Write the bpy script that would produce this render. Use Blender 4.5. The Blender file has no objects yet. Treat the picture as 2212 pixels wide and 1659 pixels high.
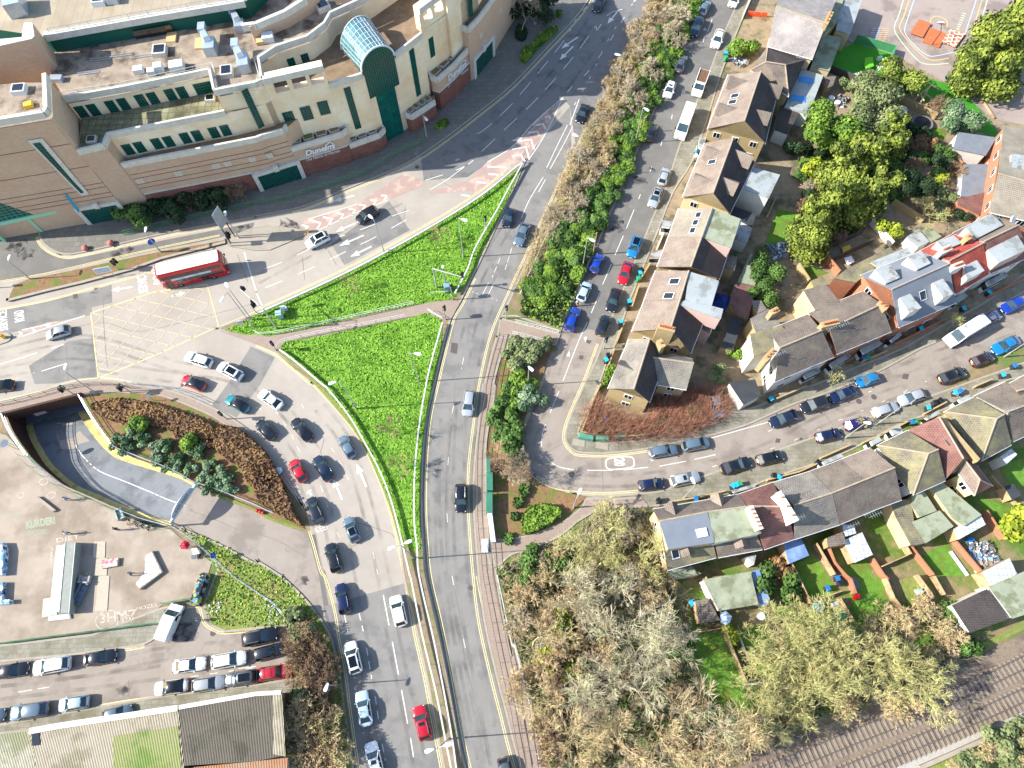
import bpy, bmesh, math, random
from mathutils import Vector, Matrix
from mathutils.geometry import tessellate_polygon
random.seed(7)
scn = bpy.context.scene
col = scn.collection
# ---------------------------------------------------------------- camera
FPX, CX, CY, HC = 1533.6, 1106.0, 829.5, 102.0      # drone camera, 24 mm equivalent, 102 m up
PIT, ROL = math.radians(22.5), math.radians(-1.1)
fw = Vector((0, math.sin(PIT), -math.cos(PIT))); up0 = Vector((0, math.cos(PIT), math.sin(PIT))); rt0 = Vector((1, 0, 0))
rt = rt0*math.cos(ROL)+up0*math.sin(ROL); up = up0*math.cos(ROL)-rt0*math.sin(ROL)
cd = bpy.data.cameras.new('camera'); cam = bpy.data.objects.new('camera', cd); col.objects.link(cam)
m = Matrix((rt, up, -fw)).transposed().to_4x4(); m.translation = Vector((0, 0, HC)); cam.matrix_world = m
cd.sensor_width = 36; cd.lens = 36*FPX/2212; cd.clip_start = 1; cd.clip_end = 3000
scn.camera = cam
# ---------------------------------------------------------------- sky and sun
SUN_EL = math.radians(34); SUN_DIR = math.radians(183)          # the sun stands to the left of the picture
w = bpy.data.worlds.new('World'); scn.world = w; w.use_nodes = True
nt = w.node_tree; bg = nt.nodes['Background']; sky = nt.nodes.new('ShaderNodeTexSky')
sky.sky_type = 'NISHITA'; sky.sun_disc = False; sky.sun_elevation = SUN_EL; sky.sun_rotation = math.radians(90)-SUN_DIR
nt.links.new(sky.outputs[0], bg.inputs[0]); bg.inputs[1].default_value = 0.15
sd = bpy.data.lights.new('sun', 'SUN'); sd.energy = 5.0; sd.angle = math.radians(0.5); sd.color = (1, 0.955, 0.88)
so = bpy.data.objects.new('sun', sd); col.objects.link(so)
sv = Vector((math.cos(SUN_DIR)*math.cos(SUN_EL), math.sin(SUN_DIR)*math.cos(SUN_EL), math.sin(SUN_EL)))
so.rotation_euler = sv.to_track_quat('Z', 'Y').to_euler(); so.location = (-60, 0, 80)
vs = scn.view_settings; vs.view_transform = 'Standard'; vs.look = 'None'; vs.gamma = 1; vs.exposure = 1.15
scn.cycles.max_bounces = 5; scn.cycles.transparent_max_bounces = 6
# ---------------------------------------------------------------- plan survey: aerial pixels to ground points
def at(u, v, h=0.0):
    d = fw*FPX+rt*(u-CX)-up*(v-CY); t = (h-HC)/d.z
    return Vector((d.x*t, d.y*t, h))
def px(s):
    o = []; i = j = 0; full = True
    for k in s.split():
        if k == 'f:': full = True; continue
        if k == 's:': full = 2; continue
        if k.endswith(':'): i, j = int(k[0]), int(k[1]); full = False; continue
        x, y = [float(q) for q in k.split(',')]
        o.append((x/1.82278, y/1.82278) if full == 2 else (x, y) if full else (553*i+x/4, 414.75*j+y/4))
    return o
def W(s, h=0.0): return [at(u, v, h) for u, v in px(s)]
def W1(s, h=0.0): return W(s, h)[0]
def hgt(b, t):                                        # height of a vertical thing from its foot and its top
    g = W1(t); return HC*(1-b.xy.length/g.xy.length)
def sm(p, n=5, closed=False):
    o = []; L = len(p)
    rng = L if closed else L-1
    g = (lambda i: p[i % L]) if closed else (lambda i: p[max(0, min(L-1, i))])
    for i in range(rng):
        a, b, c, d = g(i-1), g(i), g(i+1), g(i+2)
        for k in range(n):
            t = k/n
            o.append(0.5*((2*b)+(c-a)*t+(2*a-5*b+4*c-d)*t*t+(3*b-a-3*c+d)*t**3))
    if not closed: o.append(p[-1].copy())
    return o
def area(p): return 0.5*sum(p[i].x*p[(i+1) % len(p)].y-p[(i+1) % len(p)].x*p[i].y for i in range(len(p)))
def inpoly(x, y, p):
    c = False; j = len(p)-1
    for i in range(len(p)):
        if (p[i].y > y) != (p[j].y > y) and x < (p[j].x-p[i].x)*(y-p[i].y)/(p[j].y-p[i].y)+p[i].x: c = not c
        j = i
    return c
def zset(p, z): return [Vector((q.x, q.y, z)) for q in p]
def resample(p, d):
    o = [p[0].copy()]; acc = 0.0; dirs = []
    for a, b in zip(p, p[1:]):
        L = (b-a).length
        if L < 1e-6: continue
        t = d-acc
        while t <= L:
            o.append(a+(b-a)*(t/L)); t += d
        acc = (acc+L) % d
    return o
def normals(p):
    o = []
    for i in range(len(p)):
        a = p[max(0, i-1)]; b = p[min(len(p)-1, i+1)]
        t = Vector((b.x-a.x, b.y-a.y, 0)); t.normalize(); o.append(Vector((-t.y, t.x, 0)))
    return o
def off(p, d): return [q+n*d for q, n in zip(p, normals(p))]
# ---------------------------------------------------------------- mesh builder
class MB:
    def __init__(s): s.v = []; s.f = []; s.m = []
    def face(s, pts, m=0):
        b = len(s.v); s.v += [Vector(p) for p in pts]; s.f.append(tuple(range(b, b+len(pts)))); s.m.append(m); return s
    def poly(s, pts, z=None, m=0, holes=(), flip=False):
        loops = [[Vector((q.x, q.y, 0)) for q in pts]]+[[Vector((q.x, q.y, 0)) for q in h] for h in holes]
        flat = [q for l in [pts]+list(holes) for q in l]
        b = len(s.v); s.v += [Vector((q.x, q.y, q.z if z is None else z)) for q in flat]
        for t in tessellate_polygon(loops):
            a, c, d = [flat[i] for i in t]
            cr = (c.x-a.x)*(d.y-a.y)-(c.y-a.y)*(d.x-a.x)
            if abs(cr) < 1e-9: continue
            if (cr < 0) != flip: t = t[::-1]
            s.f.append(tuple(b+i for i in t)); s.m.append(m)
        return s
    def prism(s, pts, z0, z1, ms=0, mt=None, bottom=False):
        if area(pts) < 0: pts = pts[::-1]
        for i in range(len(pts)):
            a, b = pts[i], pts[(i+1) % len(pts)]
            s.face([(a.x, a.y, z0), (b.x, b.y, z0), (b.x, b.y, z1), (a.x, a.y, z1)], ms)
        s.poly(pts, z1, ms if mt is None else mt)
        if bottom: s.poly(pts, z0, ms, flip=True)
        return s
    def box(s, c, d, rz=0.0, m=0, taper=1.0):
        c = Vector(c); hx, hy, hz = d[0]/2, d[1]/2, d[2]/2; R = Matrix.Rotation(rz, 3, 'Z'); P = []
        for z, k in ((-hz, 1), (hz, taper)):
            for x, y in ((-1, -1), (1, -1), (1, 1), (-1, 1)): P.append(c+R @ Vector((x*hx*k, y*hy*k, z)))
        b = len(s.v); s.v += P
        for q in ((0, 3, 2, 1), (4, 5, 6, 7), (0, 1, 5, 4), (1, 2, 6, 5), (2, 3, 7, 6), (3, 0, 4, 7)):
            s.f.append(tuple(b+i for i in q)); s.m.append(m)
        return s
    def tube(s, p, q, r0, r1=None, n=6, m=0, cap=True):
        p, q = Vector(p), Vector(q); r1 = r0 if r1 is None else r1; d = (q-p)
        if d.length < 1e-6: return s
        d.normalize(); a = d.orthogonal().normalized(); c = d.cross(a); b = len(s.v)
        for o, r in ((p, r0), (q, r1)):
            for k in range(n):
                t = 2*math.pi*k/n; s.v.append(o+(a*math.cos(t)+c*math.sin(t))*r)
        for k in range(n):
            s.f.append((b+k, b+(k+1) % n, b+n+(k+1) % n, b+n+k)); s.m.append(m)
        if cap:
            s.f.append(tuple(b+n+k for k in range(n))); s.m.append(m)
            s.f.append(tuple(b+k for k in reversed(range(n)))); s.m.append(m)
        return s
    def path(s, pts, r, n=6, m=0):
        for a, b in zip(pts, pts[1:]): s.tube(a, b, r, r, n, m)
        return s
    def strip(s, p, o, w, z, m=0):
        a = off(p, o-w/2); b = off(p, o+w/2)
        for i in range(len(p)-1):
            s.face([(a[i].x, a[i].y, z+a[i].z), (a[i+1].x, a[i+1].y, z+a[i+1].z), (b[i+1].x, b[i+1].y, z+b[i+1].z), (b[i].x, b[i].y, z+b[i].z)], m)
        return s
    def dash(s, p, o, w, z, on, gap, m=0):
        q = resample(p, 0.25); per = on+gap; seg = []
        for i, c in enumerate(q):
            if (i*0.25) % per < on: seg.append(c)
            else:
                if len(seg) > 1: s.strip(seg, o, w, z, m)
                seg = []
        if len(seg) > 1: s.strip(seg, o, w, z, m)
        return s
    def wall(s, p, o, w, z0, z1, m=0, mt=None):
        a = off(p, o-w/2); b = off(p, o+w/2); mt = m if mt is None else mt
        for i in range(len(p)-1):
            A, B, Cc, D = a[i], a[i+1], b[i+1], b[i]
            f = lambda q, z: (q.x, q.y, z)
            s.face([f(A, z0), f(B, z0), f(B, z1), f(A, z1)], m); s.face([f(Cc, z0), f(D, z0), f(D, z1), f(Cc, z1)], m)
            s.face([f(A, z1), f(B, z1), f(Cc, z1), f(D, z1)], mt)
        for k, sg in ((0, 0), (-1, 1)):
            A, D = a[k], b[k]
            q = [(A.x, A.y, z0), (A.x, A.y, z1), (D.x, D.y, z1), (D.x, D.y, z0)]
            s.face(q[::-1] if sg else q, m)
        return s
    def ball(s, c, r, n=8, k=5, m=0, sq=(1, 1, 1)):
        c = Vector(c); b = len(s.v)
        for i in range(k+1):
            ph = math.pi*i/k
            for j in range(n):
                t = 2*math.pi*j/n; s.v.append(c+Vector((math.sin(ph)*math.cos(t)*sq[0], math.sin(ph)*math.sin(t)*sq[1], math.cos(ph)*sq[2]))*r)
        for i in range(k):
            for j in range(n):
                s.f.append((b+i*n+j, b+(i+1)*n+j, b+(i+1)*n+(j+1) % n, b+i*n+(j+1) % n)); s.m.append(m)
        return s
    def add(s, o, M=None, m=0):
        b = len(s.v); s.v += [(M @ v if M else v.copy()) for v in o.v]; s.f += [tuple(b+i for i in f) for f in o.f]; s.m += [k+m for k in o.m]; return s
    def mesh(s, name, mats, org=None, smooth=False, uv=True):
        me = bpy.data.meshes.new(name); o = Vector(org) if org is not None else Vector((0, 0, 0))
        me.from_pydata([tuple(v-o) for v in s.v], [], s.f)
        for mt in (mats if isinstance(mats, (list, tuple)) else [mats]): me.materials.append(mt)
        if len(me.polygons) == len(s.m): me.polygons.foreach_set('material_index', s.m)
        if smooth: me.polygons.foreach_set('use_smooth', [True]*len(me.polygons))
        if uv:
            l = me.uv_layers.new(name='UVMap'); data = [0.0]*(2*len(me.loops)); Z = Vector((0, 0, 1))
            for p in me.polygons:
                n = p.normal
                if abs(n.z) > 0.995: u, v = Vector((1, 0, 0)), Vector((0, 1, 0))
                else: u = Z.cross(n).normalized(); v = n.cross(u)
                for li in p.loop_indices:
                    c = s.v[me.loops[li].vertex_index]; data[2*li] = c.dot(u); data[2*li+1] = c.dot(v)
            l.data.foreach_set('uv', data)
        return me
    def build(s, name, mats, parent=None, smooth=False, uv=True, org=None):
        if parent is not None: org = wloc(parent)
        elif org is None: org = (0, 0, 0)
        o = bpy.data.objects.new(name, s.mesh(name, mats, org, smooth, uv)); col.objects.link(o)
        if parent: o.parent = parent
        else: o.location = org
        return o
def wloc(o):
    l = Vector((0, 0, 0))
    while o: l += o.location; o = o.parent
    return l
def tag(o, label=None, cat=None, group=None, kind=None):
    if label: o['label'] = label
    if cat: o['category'] = cat
    if group: o['group'] = group
    if kind: o['kind'] = kind
    return o
def empty(name, loc, label, cat, group=None, rz=0):
    o = bpy.data.objects.new(name, None); col.objects.link(o); o.location = loc; o.rotation_euler.z = rz; o.empty_display_size = 0.3
    return tag(o, label, cat, group)
def struct(name, mb, mats, **k):
    o = mb.build(name, mats, **k); o['kind'] = 'structure'; return o
def kids(o): return [c for c in bpy.data.objects if c.parent == o]
def copy_tree(o, parent=None, ch=None):
    c = o.copy(); col.objects.link(c); c.parent = parent
    for k in kids(o): copy_tree(k, c)
    return c
# ---------------------------------------------------------------- materials
MATS = {}
def hexc(c):
    if isinstance(c, str):
        v = [int(c[i:i+2], 16)/255 for i in (0, 2, 4)]; return tuple((x/12.92 if x <= .04045 else ((x+.055)/1.055)**2.4) for x in v)+(1,)
    return tuple(c)+(1,)
def mat(name, c1, c2=None, sc=1.0, rough=0.85, det=6, bump=0.0, bsc=None, metal=0.0, c3=None, sc3=0.15, uv=False, spec=0.3, thr=(0.3, 0.7), thr3=(0.5, 0.62), coat=0.0, alpha=None):
    if name in MATS: return MATS[name]
    m = bpy.data.materials.new(name); m.use_nodes = True; N = m.node_tree.nodes; L = m.node_tree.links; b = N['Principled BSDF']
    b.inputs['Roughness'].default_value = rough; b.inputs['Metallic'].default_value = metal; b.inputs['Specular IOR Level'].default_value = spec
    if coat: b.inputs['Coat Weight'].default_value = coat; b.inputs['Coat Roughness'].default_value = 0.05
    tc = N.new('ShaderNodeTexCoord')
    if uv: co = tc.outputs['UV']
    else: g = N.new('ShaderNodeNewGeometry'); co = g.outputs['Position']
    def noise(s, d=det):
        n = N.new('ShaderNodeTexNoise'); n.inputs['Scale'].default_value = s; n.inputs['Detail'].default_value = d; n.inputs['Roughness'].default_value = 0.65; L.new(co, n.inputs['Vector']); return n
    def ramp(n, a, c):
        r = N.new('ShaderNodeMapRange'); r.inputs[1].default_value = a; r.inputs[2].default_value = c; L.new(n.outputs[0], r.inputs[0]); return r
    def mix(f, a, c):
        x = N.new('ShaderNodeMix'); x.data_type = 'RGBA'; L.new(f.outputs[0], x.inputs[0])
        for k, q in ((6, a), (7, c)):
            if isinstance(q, tuple): x.inputs[k].default_value = q
            else: L.new(q, x.inputs[k])
        return x.outputs[2]
    cc = hexc(c1)
    if c2: cc = mix(ramp(noise(sc), *thr), hexc(c1), hexc(c2))
    if c3: cc = mix(ramp(noise(sc3, 4), *thr3), cc, hexc(c3))
    if isinstance(cc, tuple): b.inputs['Base Color'].default_value = cc
    else: L.new(cc, b.inputs['Base Color'])
    m['tail'] = 0
    if bump:
        bn = noise(bsc or sc*4); bb = N.new('ShaderNodeBump'); bb.inputs['Strength'].default_value = min(1, bump); bb.inputs['Distance'].default_value = 0.1*max(1, bump); L.new(bn.outputs[0], bb.inputs['Height']); L.new(bb.outputs[0], b.inputs['Normal'])
    MATS[name] = m; return m
def brickmat(name, c1, c2, mortar, bw, bh, ms=0.02, rough=0.85, bump=0.4, offs=0.5, dirt=None, dsc=0.4, noise_amt=0.35):
    if name in MATS: return MATS[name]
    m = bpy.data.materials.new(name); m.use_nodes = True; N = m.node_tree.nodes; L = m.node_tree.links; b = N['Principled BSDF']
    b.inputs['Roughness'].default_value = rough; b.inputs['Specular IOR Level'].default_value = 0.25
    tc = N.new('ShaderNodeTexCoord'); br = N.new('ShaderNodeTexBrick'); L.new(tc.outputs['UV'], br.inputs['Vector'])
    br.offset = offs; br.inputs['Color1'].default_value = hexc(c1); br.inputs['Color2'].default_value = hexc(c2); br.inputs['Mortar'].default_value = hexc(mortar)
    br.inputs['Scale'].default_value = 1; br.inputs['Brick Width'].default_value = bw; br.inputs['Row Height'].default_value = bh; br.inputs['Mortar Size'].default_value = ms; br.inputs['Mortar Smooth'].default_value = 0.3
    g = N.new('ShaderNodeNewGeometry'); n = N.new('ShaderNodeTexNoise'); n.inputs['Scale'].default_value = dsc; n.inputs['Detail'].default_value = 8; n.inputs['Roughness'].default_value = .7; L.new(g.outputs['Position'], n.inputs['Vector'])
    r = N.new('ShaderNodeMapRange'); r.inputs[1].default_value = 0.42; r.inputs[2].default_value = 0.72; r.inputs[4].default_value = noise_amt*2; L.new(n.outputs[0], r.inputs[0])
    x = N.new('ShaderNodeMix'); x.data_type = 'RGBA'; L.new(r.outputs[0], x.inputs[0]); L.new(br.outputs['Color'], x.inputs[6]); x.inputs[7].default_value = hexc(dirt or c2)
    L.new(x.outputs[2], b.inputs['Base Color'])
    if bump:
        bb = N.new('ShaderNodeBump'); bb.inputs['Strength'].default_value = bump; bb.inputs['Distance'].default_value = 0.05; bb.invert = True; L.new(br.outputs['Fac'], bb.inputs['Height']); L.new(bb.outputs[0], b.inputs['Normal'])
    MATS[name] = m; return m
def glassmat(name, c, rough=0.08, spec=0.8):
    return mat(name, c, rough=rough, spec=spec)
# ================================================================ THE GROUND
M_soil = mat('soil', '6b5b45', '8a7a5c', 0.5, bump=.5, bsc=6, c3='5b6a35', sc3=.12, thr3=(.48, .6))
M_tan = mat('tan_road', '989086', '9f978c', 0.8, bump=.12, bsc=25, c3='8d857b', sc3=.12, thr3=(.4, .75))
M_gray = mat('gray_asphalt', '73716d', '7e7b76', 0.35, bump=.15, bsc=25, c3='6b6966', sc3=.25)
M_dark = mat('dark_asphalt', '6b6a69', '757473', 0.3, bump=.12, bsc=25, c3='636261', sc3=.3)
M_street = mat('street_asphalt', '847a70', '8f867c', 0.4, bump=.15, bsc=25, c3='786f66', sc3=.22)
M_worn = mat('worn_street', '63615d', '6e6b66', 0.35, bump=.15, bsc=25, c3='6f6c67', sc3=.35)
M_pave = brickmat('paving_slabs', '9a9184', '8d8478', '6d665c', .6, .6, .015, bump=.1, offs=0, dirt='7a7565')
M_paveg = brickmat('mossy_slabs', '8b877a', '7d7a6d', '5f5c50', .9, .6, .02, bump=.15, dirt='666250', noise_amt=.6)
M_pink = brickmat('pink_paving', '928376', '887a70', '7d6b62', .4, .4, .015, bump=.1, offs=0, dirt='8a7a6c')
M_block = brickmat('grey_block_paving', '75736c', '68665f', '504e48', 1.0, 1.0, .03, bump=.2, dirt='6d6a62', noise_amt=.5)
M_kerb = mat('kerb_stone', '8a8377', '9b9386', 1.5, bump=.2)
M_conc = mat('concrete', '8c8478', '9c9386', 0.6, bump=.15, bsc=10, c3='8b8374', sc3=.25)
M_skate = mat('skate_concrete', '918577', '9d9081', 0.35, bump=.1, bsc=8, c3='7f7263', sc3=.16, thr3=(.42, .62))
M_grass = mat('lawn_grass', '567f1e', '769f34', 2.2, bump=.8, bsc=9, c3='3d6a0c', sc3=.35, det=8, thr=(.38, .62), thr3=(.45, .7))
M_grass2 = mat('rough_grass', '5c6e2c', '858a4a', 1.6, bump=1.2, bsc=7, c3='7d7448', sc3=.3, det=8)
M_garden = mat('garden_lawn', '4a7020', '648a30', 1.2, bump=.8, bsc=9, c3='5f6a28', sc3=.25)
M_turf = mat('artificial_turf', '33781a', '3a8420', .8, bump=.2, bsc=20)
M_bed = mat('planting_bed', '6a5038', '8d6f4f', 2.0, bump=.8, bsc=8, c3='5c6b2c', sc3=.5)
M_white = mat('white_line', 'c9c7c0', 'aaa69e', 3.0, rough=.7, thr=(.5, .75))
M_whitew = mat('worn_white_line', 'd2cbc0', 'a89f94', 5.0, rough=.7, thr=(.4, .62))
M_yellow = mat('yellow_line', 'd9c487', 'b7a577', 4.0, rough=.7, thr=(.45, .7))
M_yellow2 = mat('yellow_box_line', 'dccb8e', 'b3a683', 4.0, rough=.7, thr=(.42, .65))
M_redroad = mat('pink_hatching_surface', 'a0887c', '94807a', .8, bump=.1, bsc=25, c3='b09a8c', sc3=.5)
M_yard = mat('yard_ground', '7c6d58', '94846c', 0.9, bump=.5, bsc=6, c3='5d5a45', sc3=.3)

# ramp opening (outer wall on the left, inner wall on the right), ground level
R_out = sm(W('02: 60,270 120,410 220,560 320,680 540,860 760,960 1000,1065 1250,1165 1480,1225'), 4)
R_in = sm(W('02: 700,110 760,220 860,380 960,510 1040,580 1300,680 1500,760 1600,815 1710,880'), 4)
hole = R_out+R_in[::-1]
g = MB(); g.poly([Vector(p) for p in ((-420, -260, 0), (420, -260, 0), (420, 620, 0), (-420, 620, 0))], 0, 0, [hole])
struct('ground', g, [M_soil])
# base slabs of broad areas -------------------------------------------------
def sheet(name, pts, z, m, n=0, kind='structure'):
    b = MB(); b.poly(pts, z); o = b.build(name, [m], uv=True)
    if kind: o['kind'] = kind
    return o
def slab(name, pts, h, m, kerb=True, z0=0.0, kw=.28):
    b = MB(); b.prism(pts, z0, h, 1, 0)
    if kerb:
        q = pts+[pts[0]]
        if area(pts) < 0: q = q[::-1]
        b.wall(q, kw/2, kw, z0, h+.02, 1)
    o = b.build(name, [m, M_kerb]); o['kind'] = 'structure'; return o
K = lambda s, n=5: sm(W(s), n)
# kerb lines
K_build = K('f: 1276,-6 20: 560,150 300,430 f: 1106,186 10: 1950,960 1680,1170 1360,1390 1080,1520 780,1640 11: 400,135 0,215')   # upper main road, building side
K_fore = K('01: 2212,225 1500,350 1100,440 700,530 570,545 460,512 375,450 340,385')
K_r2R = K('20: 1250,-20 1100,220 960,520 820,830 560,1320 400,1659 21: 330,150 160,520 0,870 f: 1068,722 1043,829 12: 1910,350 1870,700 1865,1000 1880,1300 1910,1659 13: 1960,400 2060,850 2150,1200 23: 0,1450 60,1659 f: 1135,1710')
K_r1L = K('02: -120,230 0,170 300,85 f: 155,825 230,820 285,829 02: 1500,60 1800,180 2000,290 12: 0,450 200,700 330,900 430,1100 480,1290 540,1600 13: 600,-40 660,300 700,560 740,750 800,1200 860,1659 f: 783,1715')
main = K_build[::1]+K_fore[1:]+W('01: 340,385 -160,385')+W('02: -160,240')+K_r1L+K_r2R[::-1]
sheet('main_road', main, .004, M_tan)
# darker and greyer resurfaced stretches
T_right = K('f: 1138,342 11: 2212,20 1960,560 1770,950 1690,1090 1610,1400 1550,1659 12: 1490,250 1460,500 1445,760 1440,1000 1450,1300 1480,1659 13: 1570,400 1660,850 1760,1400 1820,1659 f: 1022,1715')
sheet('resurfaced_link_road', T_right+[p for p in K_r2R[::-1] if p.y < W1('f: 1246,345').y]+W('20: 500,920 130,1350'), .008, M_gray)
sheet('resurfaced_upper_road', [p for p in K_build if p.x > W1('10: 1360,1390').x]+W('10: 1450,1560 1830,1530 20: 0,1270 440,845 500,920')+[p for p in K_r2R[::-1] if p.y >= W1('f: 1246,345').y], .0075, M_dark)
sheet('road_patch', W('11: 650,450 1150,80 1330,330 765,632'), .012, M_gray)
sheet('road_patch', W('f: 542,748 594,772 563,829 511,902 458,876 497,822'), .012, M_gray)
b4 = K('13: 590,262 700,560 740,750 800,1200 860,1659 f: 783,1715')
sheet('resurfaced_road', b4+K('f: 975,1715 13: 1620,1659 1520,1150 1470,880 1380,480 1285,62'), .012, M_gray)
sheet('road_patch', W('01: 0,1030 780,860 960,800 960,960 780,1000 800,1060 500,1120 0,1240'), .011, M_gray)
sheet('road_patch', W('01: 250,1500 590,1290 800,1260 850,1600 690,1610 480,1655 300,1659'), .011, M_gray)
sheet('service_road', K('01: 2200,262 1500,400 1100,480 700,565 560,578 430,530 340,450 300,380')+W('01: -160,380 -160,790 0,780 400,720 960,600 1400,500 1900,395 2180,320'), .010, M_worn)
# forecourt of the store
slab('forecourt_paving', K_fore+W('01: 340,385 300,180 600,100')+K('f: 265,445 400,410 560,385 653,370 835,300 890,268 1022,158 1065,100 1150,-10 1276,-6')+K_build[1:], .12, M_block)
sheet('store_apron', W('f: 85,470 300,440 560,380 653,365 835,295 890,262 1022,150 1065,95 1160,-20 1000,-10 960,80 850,200 600,300 300,380 60,430'), .113, M_block)
# concrete islands
slab('traffic_island', W('01: 1950,402 2190,310 11: 100,290 430,330 430,372 300,430 120,505 0,508 01: 2150,500 1975,470'), .12, M_conc)
slab('planter_island', W('01: 60,945 85,880 130,800 250,745 620,672 960,597 1400,505 1945,408 1955,450 1400,590 1150,682 700,800 400,870 90,950'), .35, M_bed, kw=.45)
slab('centre_island', K('01: -60,1240 0,1222 70,1220 105,1250 80,1290 0,1320 -60,1330', 3), .14, M_conc)
# grass triangle, two lawns and a path between
T_left = K('f: 1138,342 20: 0,1450 11: 1960,0 1620,220 1110,510 640,750 0,1040')
tri_up = T_left+W('11: 0,1060')+K('01: 2212,1045 1900,1175 1890,1195 2000,1230 2212,1318', 3)+W('11: 130,1310 160,1265')+K('11: 520,1215 950,1110 1400,1010 1620,960 1700,965', 3)+T_right[:22][::-1]
slab('traffic_triangle', [p for p in T_left]+K('11: 0,1045 01: 1895,1168 1885,1190 11: 0,1312 160,1385 300,1500 480,1659 12: 510,0 830,350 960,560 1060,780 1150,1020 1230,1330 13: 1270,0 1380,480 1470,880 1520,1150 1620,1659 f: 975,1715')+K('f: 1022,1715 13: 1820,1659 1760,1400 1660,850 1570,400 12: 1480,1659 1450,1300 1440,1000 1445,760 1460,500 1490,250 11: 1550,1659 1610,1400 1690,1090 1770,950 1960,560 2212,20'), .10, mat('median_dirt', '8a7a68', '76684f', 1.2, bump=.4, bsc=8, c3='6a7040', sc3=.4))
sheet('triangle_path', W('01: 1900,1205 11: 0,1318 160,1385 240,1310')+K('11: 550,1250 950,1165 1280,1100 1480,1045', 3)+W('11: 1600,1105 1690,1095 1765,955 1720,945')+K('11: 1620,940 1370,980 950,1065 520,1170', 3)+W('11: 100,1250 0,1235 01: 2120,1240'), .125, M_pink)
upper_lawn = T_left[3:]
UL = W('f: 1132,350 1112,372')+K('11: 1940,40 1620,245 1110,535 640,775 0,1065 01: 1960,1190', 4)+W('01: 2120,1240 11: 0,1235 100,1250')+K('11: 520,1170 950,1065 1370,980 1620,940 1710,925', 4)+K('11: 1840,770 1940,560 2100,220 2190,30', 4)
LL = W('11: 210,1380 240,1300')+K('11: 550,1250 950,1165 1280,1100 1480,1045', 4)+W('11: 1600,1105 1610,1160')+K('11: 1600,1330 1530,1659 12: 1440,500 1420,900 1415,1100 1425,1440', 4)+K('12: 1330,1450 1240,1250 1150,1000 1050,760 950,540 850,350 700,170 590,30 11: 480,1590 300,1450', 4)
for P_, nm in ((UL, 'upper_lawn'), (LL, 'lower_lawn')):
    b = MB(); b.poly(P_, .14); struct(nm, b, [M_grass])
# narrow verge on the left curve
b = MB(); b.poly(K('11: 190,1400 400,1560 12: 540,0 830,320 980,560 1080,780 1170,1020 1290,1420 1250,1380 1140,1020 1040,770 940,560 790,330 500,0 11: 330,1530', 4), .135); struct('road_verge', b, [M_grass2])
# pavements round the ramp
slab('footway', K_r1L[:61]+W('02: 2212,530')+K('02: 1900,330 1780,260 1400,110 1100,80 760,90', 4)+W('02: 690,95 50,262 0,240 -120,300'), .12, M_pink)
RY = K('02: 760,90 1100,80 1400,110 1780,260 1930,345 2212,520 12: 100,760 200,960 300,1150 420,1240 300,1215 100,1140', 3)
ramp_bed = RY+W('02: 2212,1065 1720,875')+R_in[::-1][2:]
slab('ramp_planting_bed', ramp_bed, .16, M_bed, kerb=False)
slab('ramp_verge', K('02: 1740,895 2212,1078 12: 100,1140 300,1215 430,1255 300,1240 100,1170 02: 2212,1110 1900,985', 3), .17, M_grass2, kerb=False)
# exit road of the ramp and the lane it joins
sheet('ramp_exit_road', W('02: 1480,1225 1710,880')+K('02: 1760,905 2212,1110 12: 100,1165 300,1245 470,1290', 3)+W('12: 560,1500 13: 620,100 700,500')+K('13: 700,640 650,500 550,330 400,150 240,0 12: 230,1659 0,1510 02: 2212,1540 1900,1375 1700,1280', 3), .0065, M_street)
b = MB(); b.poly(W('12: 450,1300 510,1300 13: 650,360 720,650 700,650 600,360 12: 540,1640'), .0115); struct('gutter', b, [M_worn])
# skate plaza
slab('skate_plaza', W('02: -60,430 60,440 130,520')+K('02: 200,600 320,720 540,890 760,990 1000,1100 1250,1200 1480,1260', 3)+W('02: 1560,1330 1830,1540 03: 1740,190 1400,250 1350,300 800,490 0,585 -60,590'), .06, M_skate, kerb=False)
slab('plaza_footway', W('03: -60,600 800,500 1400,270 1560,250 1400,440')+K('03: 1375,520 1250,595 1060,630 600,690 0,745 -60,750', 3), .12, M_paveg)
sheet('car_park_road', W('03: -60,740 0,735 1250,590 1370,520 1440,300 1580,250 1760,270 1800,400 1950,500 2212,480 13: 330,420 330,900 0,1000 03: 1540,1100 850,1290 -60,1420'), .005, M_street)
slab('car_park_footway', W('03: -60,1290 0,1275 500,1185 850,1120 1350,1035 2212,930 13: 330,880 330,1010 0,1040 03: 1560,1150 500,1310 0,1370 -60,1380'), .11, M_paveg)
slab('roadside_verge', K('02: 1560,1240 1900,1380 2212,1545 12: 0,1515 230,1659 13: 240,10 400,160 550,340 650,510 690,640 730,800 780,1200 850,1620', 3)+W('f: 760,1715 700,1715 13: 330,1659 300,1000 330,430 03: 2212,460 1950,490 1830,440 1780,330 1760,250 02: 1880,1600 1840,1530'), .13, M_grass2, kw=.3)
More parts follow.
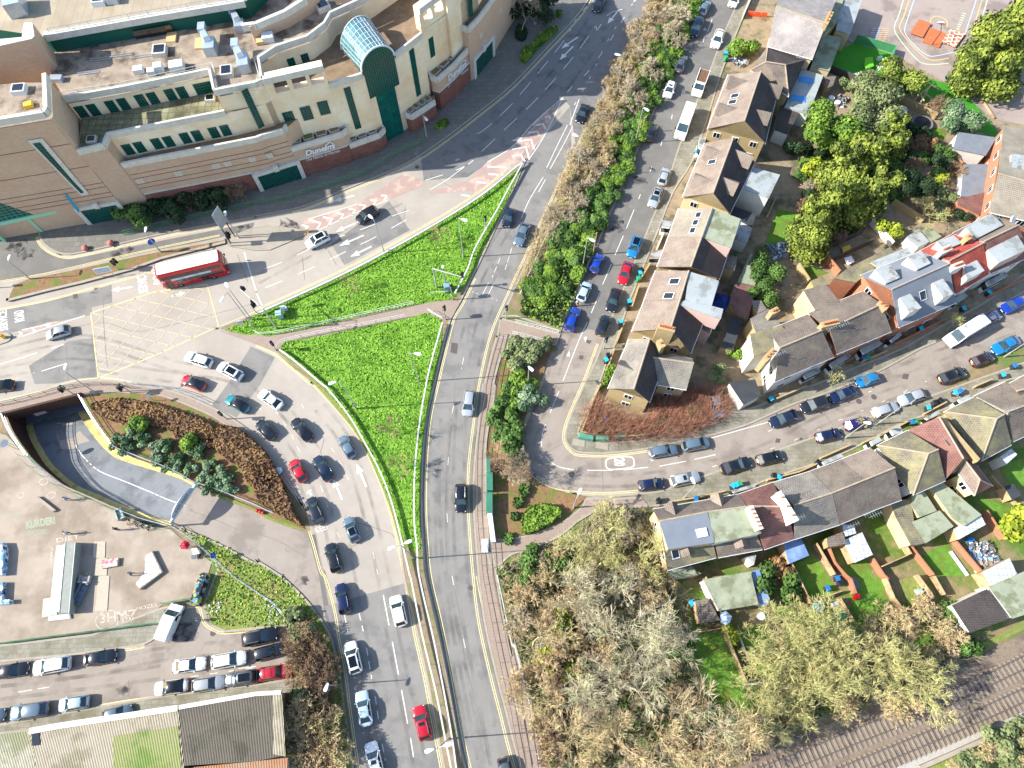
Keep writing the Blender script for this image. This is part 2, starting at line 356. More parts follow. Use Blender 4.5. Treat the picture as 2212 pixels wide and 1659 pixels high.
# strips beside the link road
K3L = K('20: 1645,-20 1530,300 1380,600 1280,850 1120,1230 940,1659 21: 840,220 760,420 660,640 560,880 420,1200 330,1400 240,1659 22: 150,200 60,420 30,600 50,690 160,790 260,870 430,930 800,960 1100,940 1350,910 1800,820 32: 0,710 190,640 640,500 900,370 1200,210 1500,60 31: 1800,1500 2212,1330 2400,1240')
K3R = K('20: 1965,-20 1830,280 1700,620 1560,950 1440,1260 1310,1659 21: 1210,220 1090,520 990,760 880,1020 790,1260 720,1450 22: 620,0 530,200 465,380 462,500 530,580 640,605 850,605 1180,565 1440,510 1720,450 2000,370 32: 0,280 250,170 520,80 31: 950,1560 1300,1370 1530,1265 1850,1080 2212,870 2400,760')
sheet('residential_street', K3L+K3R[::-1], .006, M_street)
i0 = min(range(len(K3L)), key=lambda i: (K3L[i]-W1('21: 420,1200')).length)
sheet('worn_upper_street', K3L[:i0]+K3R[:i0][::-1], .010, M_worn)
hs = [p for p in K_r2R if p.y > W1('f: 1080,690').y]
hedge_bank = hs+W('21: 30,1080 420,1215')+K3L[:i0][::-1]
slab('hedge_bank', hedge_bank, .11, M_soil, kw=.35)
slab('crossing_footway', W('11: 2110,1090 2080,1240 2212,1260 21: 300,1320 380,1330 420,1230 0,1115'), .125, M_pink)
slab('east_footway', W('11: 2075,1245 2030,1400 1970,1659')+K('12: 1955,0 1918,350 1880,700 1872,1000 1888,1300 1918,1659 13: 1968,400 2068,850 2158,1200 23: 8,1450 68,1659', 3)+W('f: 1140,1712 1185,1712')+K('23: 290,1659 200,1300 150,1000 50,650 0,480 13: 2212,700 2130,300 2090,0 12: 2040,1400 2020,1200 2000,900 1990,600 2010,400 2060,150 2090,0 11: 2060,1659 2130,1400 2212,1260', 3), .12, M_pink)
bedP = W('21: 0,1240 370,1330 390,1370')+K('21: 330,1400 240,1659 22: 150,200 60,420 30,600 50,690 160,790 260,870 430,930 650,975', 3)+W('22: 560,1060 430,1180 180,1290 0,1330 12: 2060,1340 2000,900 1995,600 2040,300 2090,0 11: 2070,1659 2160,1340')
slab('shrub_bed', bedP, .15, M_bed, kerb=False)
slab('diagonal_path', W('12: 1985,1440')+K('12: 2060,1340 22: 0,1330 180,1290 430,1190 600,1060 650,985 900,985 1110,975', 3)+W('22: 1180,1060 760,1080')+K('22: 560,1200 400,1330 130,1440 0,1480 12: 2120,1560', 3)+W('12: 2030,1600'), .127, M_pink)
fw_s = [p for p in K3L if p.y < W1('22: 430,932').y and p.x > W1('22: 430,932').x]
slab('street_footway', fw_s+W('f: 2260,765')+K('31: 2212,1600 2000,1659 32: 1600,200 1200,330 900,480 640,610 350,715 0,830 22: 2000,920 1600,1000 1200,1065 760,1080', 3)+W('22: 650,1000'), .118, M_paveg)
kr = K3R[:]
slab('terrace_footway', kr+W('f: 2290,560')+K('31: 2212,700 1850,960 1500,1150 1150,1350 780,1500 400,1659 32: 60,90 22: 2212,150 1900,250 1500,330 1200,470 850,490 600,440 590,380 650,250 760,0 21: 830,1450 900,1310 1000,1000 1120,700 1260,350 1400,0 20: 1560,1400 1700,1000 1790,700 1900,400 2000,150 2080,-20', 3), .117, M_paveg)
# garden ground behind the houses
slab('garden_ground', W('20: 1800,700 2080,-20 f: 1640,-20 2260,-20 f: 2260,560')+K('31: 2212,720 1850,975 1500,1165 1150,1365 780,1515 400,1670 32: 60,95 22: 2212,155 1900,255 1500,335 1200,475 850,495 600,445 595,380 655,250 765,0 21: 835,1450 905,1310 1005,1000 1125,700 1265,350 1405,0 20: 1565,1400 1700,1000', 2), .06, M_yard, kerb=False)
slab('railway_gardens', K('22: 1180,1070 1600,1005 2000,925 32: 0,835 350,720 640,615 900,485 1200,335 1600,205', 2)+W('f: 2260,800 2260,1360 33: 2212,330 1850,530 1000,900 0,1400 23: 1700,1500 900,1659 500,1659 f: 1190,1712')+K('23: 280,1659 200,1300 170,1000 60,650 0,480 13: 2150,300 12: 2060,1500 22: 100,1450 400,1340 560,1210 760,1090', 2), .05, mat('scrub_ground', '6d6246', '8a7d58', .9, bump=1, bsc=6, c3='4c6a20', sc3=.22, thr3=(.45, .6)), kerb=False)
# railway
rail_bed = W('f: 1600,1712 33: -200,1480 300,1360 1000,1080 1500,860 2212,490 f: 2290,1340 2290,1760 33: 900,1659')
sheet('railway_bed', rail_bed, .055, mat('ballast', '766858', '8c7d6c', 3.0, bump=1.2, bsc=14, c3='6a5c52', sc3=.3))
sheet('railway_path', W('33: 1000,1700 1300,1570 1900,1310 2400,1080 2400,1180 2212,1250 1900,1400 1300,1650 1200,1700'), .062, mat('cess_gravel', '9a958c', 'aaa59c', 3.0, bump=.8, bsc=14))
sheet('railway_verge', W('33: 1300,1640 2400,1130 2400,1800 1250,1800'), .066, M_grass2)
# playground
sheet('playground_tarmac', W('30: 700,-60 2300,-60 2300,1100 1950,1030 1500,700 1080,470 700,360 640,200'), .075, mat('playground_asphalt', '8d8078', '9a8d85', .4, bump=.15, bsc=20, c3='7c7069', sc3=.2))
sheet('play_turf', W('30: 745,370 1070,470 1040,560 1250,640 1660,760 1890,1020 1990,1150 1970,1190 1740,1120 1640,1000 1000,690 860,730 670,680 525,620 600,440'), .085, M_turf)
# lawns in gardens
for s_, m_ in (('31: 80,150 260,180 240,430 200,470 0,500 -40,480', M_garden), ('30: 1170,1230 1500,1350 1480,1410 1280,1400 1150,1330', M_garden), ('30: 1380,1090 1560,1130 1500,1230 1280,1180', M_garden),
              ('32: 180,1570 400,1490 520,1659 33: 600,140 340,230', M_garden), ('32: 620,1590 850,1520 900,1659 33: 990,30 1040,330 940,400 780,380 700,190', M_garden), ('32: 1300,1490 1560,1370 1690,1659 1370,1659', M_garden),
              ('33: 1130,40 1250,0 1390,190 1220,290', M_grass2), ('23: 1560,500 1800,480 2000,920 2050,1160 1720,1200', M_garden), ('23: 1950,470 2212,400 33: 60,760 0,900 23: 2080,900', M_garden), ('32: 1980,700 2212,640 2212,900 2100,900', M_garden),
              ('31: 300,620 530,700 330,770', M_garden), ('30: 250,1380 560,1300 600,1450 450,1500 280,1480', M_garden), ('32: 1800,960 2100,1080 2000,1200 1850,1100', M_garden), ('23: 1700,1240 2212,1120 2212,1200 1760,1320', M_grass2), ('33: 1540,740 2300,340 2300,420 1600,760', M_grass2)):
    sheet('lawn', W(s_), .09, m_)

# ================================================================ ROAD MARKINGS
wm = MB(); wo = MB(); ym = MB(); rm = MB()
zl = .020
rm.poly(W('11: 370,270 450,230 880,100 10: 1270,1500 1400,1540 1460,1600 11: 1140,70 860,180 540,330 480,330'), .016)
rm.poly(W('10: 2212,1290 2010,1390 1830,1560 1500,1659 11: 1500,20 1840,-10 1900,10 10: 2212,1440 20: 0,1430 140,1370 310,1080 400,860 460,810 360,900 250,1010 130,1160 0,1280'), .016)
rm.poly(W('01: 160,1240 400,1130 520,1115 440,1160 180,1250 130,1235'), .016)
struct('pink_hatching', rm, [M_redroad])
def line(s, w_=.12, m=None, n=4, z=zl): (m or wm).strip(K(s, n), 0, w_, z)
def dl(s, on=2, gap=4, w_=.12, m=None): (m or wm).dash(K(s), 0, w_, zl, on, gap)
# long lane lines on the upper road
for s_ in ('20: 1130,-60 1000,60 840,120 f: 1290,65 20: 720,230 600,400 450,590 320,740 170,900 0,1060 10: 1970,1290 1800,1440 1460,1560', '20: 700,0 570,140 470,320 350,480 210,650 60,830 10: 2212,900 2000,1100 1870,1180'):
    dl(s_, 4, 2.2, .13)
dl('20: 1060,0 940,200 830,380 760,480 640,640 560,700 430,850 250,1010 0,1290', 2, 3.2, .13)
for s_ in ('20: 640,760 510,890 430,960 240,1230 0,1500', ): pass
dl('20: 900,230 800,400 690,640 520,940', 1, 2.5, .12)
line('20: 480,1080 410,1220 300,1450'); line('20: 525,1090 450,1240 330,1460'); line('20: 270,1530 190,1659 21: 130,110 80,230'); line('20: 290,1550 230,1659')
line('20: 580,860 500,1080', .15); line('20: 440,840 330,1080 240,1240 150,1370', .14); line('20: 430,850 190,1060 0,1270 10: 2000,1400', .14)
line('11: 450,235 700,160 880,105', .14); line('11: 540,330 860,182 1140,72', .14); line('10: 1830,1420 1640,1560 1500,1640', .12)
# chevrons
def chev(s, w_=.35):
    line(s, w_, n=1)
for s_ in ('460,240 560,270 525,320', '580,215 660,235 625,290', '690,180 755,195 725,245', '800,145 855,155 830,205', '890,110 945,118 915,165', '990,70 1035,75 1015,115', '1080,30 1130,33 1110,70', '395,285 450,300 430,330'): chev('11: '+s_)
for s_ in ('1280,1500 1380,1520 1350,1590', '1370,1540 1300,1570 1290,1640'): pass
for s_ in ('20: 0,1290 120,1270 150,1380', '20: 70,1220 165,1205 190,1290', '20: 140,1150 220,1135 235,1170', '20: 210,1085 265,1068 290,1115', '20: 285,1015 325,1005 330,1030', '20: 0,1350 80,1335 95,1380', '10: 2000,1440 2200,1450', '10: 2010,1505 2180,1515', '10: 1900,1575 1990,1580', '11: 1770,25 1850,35'): chev(s_, .3)
for s_ in ('01: 165,1210 190,1225 165,1250', '01: 280,1185 305,1195 285,1210', '01: 400,1150 420,1160 400,1172'): chev(s_, .3)
line('01: 190,1192 430,1140', .15); line('01: 190,1248 540,1130 735,1068', .15); dl('01: 0,1490 340,1385 540,1322 560,1310', 6, 2, .14); dl('01: 360,1548 580,1480', 9, 2, .14); dl('01: 60,1640 300,1560', 2, 2, .12, wo)
# lower lanes west of the curve
dl('11: 1320,160 1200,200 1000,290 820,355 560,445 240,600 0,690 01: 2212,690', 3.2, 2.6, .13); dl('11: 1300,240 1050,380 880,465 590,605 310,735 0,860', 3.2, 2.6, .13)
def arrow(s, w_=.28):
    a, b_ = W(s)                                                   # tail, tip
    d = (b_-a).normalized(); n = Vector((-d.y, d.x, 0)); L = (b_-a).length; h = min(1.7, L*.38)
    wm.strip([a, b_-d*h], 0, w_, zl)
    z = Vector((0, 0, zl)); wm.face([b_-d*h-n*.55+z, b_+z, b_-d*h+n*.55+z])
for s_ in ('11: 860,270 690,345', '11: 930,375 720,465', '11: 1000,470 815,560', '11: 850,30 665,80', '01: 1145,820 960,850', '01: 1480,900 1600,870', '20: 570,320 425,420', '20: 530,400 410,520', '20: 920,90 825,205', '12: 745,1000 665,815', '12: 955,890 868,690', '12: 480,960 450,920', '20: 1680,260 1655,250'): arrow(s_)
# yellow box junction
bx = W('01: 785,1045 1330,865 1790,800 1890,1160 1370,1400 850,1610')
q = bx+[bx[0]]
for a, b_ in zip(q, q[1:]): ym.strip([a, b_], 0, .17, zl)
def clip(a, b_, P_):
    ts = []
    d = b_-a
    for i in range(len(P_)):
        c, e = P_[i], P_[(i+1) % len(P_)]; f = e-c; den = d.x*f.y-d.y*f.x
        if abs(den) < 1e-9: continue
        t = ((c.x-a.x)*f.y-(c.y-a.y)*f.x)/den; u = ((c.x-a.x)*d.y-(c.y-a.y)*d.x)/den
        if 0 <= u <= 1: ts.append(t)
    ts.sort(); return (a+d*ts[0], a+d*ts[-1]) if len(ts) >= 2 else None
y3 = MB()
d1 = (W1('01: 1420,865')-W1('01: 810,1490')).normalized(); d2 = (W1('01: 1880,1160')-W1('01: 1050,960')).normalized()
c0 = W1('01: 1300,1060')
for d, n in ((d1, 7), (d2, 6)):
    nn = Vector((-d.y, d.x, 0))
    for k in range(-n, n+1):
        r = clip(c0+nn*k*2.15-d*60, c0+nn*k*2.15+d*60, bx)
        if r and (r[0]-r[1]).length > 1.5: y3.strip([r[0], r[1]], 0, .12, zl)
# double yellow lines
def dy(s_, m=None, o=0, w_=.1):
    p = K(s_, 4) if isinstance(s_, str) else s_
    ym.strip(p, o-.12, w_, zl); ym.strip(p, o+.12, w_, zl)
dy(K_build[:-4], o=.5); dy(K_fore[2:], o=.5)
dy('01: 0,1015 400,940 760,840 1100,750 1330,690'); dy('01: 0,775 400,705 960,575 1400,478 1900,375')
dy([p for p in T_left[5:]], o=-.45); dy('01: 2212,1040 1900,1165')
dy('11: 0,1330 160,1400 300,1515 470,1659 12: 500,10 815,355 945,565 1045,785 1135,1025 1215,1335 13: 1285,20 1365,480 1455,880 1505,1150 1600,1659')
dy(T_right[12:] , o=.45); dy([p for p in K_r2R if p.y < W1('f: 1296,240').y], o=-.55)
dy('02: 0,150 360,65 f: 155,825 230,818 285,827'); dy('12: 460,1270 500,1400 560,1620 13: 600,20 680,300 720,560 760,750 820,1200 885,1659')
dy('22: 260,-20 170,200 90,400', w_=.09); dy('22: 50,700 170,800 280,880 440,925 800,945 1090,925'); dy('21: 740,1310 640,1580 22: 600,20 520,200 455,380 450,500 530,600 640,620 850,620 1170,580')
dy('13: 1910,0 1985,400 2085,850 2175,1200 23: 30,1450 85,1659', w_=.08)
ym.strip(K('03: 860,1115 1100,1075 1350,1040'), 0, .15, zl); dy('03: 1075,640 1250,610'); dy('03: 1620,268 1720,270 1760,400 1850,470 1950,492 2212,468')
# service road, curve, link road and street lines
for s_ in ('12: 150,900 60,700', '12: 0,200 120,250', '12: 330,480 200,270 100,150', '12: 450,700 330,500', '12: 390,170 440,250', '12: 800,830 740,700 620,500', '12: 560,880 640,1120', '12: 970,1260 940,1230', '12: 700,1280 740,1360', '12: 1010,1450 1055,1650'): dl(s_, 1.2, 1.2, .1, wo)
line('13: 1100,165 1150,425', .14); line('13: 1178,568 1232,855', .14); line('13: 1258,985 1310,1275', .14); line('13: 1335,1400 1362,1565', .14)
for s_ in ('13: 765,340 795,485', '13: 890,320 928,480', '13: 955,620 1003,905', '13: 1030,1040 1068,1300', '13: 1090,1450 1122,1610'): dl(s_, 1.2, .5, .12)
for s_ in ('12: 1707,185 1690,290', '12: 1663,630 1655,740', '12: 1650,1120 1658,1230', '13: 1695,0 1712,100', '13: 1790,540 1818,660', '11: 2110,570 2040,740', '11: 1795,1430 1775,1530', '11: 2212,480 2150,680'): dl(s_, 1.3, .4, .1, wo)
line('11: 2010,785 1955,890', .1); line('11: 2050,800 2000,900', .1); dl('11: 1830,850 2150,960', .4, .3, .12, wo)
for s_ in ('11: 1760,970 2050,1060', '11: 1730,1110 2050,1220'): dl(s_, .25, .6, .2, wo)
dl('11: 170,1410 60,1659 12: 20,60', .25, .7, .15, wo); dl('01: 2170,1390 1980,1650 02: 1880,190', .25, .8, .18, wo)
dl('01: 2110,520 2212,850 11: 0,860 60,1000', 1.6, .15, .22)
# street
for s_ in ('20: 1730,165 1690,275', '20: 1665,315 1650,365', '20: 1480,770 1465,820', '20: 1385,990 1378,1030', '20: 1300,1210 1285,1260', '20: 1208,1440 1192,1485', '21: 1110,20 1093,62', '21: 1055,152 988,315', '21: 962,378 890,545', '21: 858,625 783,800', '21: 760,868 685,1045', '21: 652,1125 575,1290 440,1635', '22: 405,62 330,248', '22: 290,348 262,430 255,540'): line(s_, .12)
for s_ in ('22: 290,625 340,680 420,720 535,742', '22: 650,746 868,747', '22: 965,742 1178,720', '22: 1275,710 1502,668', '22: 1575,652 1760,610', '22: 1720,468 2212,330'): line(s_, .12)
dl('32: 0,410 300,290 700,130 900,60', .9, 1.6, .1); dl('22: 1730,715 2050,630 2212,590', 1, 3, .1); dl('32: 20,560 150,520 600,320 1000,150 1400,-40', .9, 3, .09, wo); line('22: 1195,630 1205,662 1225,660', .1)
dl('21: 1380,60 1150,560 1000,900 830,1200', 1.2, 1.5, .08, wo); line('20: 1960,0 1800,380 1640,840', .1); line('20: 1440,1310 1340,1600', .1)
dl('03: 160,1003 435,958', 2, .3, .1, wo); line('03: 2060,800 2212,780', .1); dl('03: 1650,870 2212,790', 1.2, 1.2, .1, wo)
wm.face([p+Vector((0, 0, zl)) for p in W('21: 495,1372 470,1420 500,1420')]); wm.face([p+Vector((0, 0, zl)) for p in W('21: 650,1250 620,1255 635,1300')])
# lettering on the road
def textmesh(s, bold=0.0, font_sp=1.0):
    c = bpy.data.curves.new('t', 'FONT'); c.body = s; c.size = 1; c.offset = bold; c.space_character = font_sp; c.resolution_u = 3; c.align_x = 'LEFT'
    o = bpy.data.objects.new('t', c); col.objects.link(o)
    dg = bpy.context.evaluated_depsgraph_get(); me = bpy.data.meshes.new_from_object(o.evaluated_get(dg))
    vs_ = [v.co.copy() for v in me.vertices]; fs = [tuple(p.vertices) for p in me.polygons]
    bpy.data.objects.remove(o); bpy.data.curves.remove(c); bpy.data.meshes.remove(me)
    x0 = min(v.x for v in vs_); x1 = max(v.x for v in vs_); y0 = min(v.y for v in vs_); y1 = max(v.y for v in vs_)
    return [((v.x-x0)/(x1-x0), (v.y-y0)/(y1-y0)) for v in vs_], fs
def put_text(mb, s, O, X, Y, m=0, lift=Vector((0, 0, 0)), bold=0.0, sp=1.0):
    """letters filling the parallelogram O (lower left), X (lower right), Y (upper left)"""
    vs_, fs = textmesh(s, bold, sp); b = len(mb.v); a = X-O; c = Y-O
    mb.v += [O+a*x+c*y+lift for x, y in vs_]; mb.f += [tuple(b+i for i in f) for f in fs]; mb.m += [m]*len(fs)
Z = Vector((0, 0, zl))
def gt(s, O, X, Y, mb=None, bold=.01): put_text(mb or wm, s, W1(O), W1(X), W1(Y), 0, Z, bold, 1.05)
gt('SERVICE', '01: 1285,865', '01: 1262,695', '01: 1200,880', bold=.03); gt('ROAD', '01: 1385,795', '01: 1365,640', '01: 1328,802', bold=.03)
gt('SERVICE', '01: 72,1190', '01: 60,1020', '01: 0,1205', bold=.03); gt('ROAD', '01: 215,1110', '01: 205,1015', '01: 128,1130', bold=.03)
gt('KEEP', '12: 525,1290', '12: 640,1245', '12: 505,1245', wo)
gt('20', '22: 880,645', '22: 885,712', '22: 975,640', bold=.04)
ov = []
cc_, ax, ay = W1('22: 933,683'), W1('22: 1055,672')-W1('22: 933,683'), W1('22: 940,735')-W1('22: 933,683')
for i in range(33):
    t = 2*math.pi*i/32; c, s_ = math.cos(t), math.sin(t); e = 2/3.6
    ov.append(cc_+ax*(math.copysign(abs(c)**e, c))+ay*(math.copysign(abs(s_)**e, s_)))
wm.strip(ov, 0, .2, zl)
gt('100', '20: 990,275', '20: 1065,165', '20: 1035,285', wo, 0)
struct('white_road_markings', wm, [M_white]); struct('worn_road_markings', wo, [M_whitew]); struct('yellow_road_markings', ym, [M_yellow2]); struct('worn_yellow_box', y3, [mat('worn_yellow', 'c4b88c', '9f968a', 6.0, thr=(.4, .6))])
# iron covers in the road
cv = MB()
for s_ in ('21: 645,1275 690,1285 670,1315 640,1300', '21: 585,1410 620,1415 610,1450 575,1440', '12: 1835,90', '11: 1690,1300 1745,1310 1735,1400 1680,1385', '13: 1850,75 1885,100 1860,130 1825,105', '01: 630,885 670,880 675,915 635,925', '32: 70,470 110,475 100,510 60,505', '31: 1170,1570 1220,1575 1205,1620 1155,1612'):
    p = W(s_)
    if len(p) > 2: cv.poly(p, .019)
for s_, r in (('20: 235,610', .35), ('20: 605,120', .3), ('32: 785,150', .45), ('32: 915,112', .45), ('03: 1840,495', .4), ('22: 515,780', .45), ('10: 1390,1445', .35), ('22: 195,790', .3)):
    c = W1(s_); cv.poly([c+Vector((math.cos(t*math.pi/6), math.sin(t*math.pi/6), 0))*r for t in range(12)], .019)
struct('manhole_covers', cv, [mat('cast_iron', '5d5550', '4a4542', 4)])
# ================================================================ VEHICLES
M_tyre = mat('tyre_rubber', '17171a', rough=.8); M_rim = mat('wheel_alloy', '8d9094', rough=.35, metal=.7)
M_cglass = mat('car_glass', '10171c', rough=.06, spec=1.0); M_trim = mat('black_trim', '0e0e10', rough=.5)
M_lamp = mat('headlamp_lens', 'dfe6ea', rough=.1, spec=1.0); M_tail = mat('tail_lamp_lens', '8e0b10', rough=.15, spec=.8)
M_plw = mat('white_number_plate', 'e6e6e0', rough=.5); M_ply = mat('yellow_number_plate', 'd9b73a', rough=.5)
M_ws = mat('windscreen_glass', '33484c', '18262b', 1.2, rough=.05, spec=1.0)
PAINT = dict(white='dcdedd', silver='a2a7ab', black='0c0e12', red='a3091c', blue='123a9a', navy='0c1a40', teal='0f7f84', grey='4d5459', dark='1a1f26', darkblue='16243a', lightblue='1577ae', pale='aec3cc', maroon='2b1218', purple='241a5c', steel='5d7180', lilac='6b6a80')
def paint(c): return mat('paint_'+c, PAINT[c], rough=.22, spec=.5, coat=1.0, metal=0.0 if c in ('white', 'red', 'black') else .25)
# length, width, height, bonnet base x, roof front x, roof rear x, rear glass base x (fractions of length from the nose), belt height
CT = dict(hatch=(4.05, 1.76, 1.48, .25, .43, .82, .95, .92), saloon=(4.65, 1.84, 1.44, .27, .44, .74, .90, .92), suv=(4.5, 1.88, 1.66, .25, .41, .86, .965, 1.05), estate=(4.65, 1.82, 1.50, .26, .43, .85, .965, .93), mpv=(4.45, 1.82, 1.62, .20, .38, .87, .97, 1.0))
def spline_w(t, W_):                                   # half width along the body, rounded at nose and tail
    e = min(t, 1-t)
    return W_/2*(1-.30*max(0, 1-e/.10)**2.2-.02*abs(t-.5))
def car_meshes(ty, colr, opt):
    L, Wd, H, xb, xrf, xrr, xrb, bh = CT[ty]; P = paint(colr)
    body = MB(); xs = [0, .02, .06, .12, xb*.75, xb, xrf, .55, .68, xrr, xrb*.97, .97, .99, 1.0]; xs = sorted(set(xs))
    def top(t):
        if t < xb: return bh-.30*(1-(t/xb))**1.6-.02
        if t > xrb: return bh-(.10 if ty != 'saloon' else .04)-.25*((t-xrb)/(1-xrb+1e-6))**2*.6
        return bh
    rings = []
    for t in xs:
        w_ = spline_w(t, Wd); tp = top(t); e = min(t, 1-t); bz = .22+.12*max(0, 1-e/.05)
        cr = [(-w_*.92, bz), (-w_, .42), (-w_*1.0, tp-.28), (-w_*.955, tp-.08), (-w_*.86, tp-.01), (-w_*.45, tp+.03), (0, tp+.04)]
        cr += [(-y, z) for y, z in cr[-2::-1]]
        rings.append([Vector((L/2-t*L, y, z)) for y, z in cr])
    for a, b in zip(rings, rings[1:]):
        for k in range(len(a)-1): body.face([a[k], b[k], b[k+1], a[k+1]])
    body.face(rings[0][::1]); body.face(rings[-1][::-1])
    # weld for smooth shading
    out = {}
    wr = Wd*.5*.92; rr = Wd*.5*(.70 if ty != 'suv' else .74)
    X = lambda t: L/2-t*L
    gls = {}                                               # the side windows
    st = [(xb-.005, bh, wr*.86, 0), (xrf, H-.03, rr, 1), ((xrf+xrr)/2, H-.01, rr*1.01, 1), (xrr, H-.05, rr*.97, 1), (xrb, bh, wr*.84, 0)]
    base_w = lambda t: spline_w(t, Wd)*.90
    B = lambda t, s: Vector((X(t), s*base_w(t), bh)); T = lambda t, h, w_, s: Vector((X(t), s*w_, h))
    hs = {1: H-.05, 2: H-.03, 3: H-.09}
    for s in (1, -1):
        gl = gls[s] = MB()
        q = [B(xb, s), B(xb+.12, s), B((xrf+xrr)/2, s), B(xrr, s), B(xrb, s)]
        t3 = [T(xrf, hs[1], rr, s), T((xrf+xrr)/2, hs[2], rr*1.01, s), T(xrr, hs[3], rr*.97, s)]
        for f in ([q[0], q[1], t3[0]], [q[1], q[2], t3[1], t3[0]], [q[2], q[3], t3[2], t3[1]], [q[3], q[4], t3[2]]):
            gl.face(f if s < 0 else f[::-1])
    ws = MB(); ws.face([B(xb, -1)+Vector((0, .06, .005)), T(xrf, hs[1], rr, -1)+Vector((0, .06, .004)), T(xrf, hs[1], rr, 1)+Vector((0, -.06, .004)), B(xb, 1)+Vector((0, -.06, .005))][::-1])
    rg = MB(); rg.face([B(xrb, -1)+Vector((0, .1, .005)), B(xrb, 1)+Vector((0, -.1, .005)), T(xrr, hs[3], rr, 1)+Vector((0, -.1, .004)), T(xrr, hs[3], rr, -1)+Vector((0, .1, .004))])
    rf = MB()                                              # roof skin and pillars in body colour
    g = [(xrf-.012, H-.075, rr*.96), (xrf+.03, H-.01, rr), ((xrf+xrr)/2, H+.015, rr*1.02), (xrr-.04, H-.02, rr), (xrr+.015, H-.11, rr*.95)]
    prev = None
    for t, z, w_ in g:
        row = [Vector((X(t), y*w_, z-.045*abs(y)**3-(.03 if abs(y) == 1 else 0))) for y in (-1, -.8, 0, .8, 1)]
        if prev:
            for k in range(4): rf.face([prev[k], row[k], row[k+1], prev[k+1]][::-1][::-1])
        prev = row
    def pil(a, b, w_=.075):
        d = (b-a).normalized(); n = Vector((d.y, -d.x, 0)); n = n.normalized() if n.length > .01 else Vector((1, 0, 0)); o = Vector((0, math.copysign(.012, a.y), .012))
        rf.face([a-n*w_/2+o, a+n*w_/2+o, b+n*w_/2+o, b-n*w_/2+o]); rf.face([a-n*w_/2+o, b-n*w_/2+o, b+n*w_/2+o, a+n*w_/2+o])
    for s in (1, -1):
        pil(B(xb, s), T(xrf, hs[1], rr, s), .10); pil(B(xrb, s), T(xrr, hs[3], rr*.97, s), .16 if ty != 'saloon' else .2)
        m_ = (xrf+xrr)/2; rf.face([T(m_-.008, hs[2]+.01, rr*1.02, s), T(m_+.008, hs[2]+.01, rr*1.02, s), B(m_+.012, s)+Vector((0, s*.012, 0)), B(m_-.012, s)+Vector((0, s*.012, 0))])
    out['body'] = (body, [P], True)
    out['side_windows'] = (gls[1], [M_cglass], False); out['side_windows '] = (gls[-1], [M_cglass], False); out['windscreen'] = (ws, [M_ws], False); out['rear_window'] = (rg, [M_cglass], False)
    out['roof'] = (rf, [P if 'b' not in opt else mat('paint_black_roof', '0b0c0f', rough=.2, coat=1)], True)
    if 'p' in opt:
        sr = MB(); a, b = xrf+.05, xrr-.06
        sr.face([(X(a), -rr*.72, H+.022), (X(b), -rr*.72, H+.018), (X(b), rr*.72, H+.018), (X(a), rr*.72, H+.022)][::1]); sr.face([(X(a), -rr*.72, H+.022), (X(a), rr*.72, H+.022), (X(b), rr*.72, H+.018), (X(b), -rr*.72, H+.018)])
        out['sunroof'] = (sr, [M_cglass], False)
    if 's' in opt:
        sr = MB(); a, b = xrf+.06, xrf+.16; sr.box((X((a+b)/2), 0, H+.012), (L*.10, rr*1.1, .02)); out['sunroof'] = (sr, [M_cglass], False)
    parts = []
    if 'r' in opt:
        for s in (1, -1):
            q = MB(); q.path([Vector((X(xrf+.06), s*rr*.93, H+.03)), Vector((X(.62), s*rr*.96, H+.06)), Vector((X(xrr-.03), s*rr*.92, H+.01))], .022, 5); parts.append(('roof_rail', q, [mat('rail_chrome', 'b9bcc0', rough=.3, metal=.8)]))
        if 'c' in opt:
            for t in (xrf+.12, xrr-.1):
                q = MB(); q.tube((X(t), -rr*.95, H+.08), (X(t), rr*.95, H+.08), .025, n=5); parts.append(('roof_bar', q, [M_trim]))
    for s in (1, -1):
        for t in (.175, .80):
            tb = MB(); y = s*(Wd/2-.09); tb.tube((X(t), y-s*.12, .32), (X(t), y+s*.075, .32), .325, .315, 14)
            rm_ = MB(); rm_.tube((X(t), y+s*.06, .32), (X(t), y+s*.085, .32), .2, .19, 10)
            parts.append(('wheel', tb, [M_tyre], ('rim', rm_, [M_rim])))
        mr = MB(); mr.box((X(xb+.045), s*(Wd/2+.06), bh+.03), (.13, .2, .13), 0, 0, .8); parts.append(('wing_mirror', mr, [P if 'b' not in opt else M_trim]))
        hl = MB(); w1 = spline_w(.035, Wd); hl.box((X(.042), s*w1*.76, .60 if ty != 'suv' else .74), (.2, .26, .1), -s*.5, 0, .8); parts.append(('headlight', hl, [M_lamp]))
        tl = MB(); tl.box((X(.98), s*spline_w(.98, Wd)*.86, bh-.17), (.12, .24, .14), s*.35, 0, .9); parts.append(('tail_light', tl, [M_tail]))
    n1 = MB(); n1.box((L/2+.005, 0, .42), (.02, .52, .12)); parts.append(('number_plate', n1, [M_plw])); n2 = MB(); n2.box((-L/2-.008, 0, .6), (.02, .52, .12)); parts.append(('number_plate', n2, [M_ply]))
    gr = MB(); gr.box((L/2-.02, 0, .56), (.06, 1.0, .16)); parts.append(('grille', gr, [M_trim]))
    return out, parts
CARS = {}
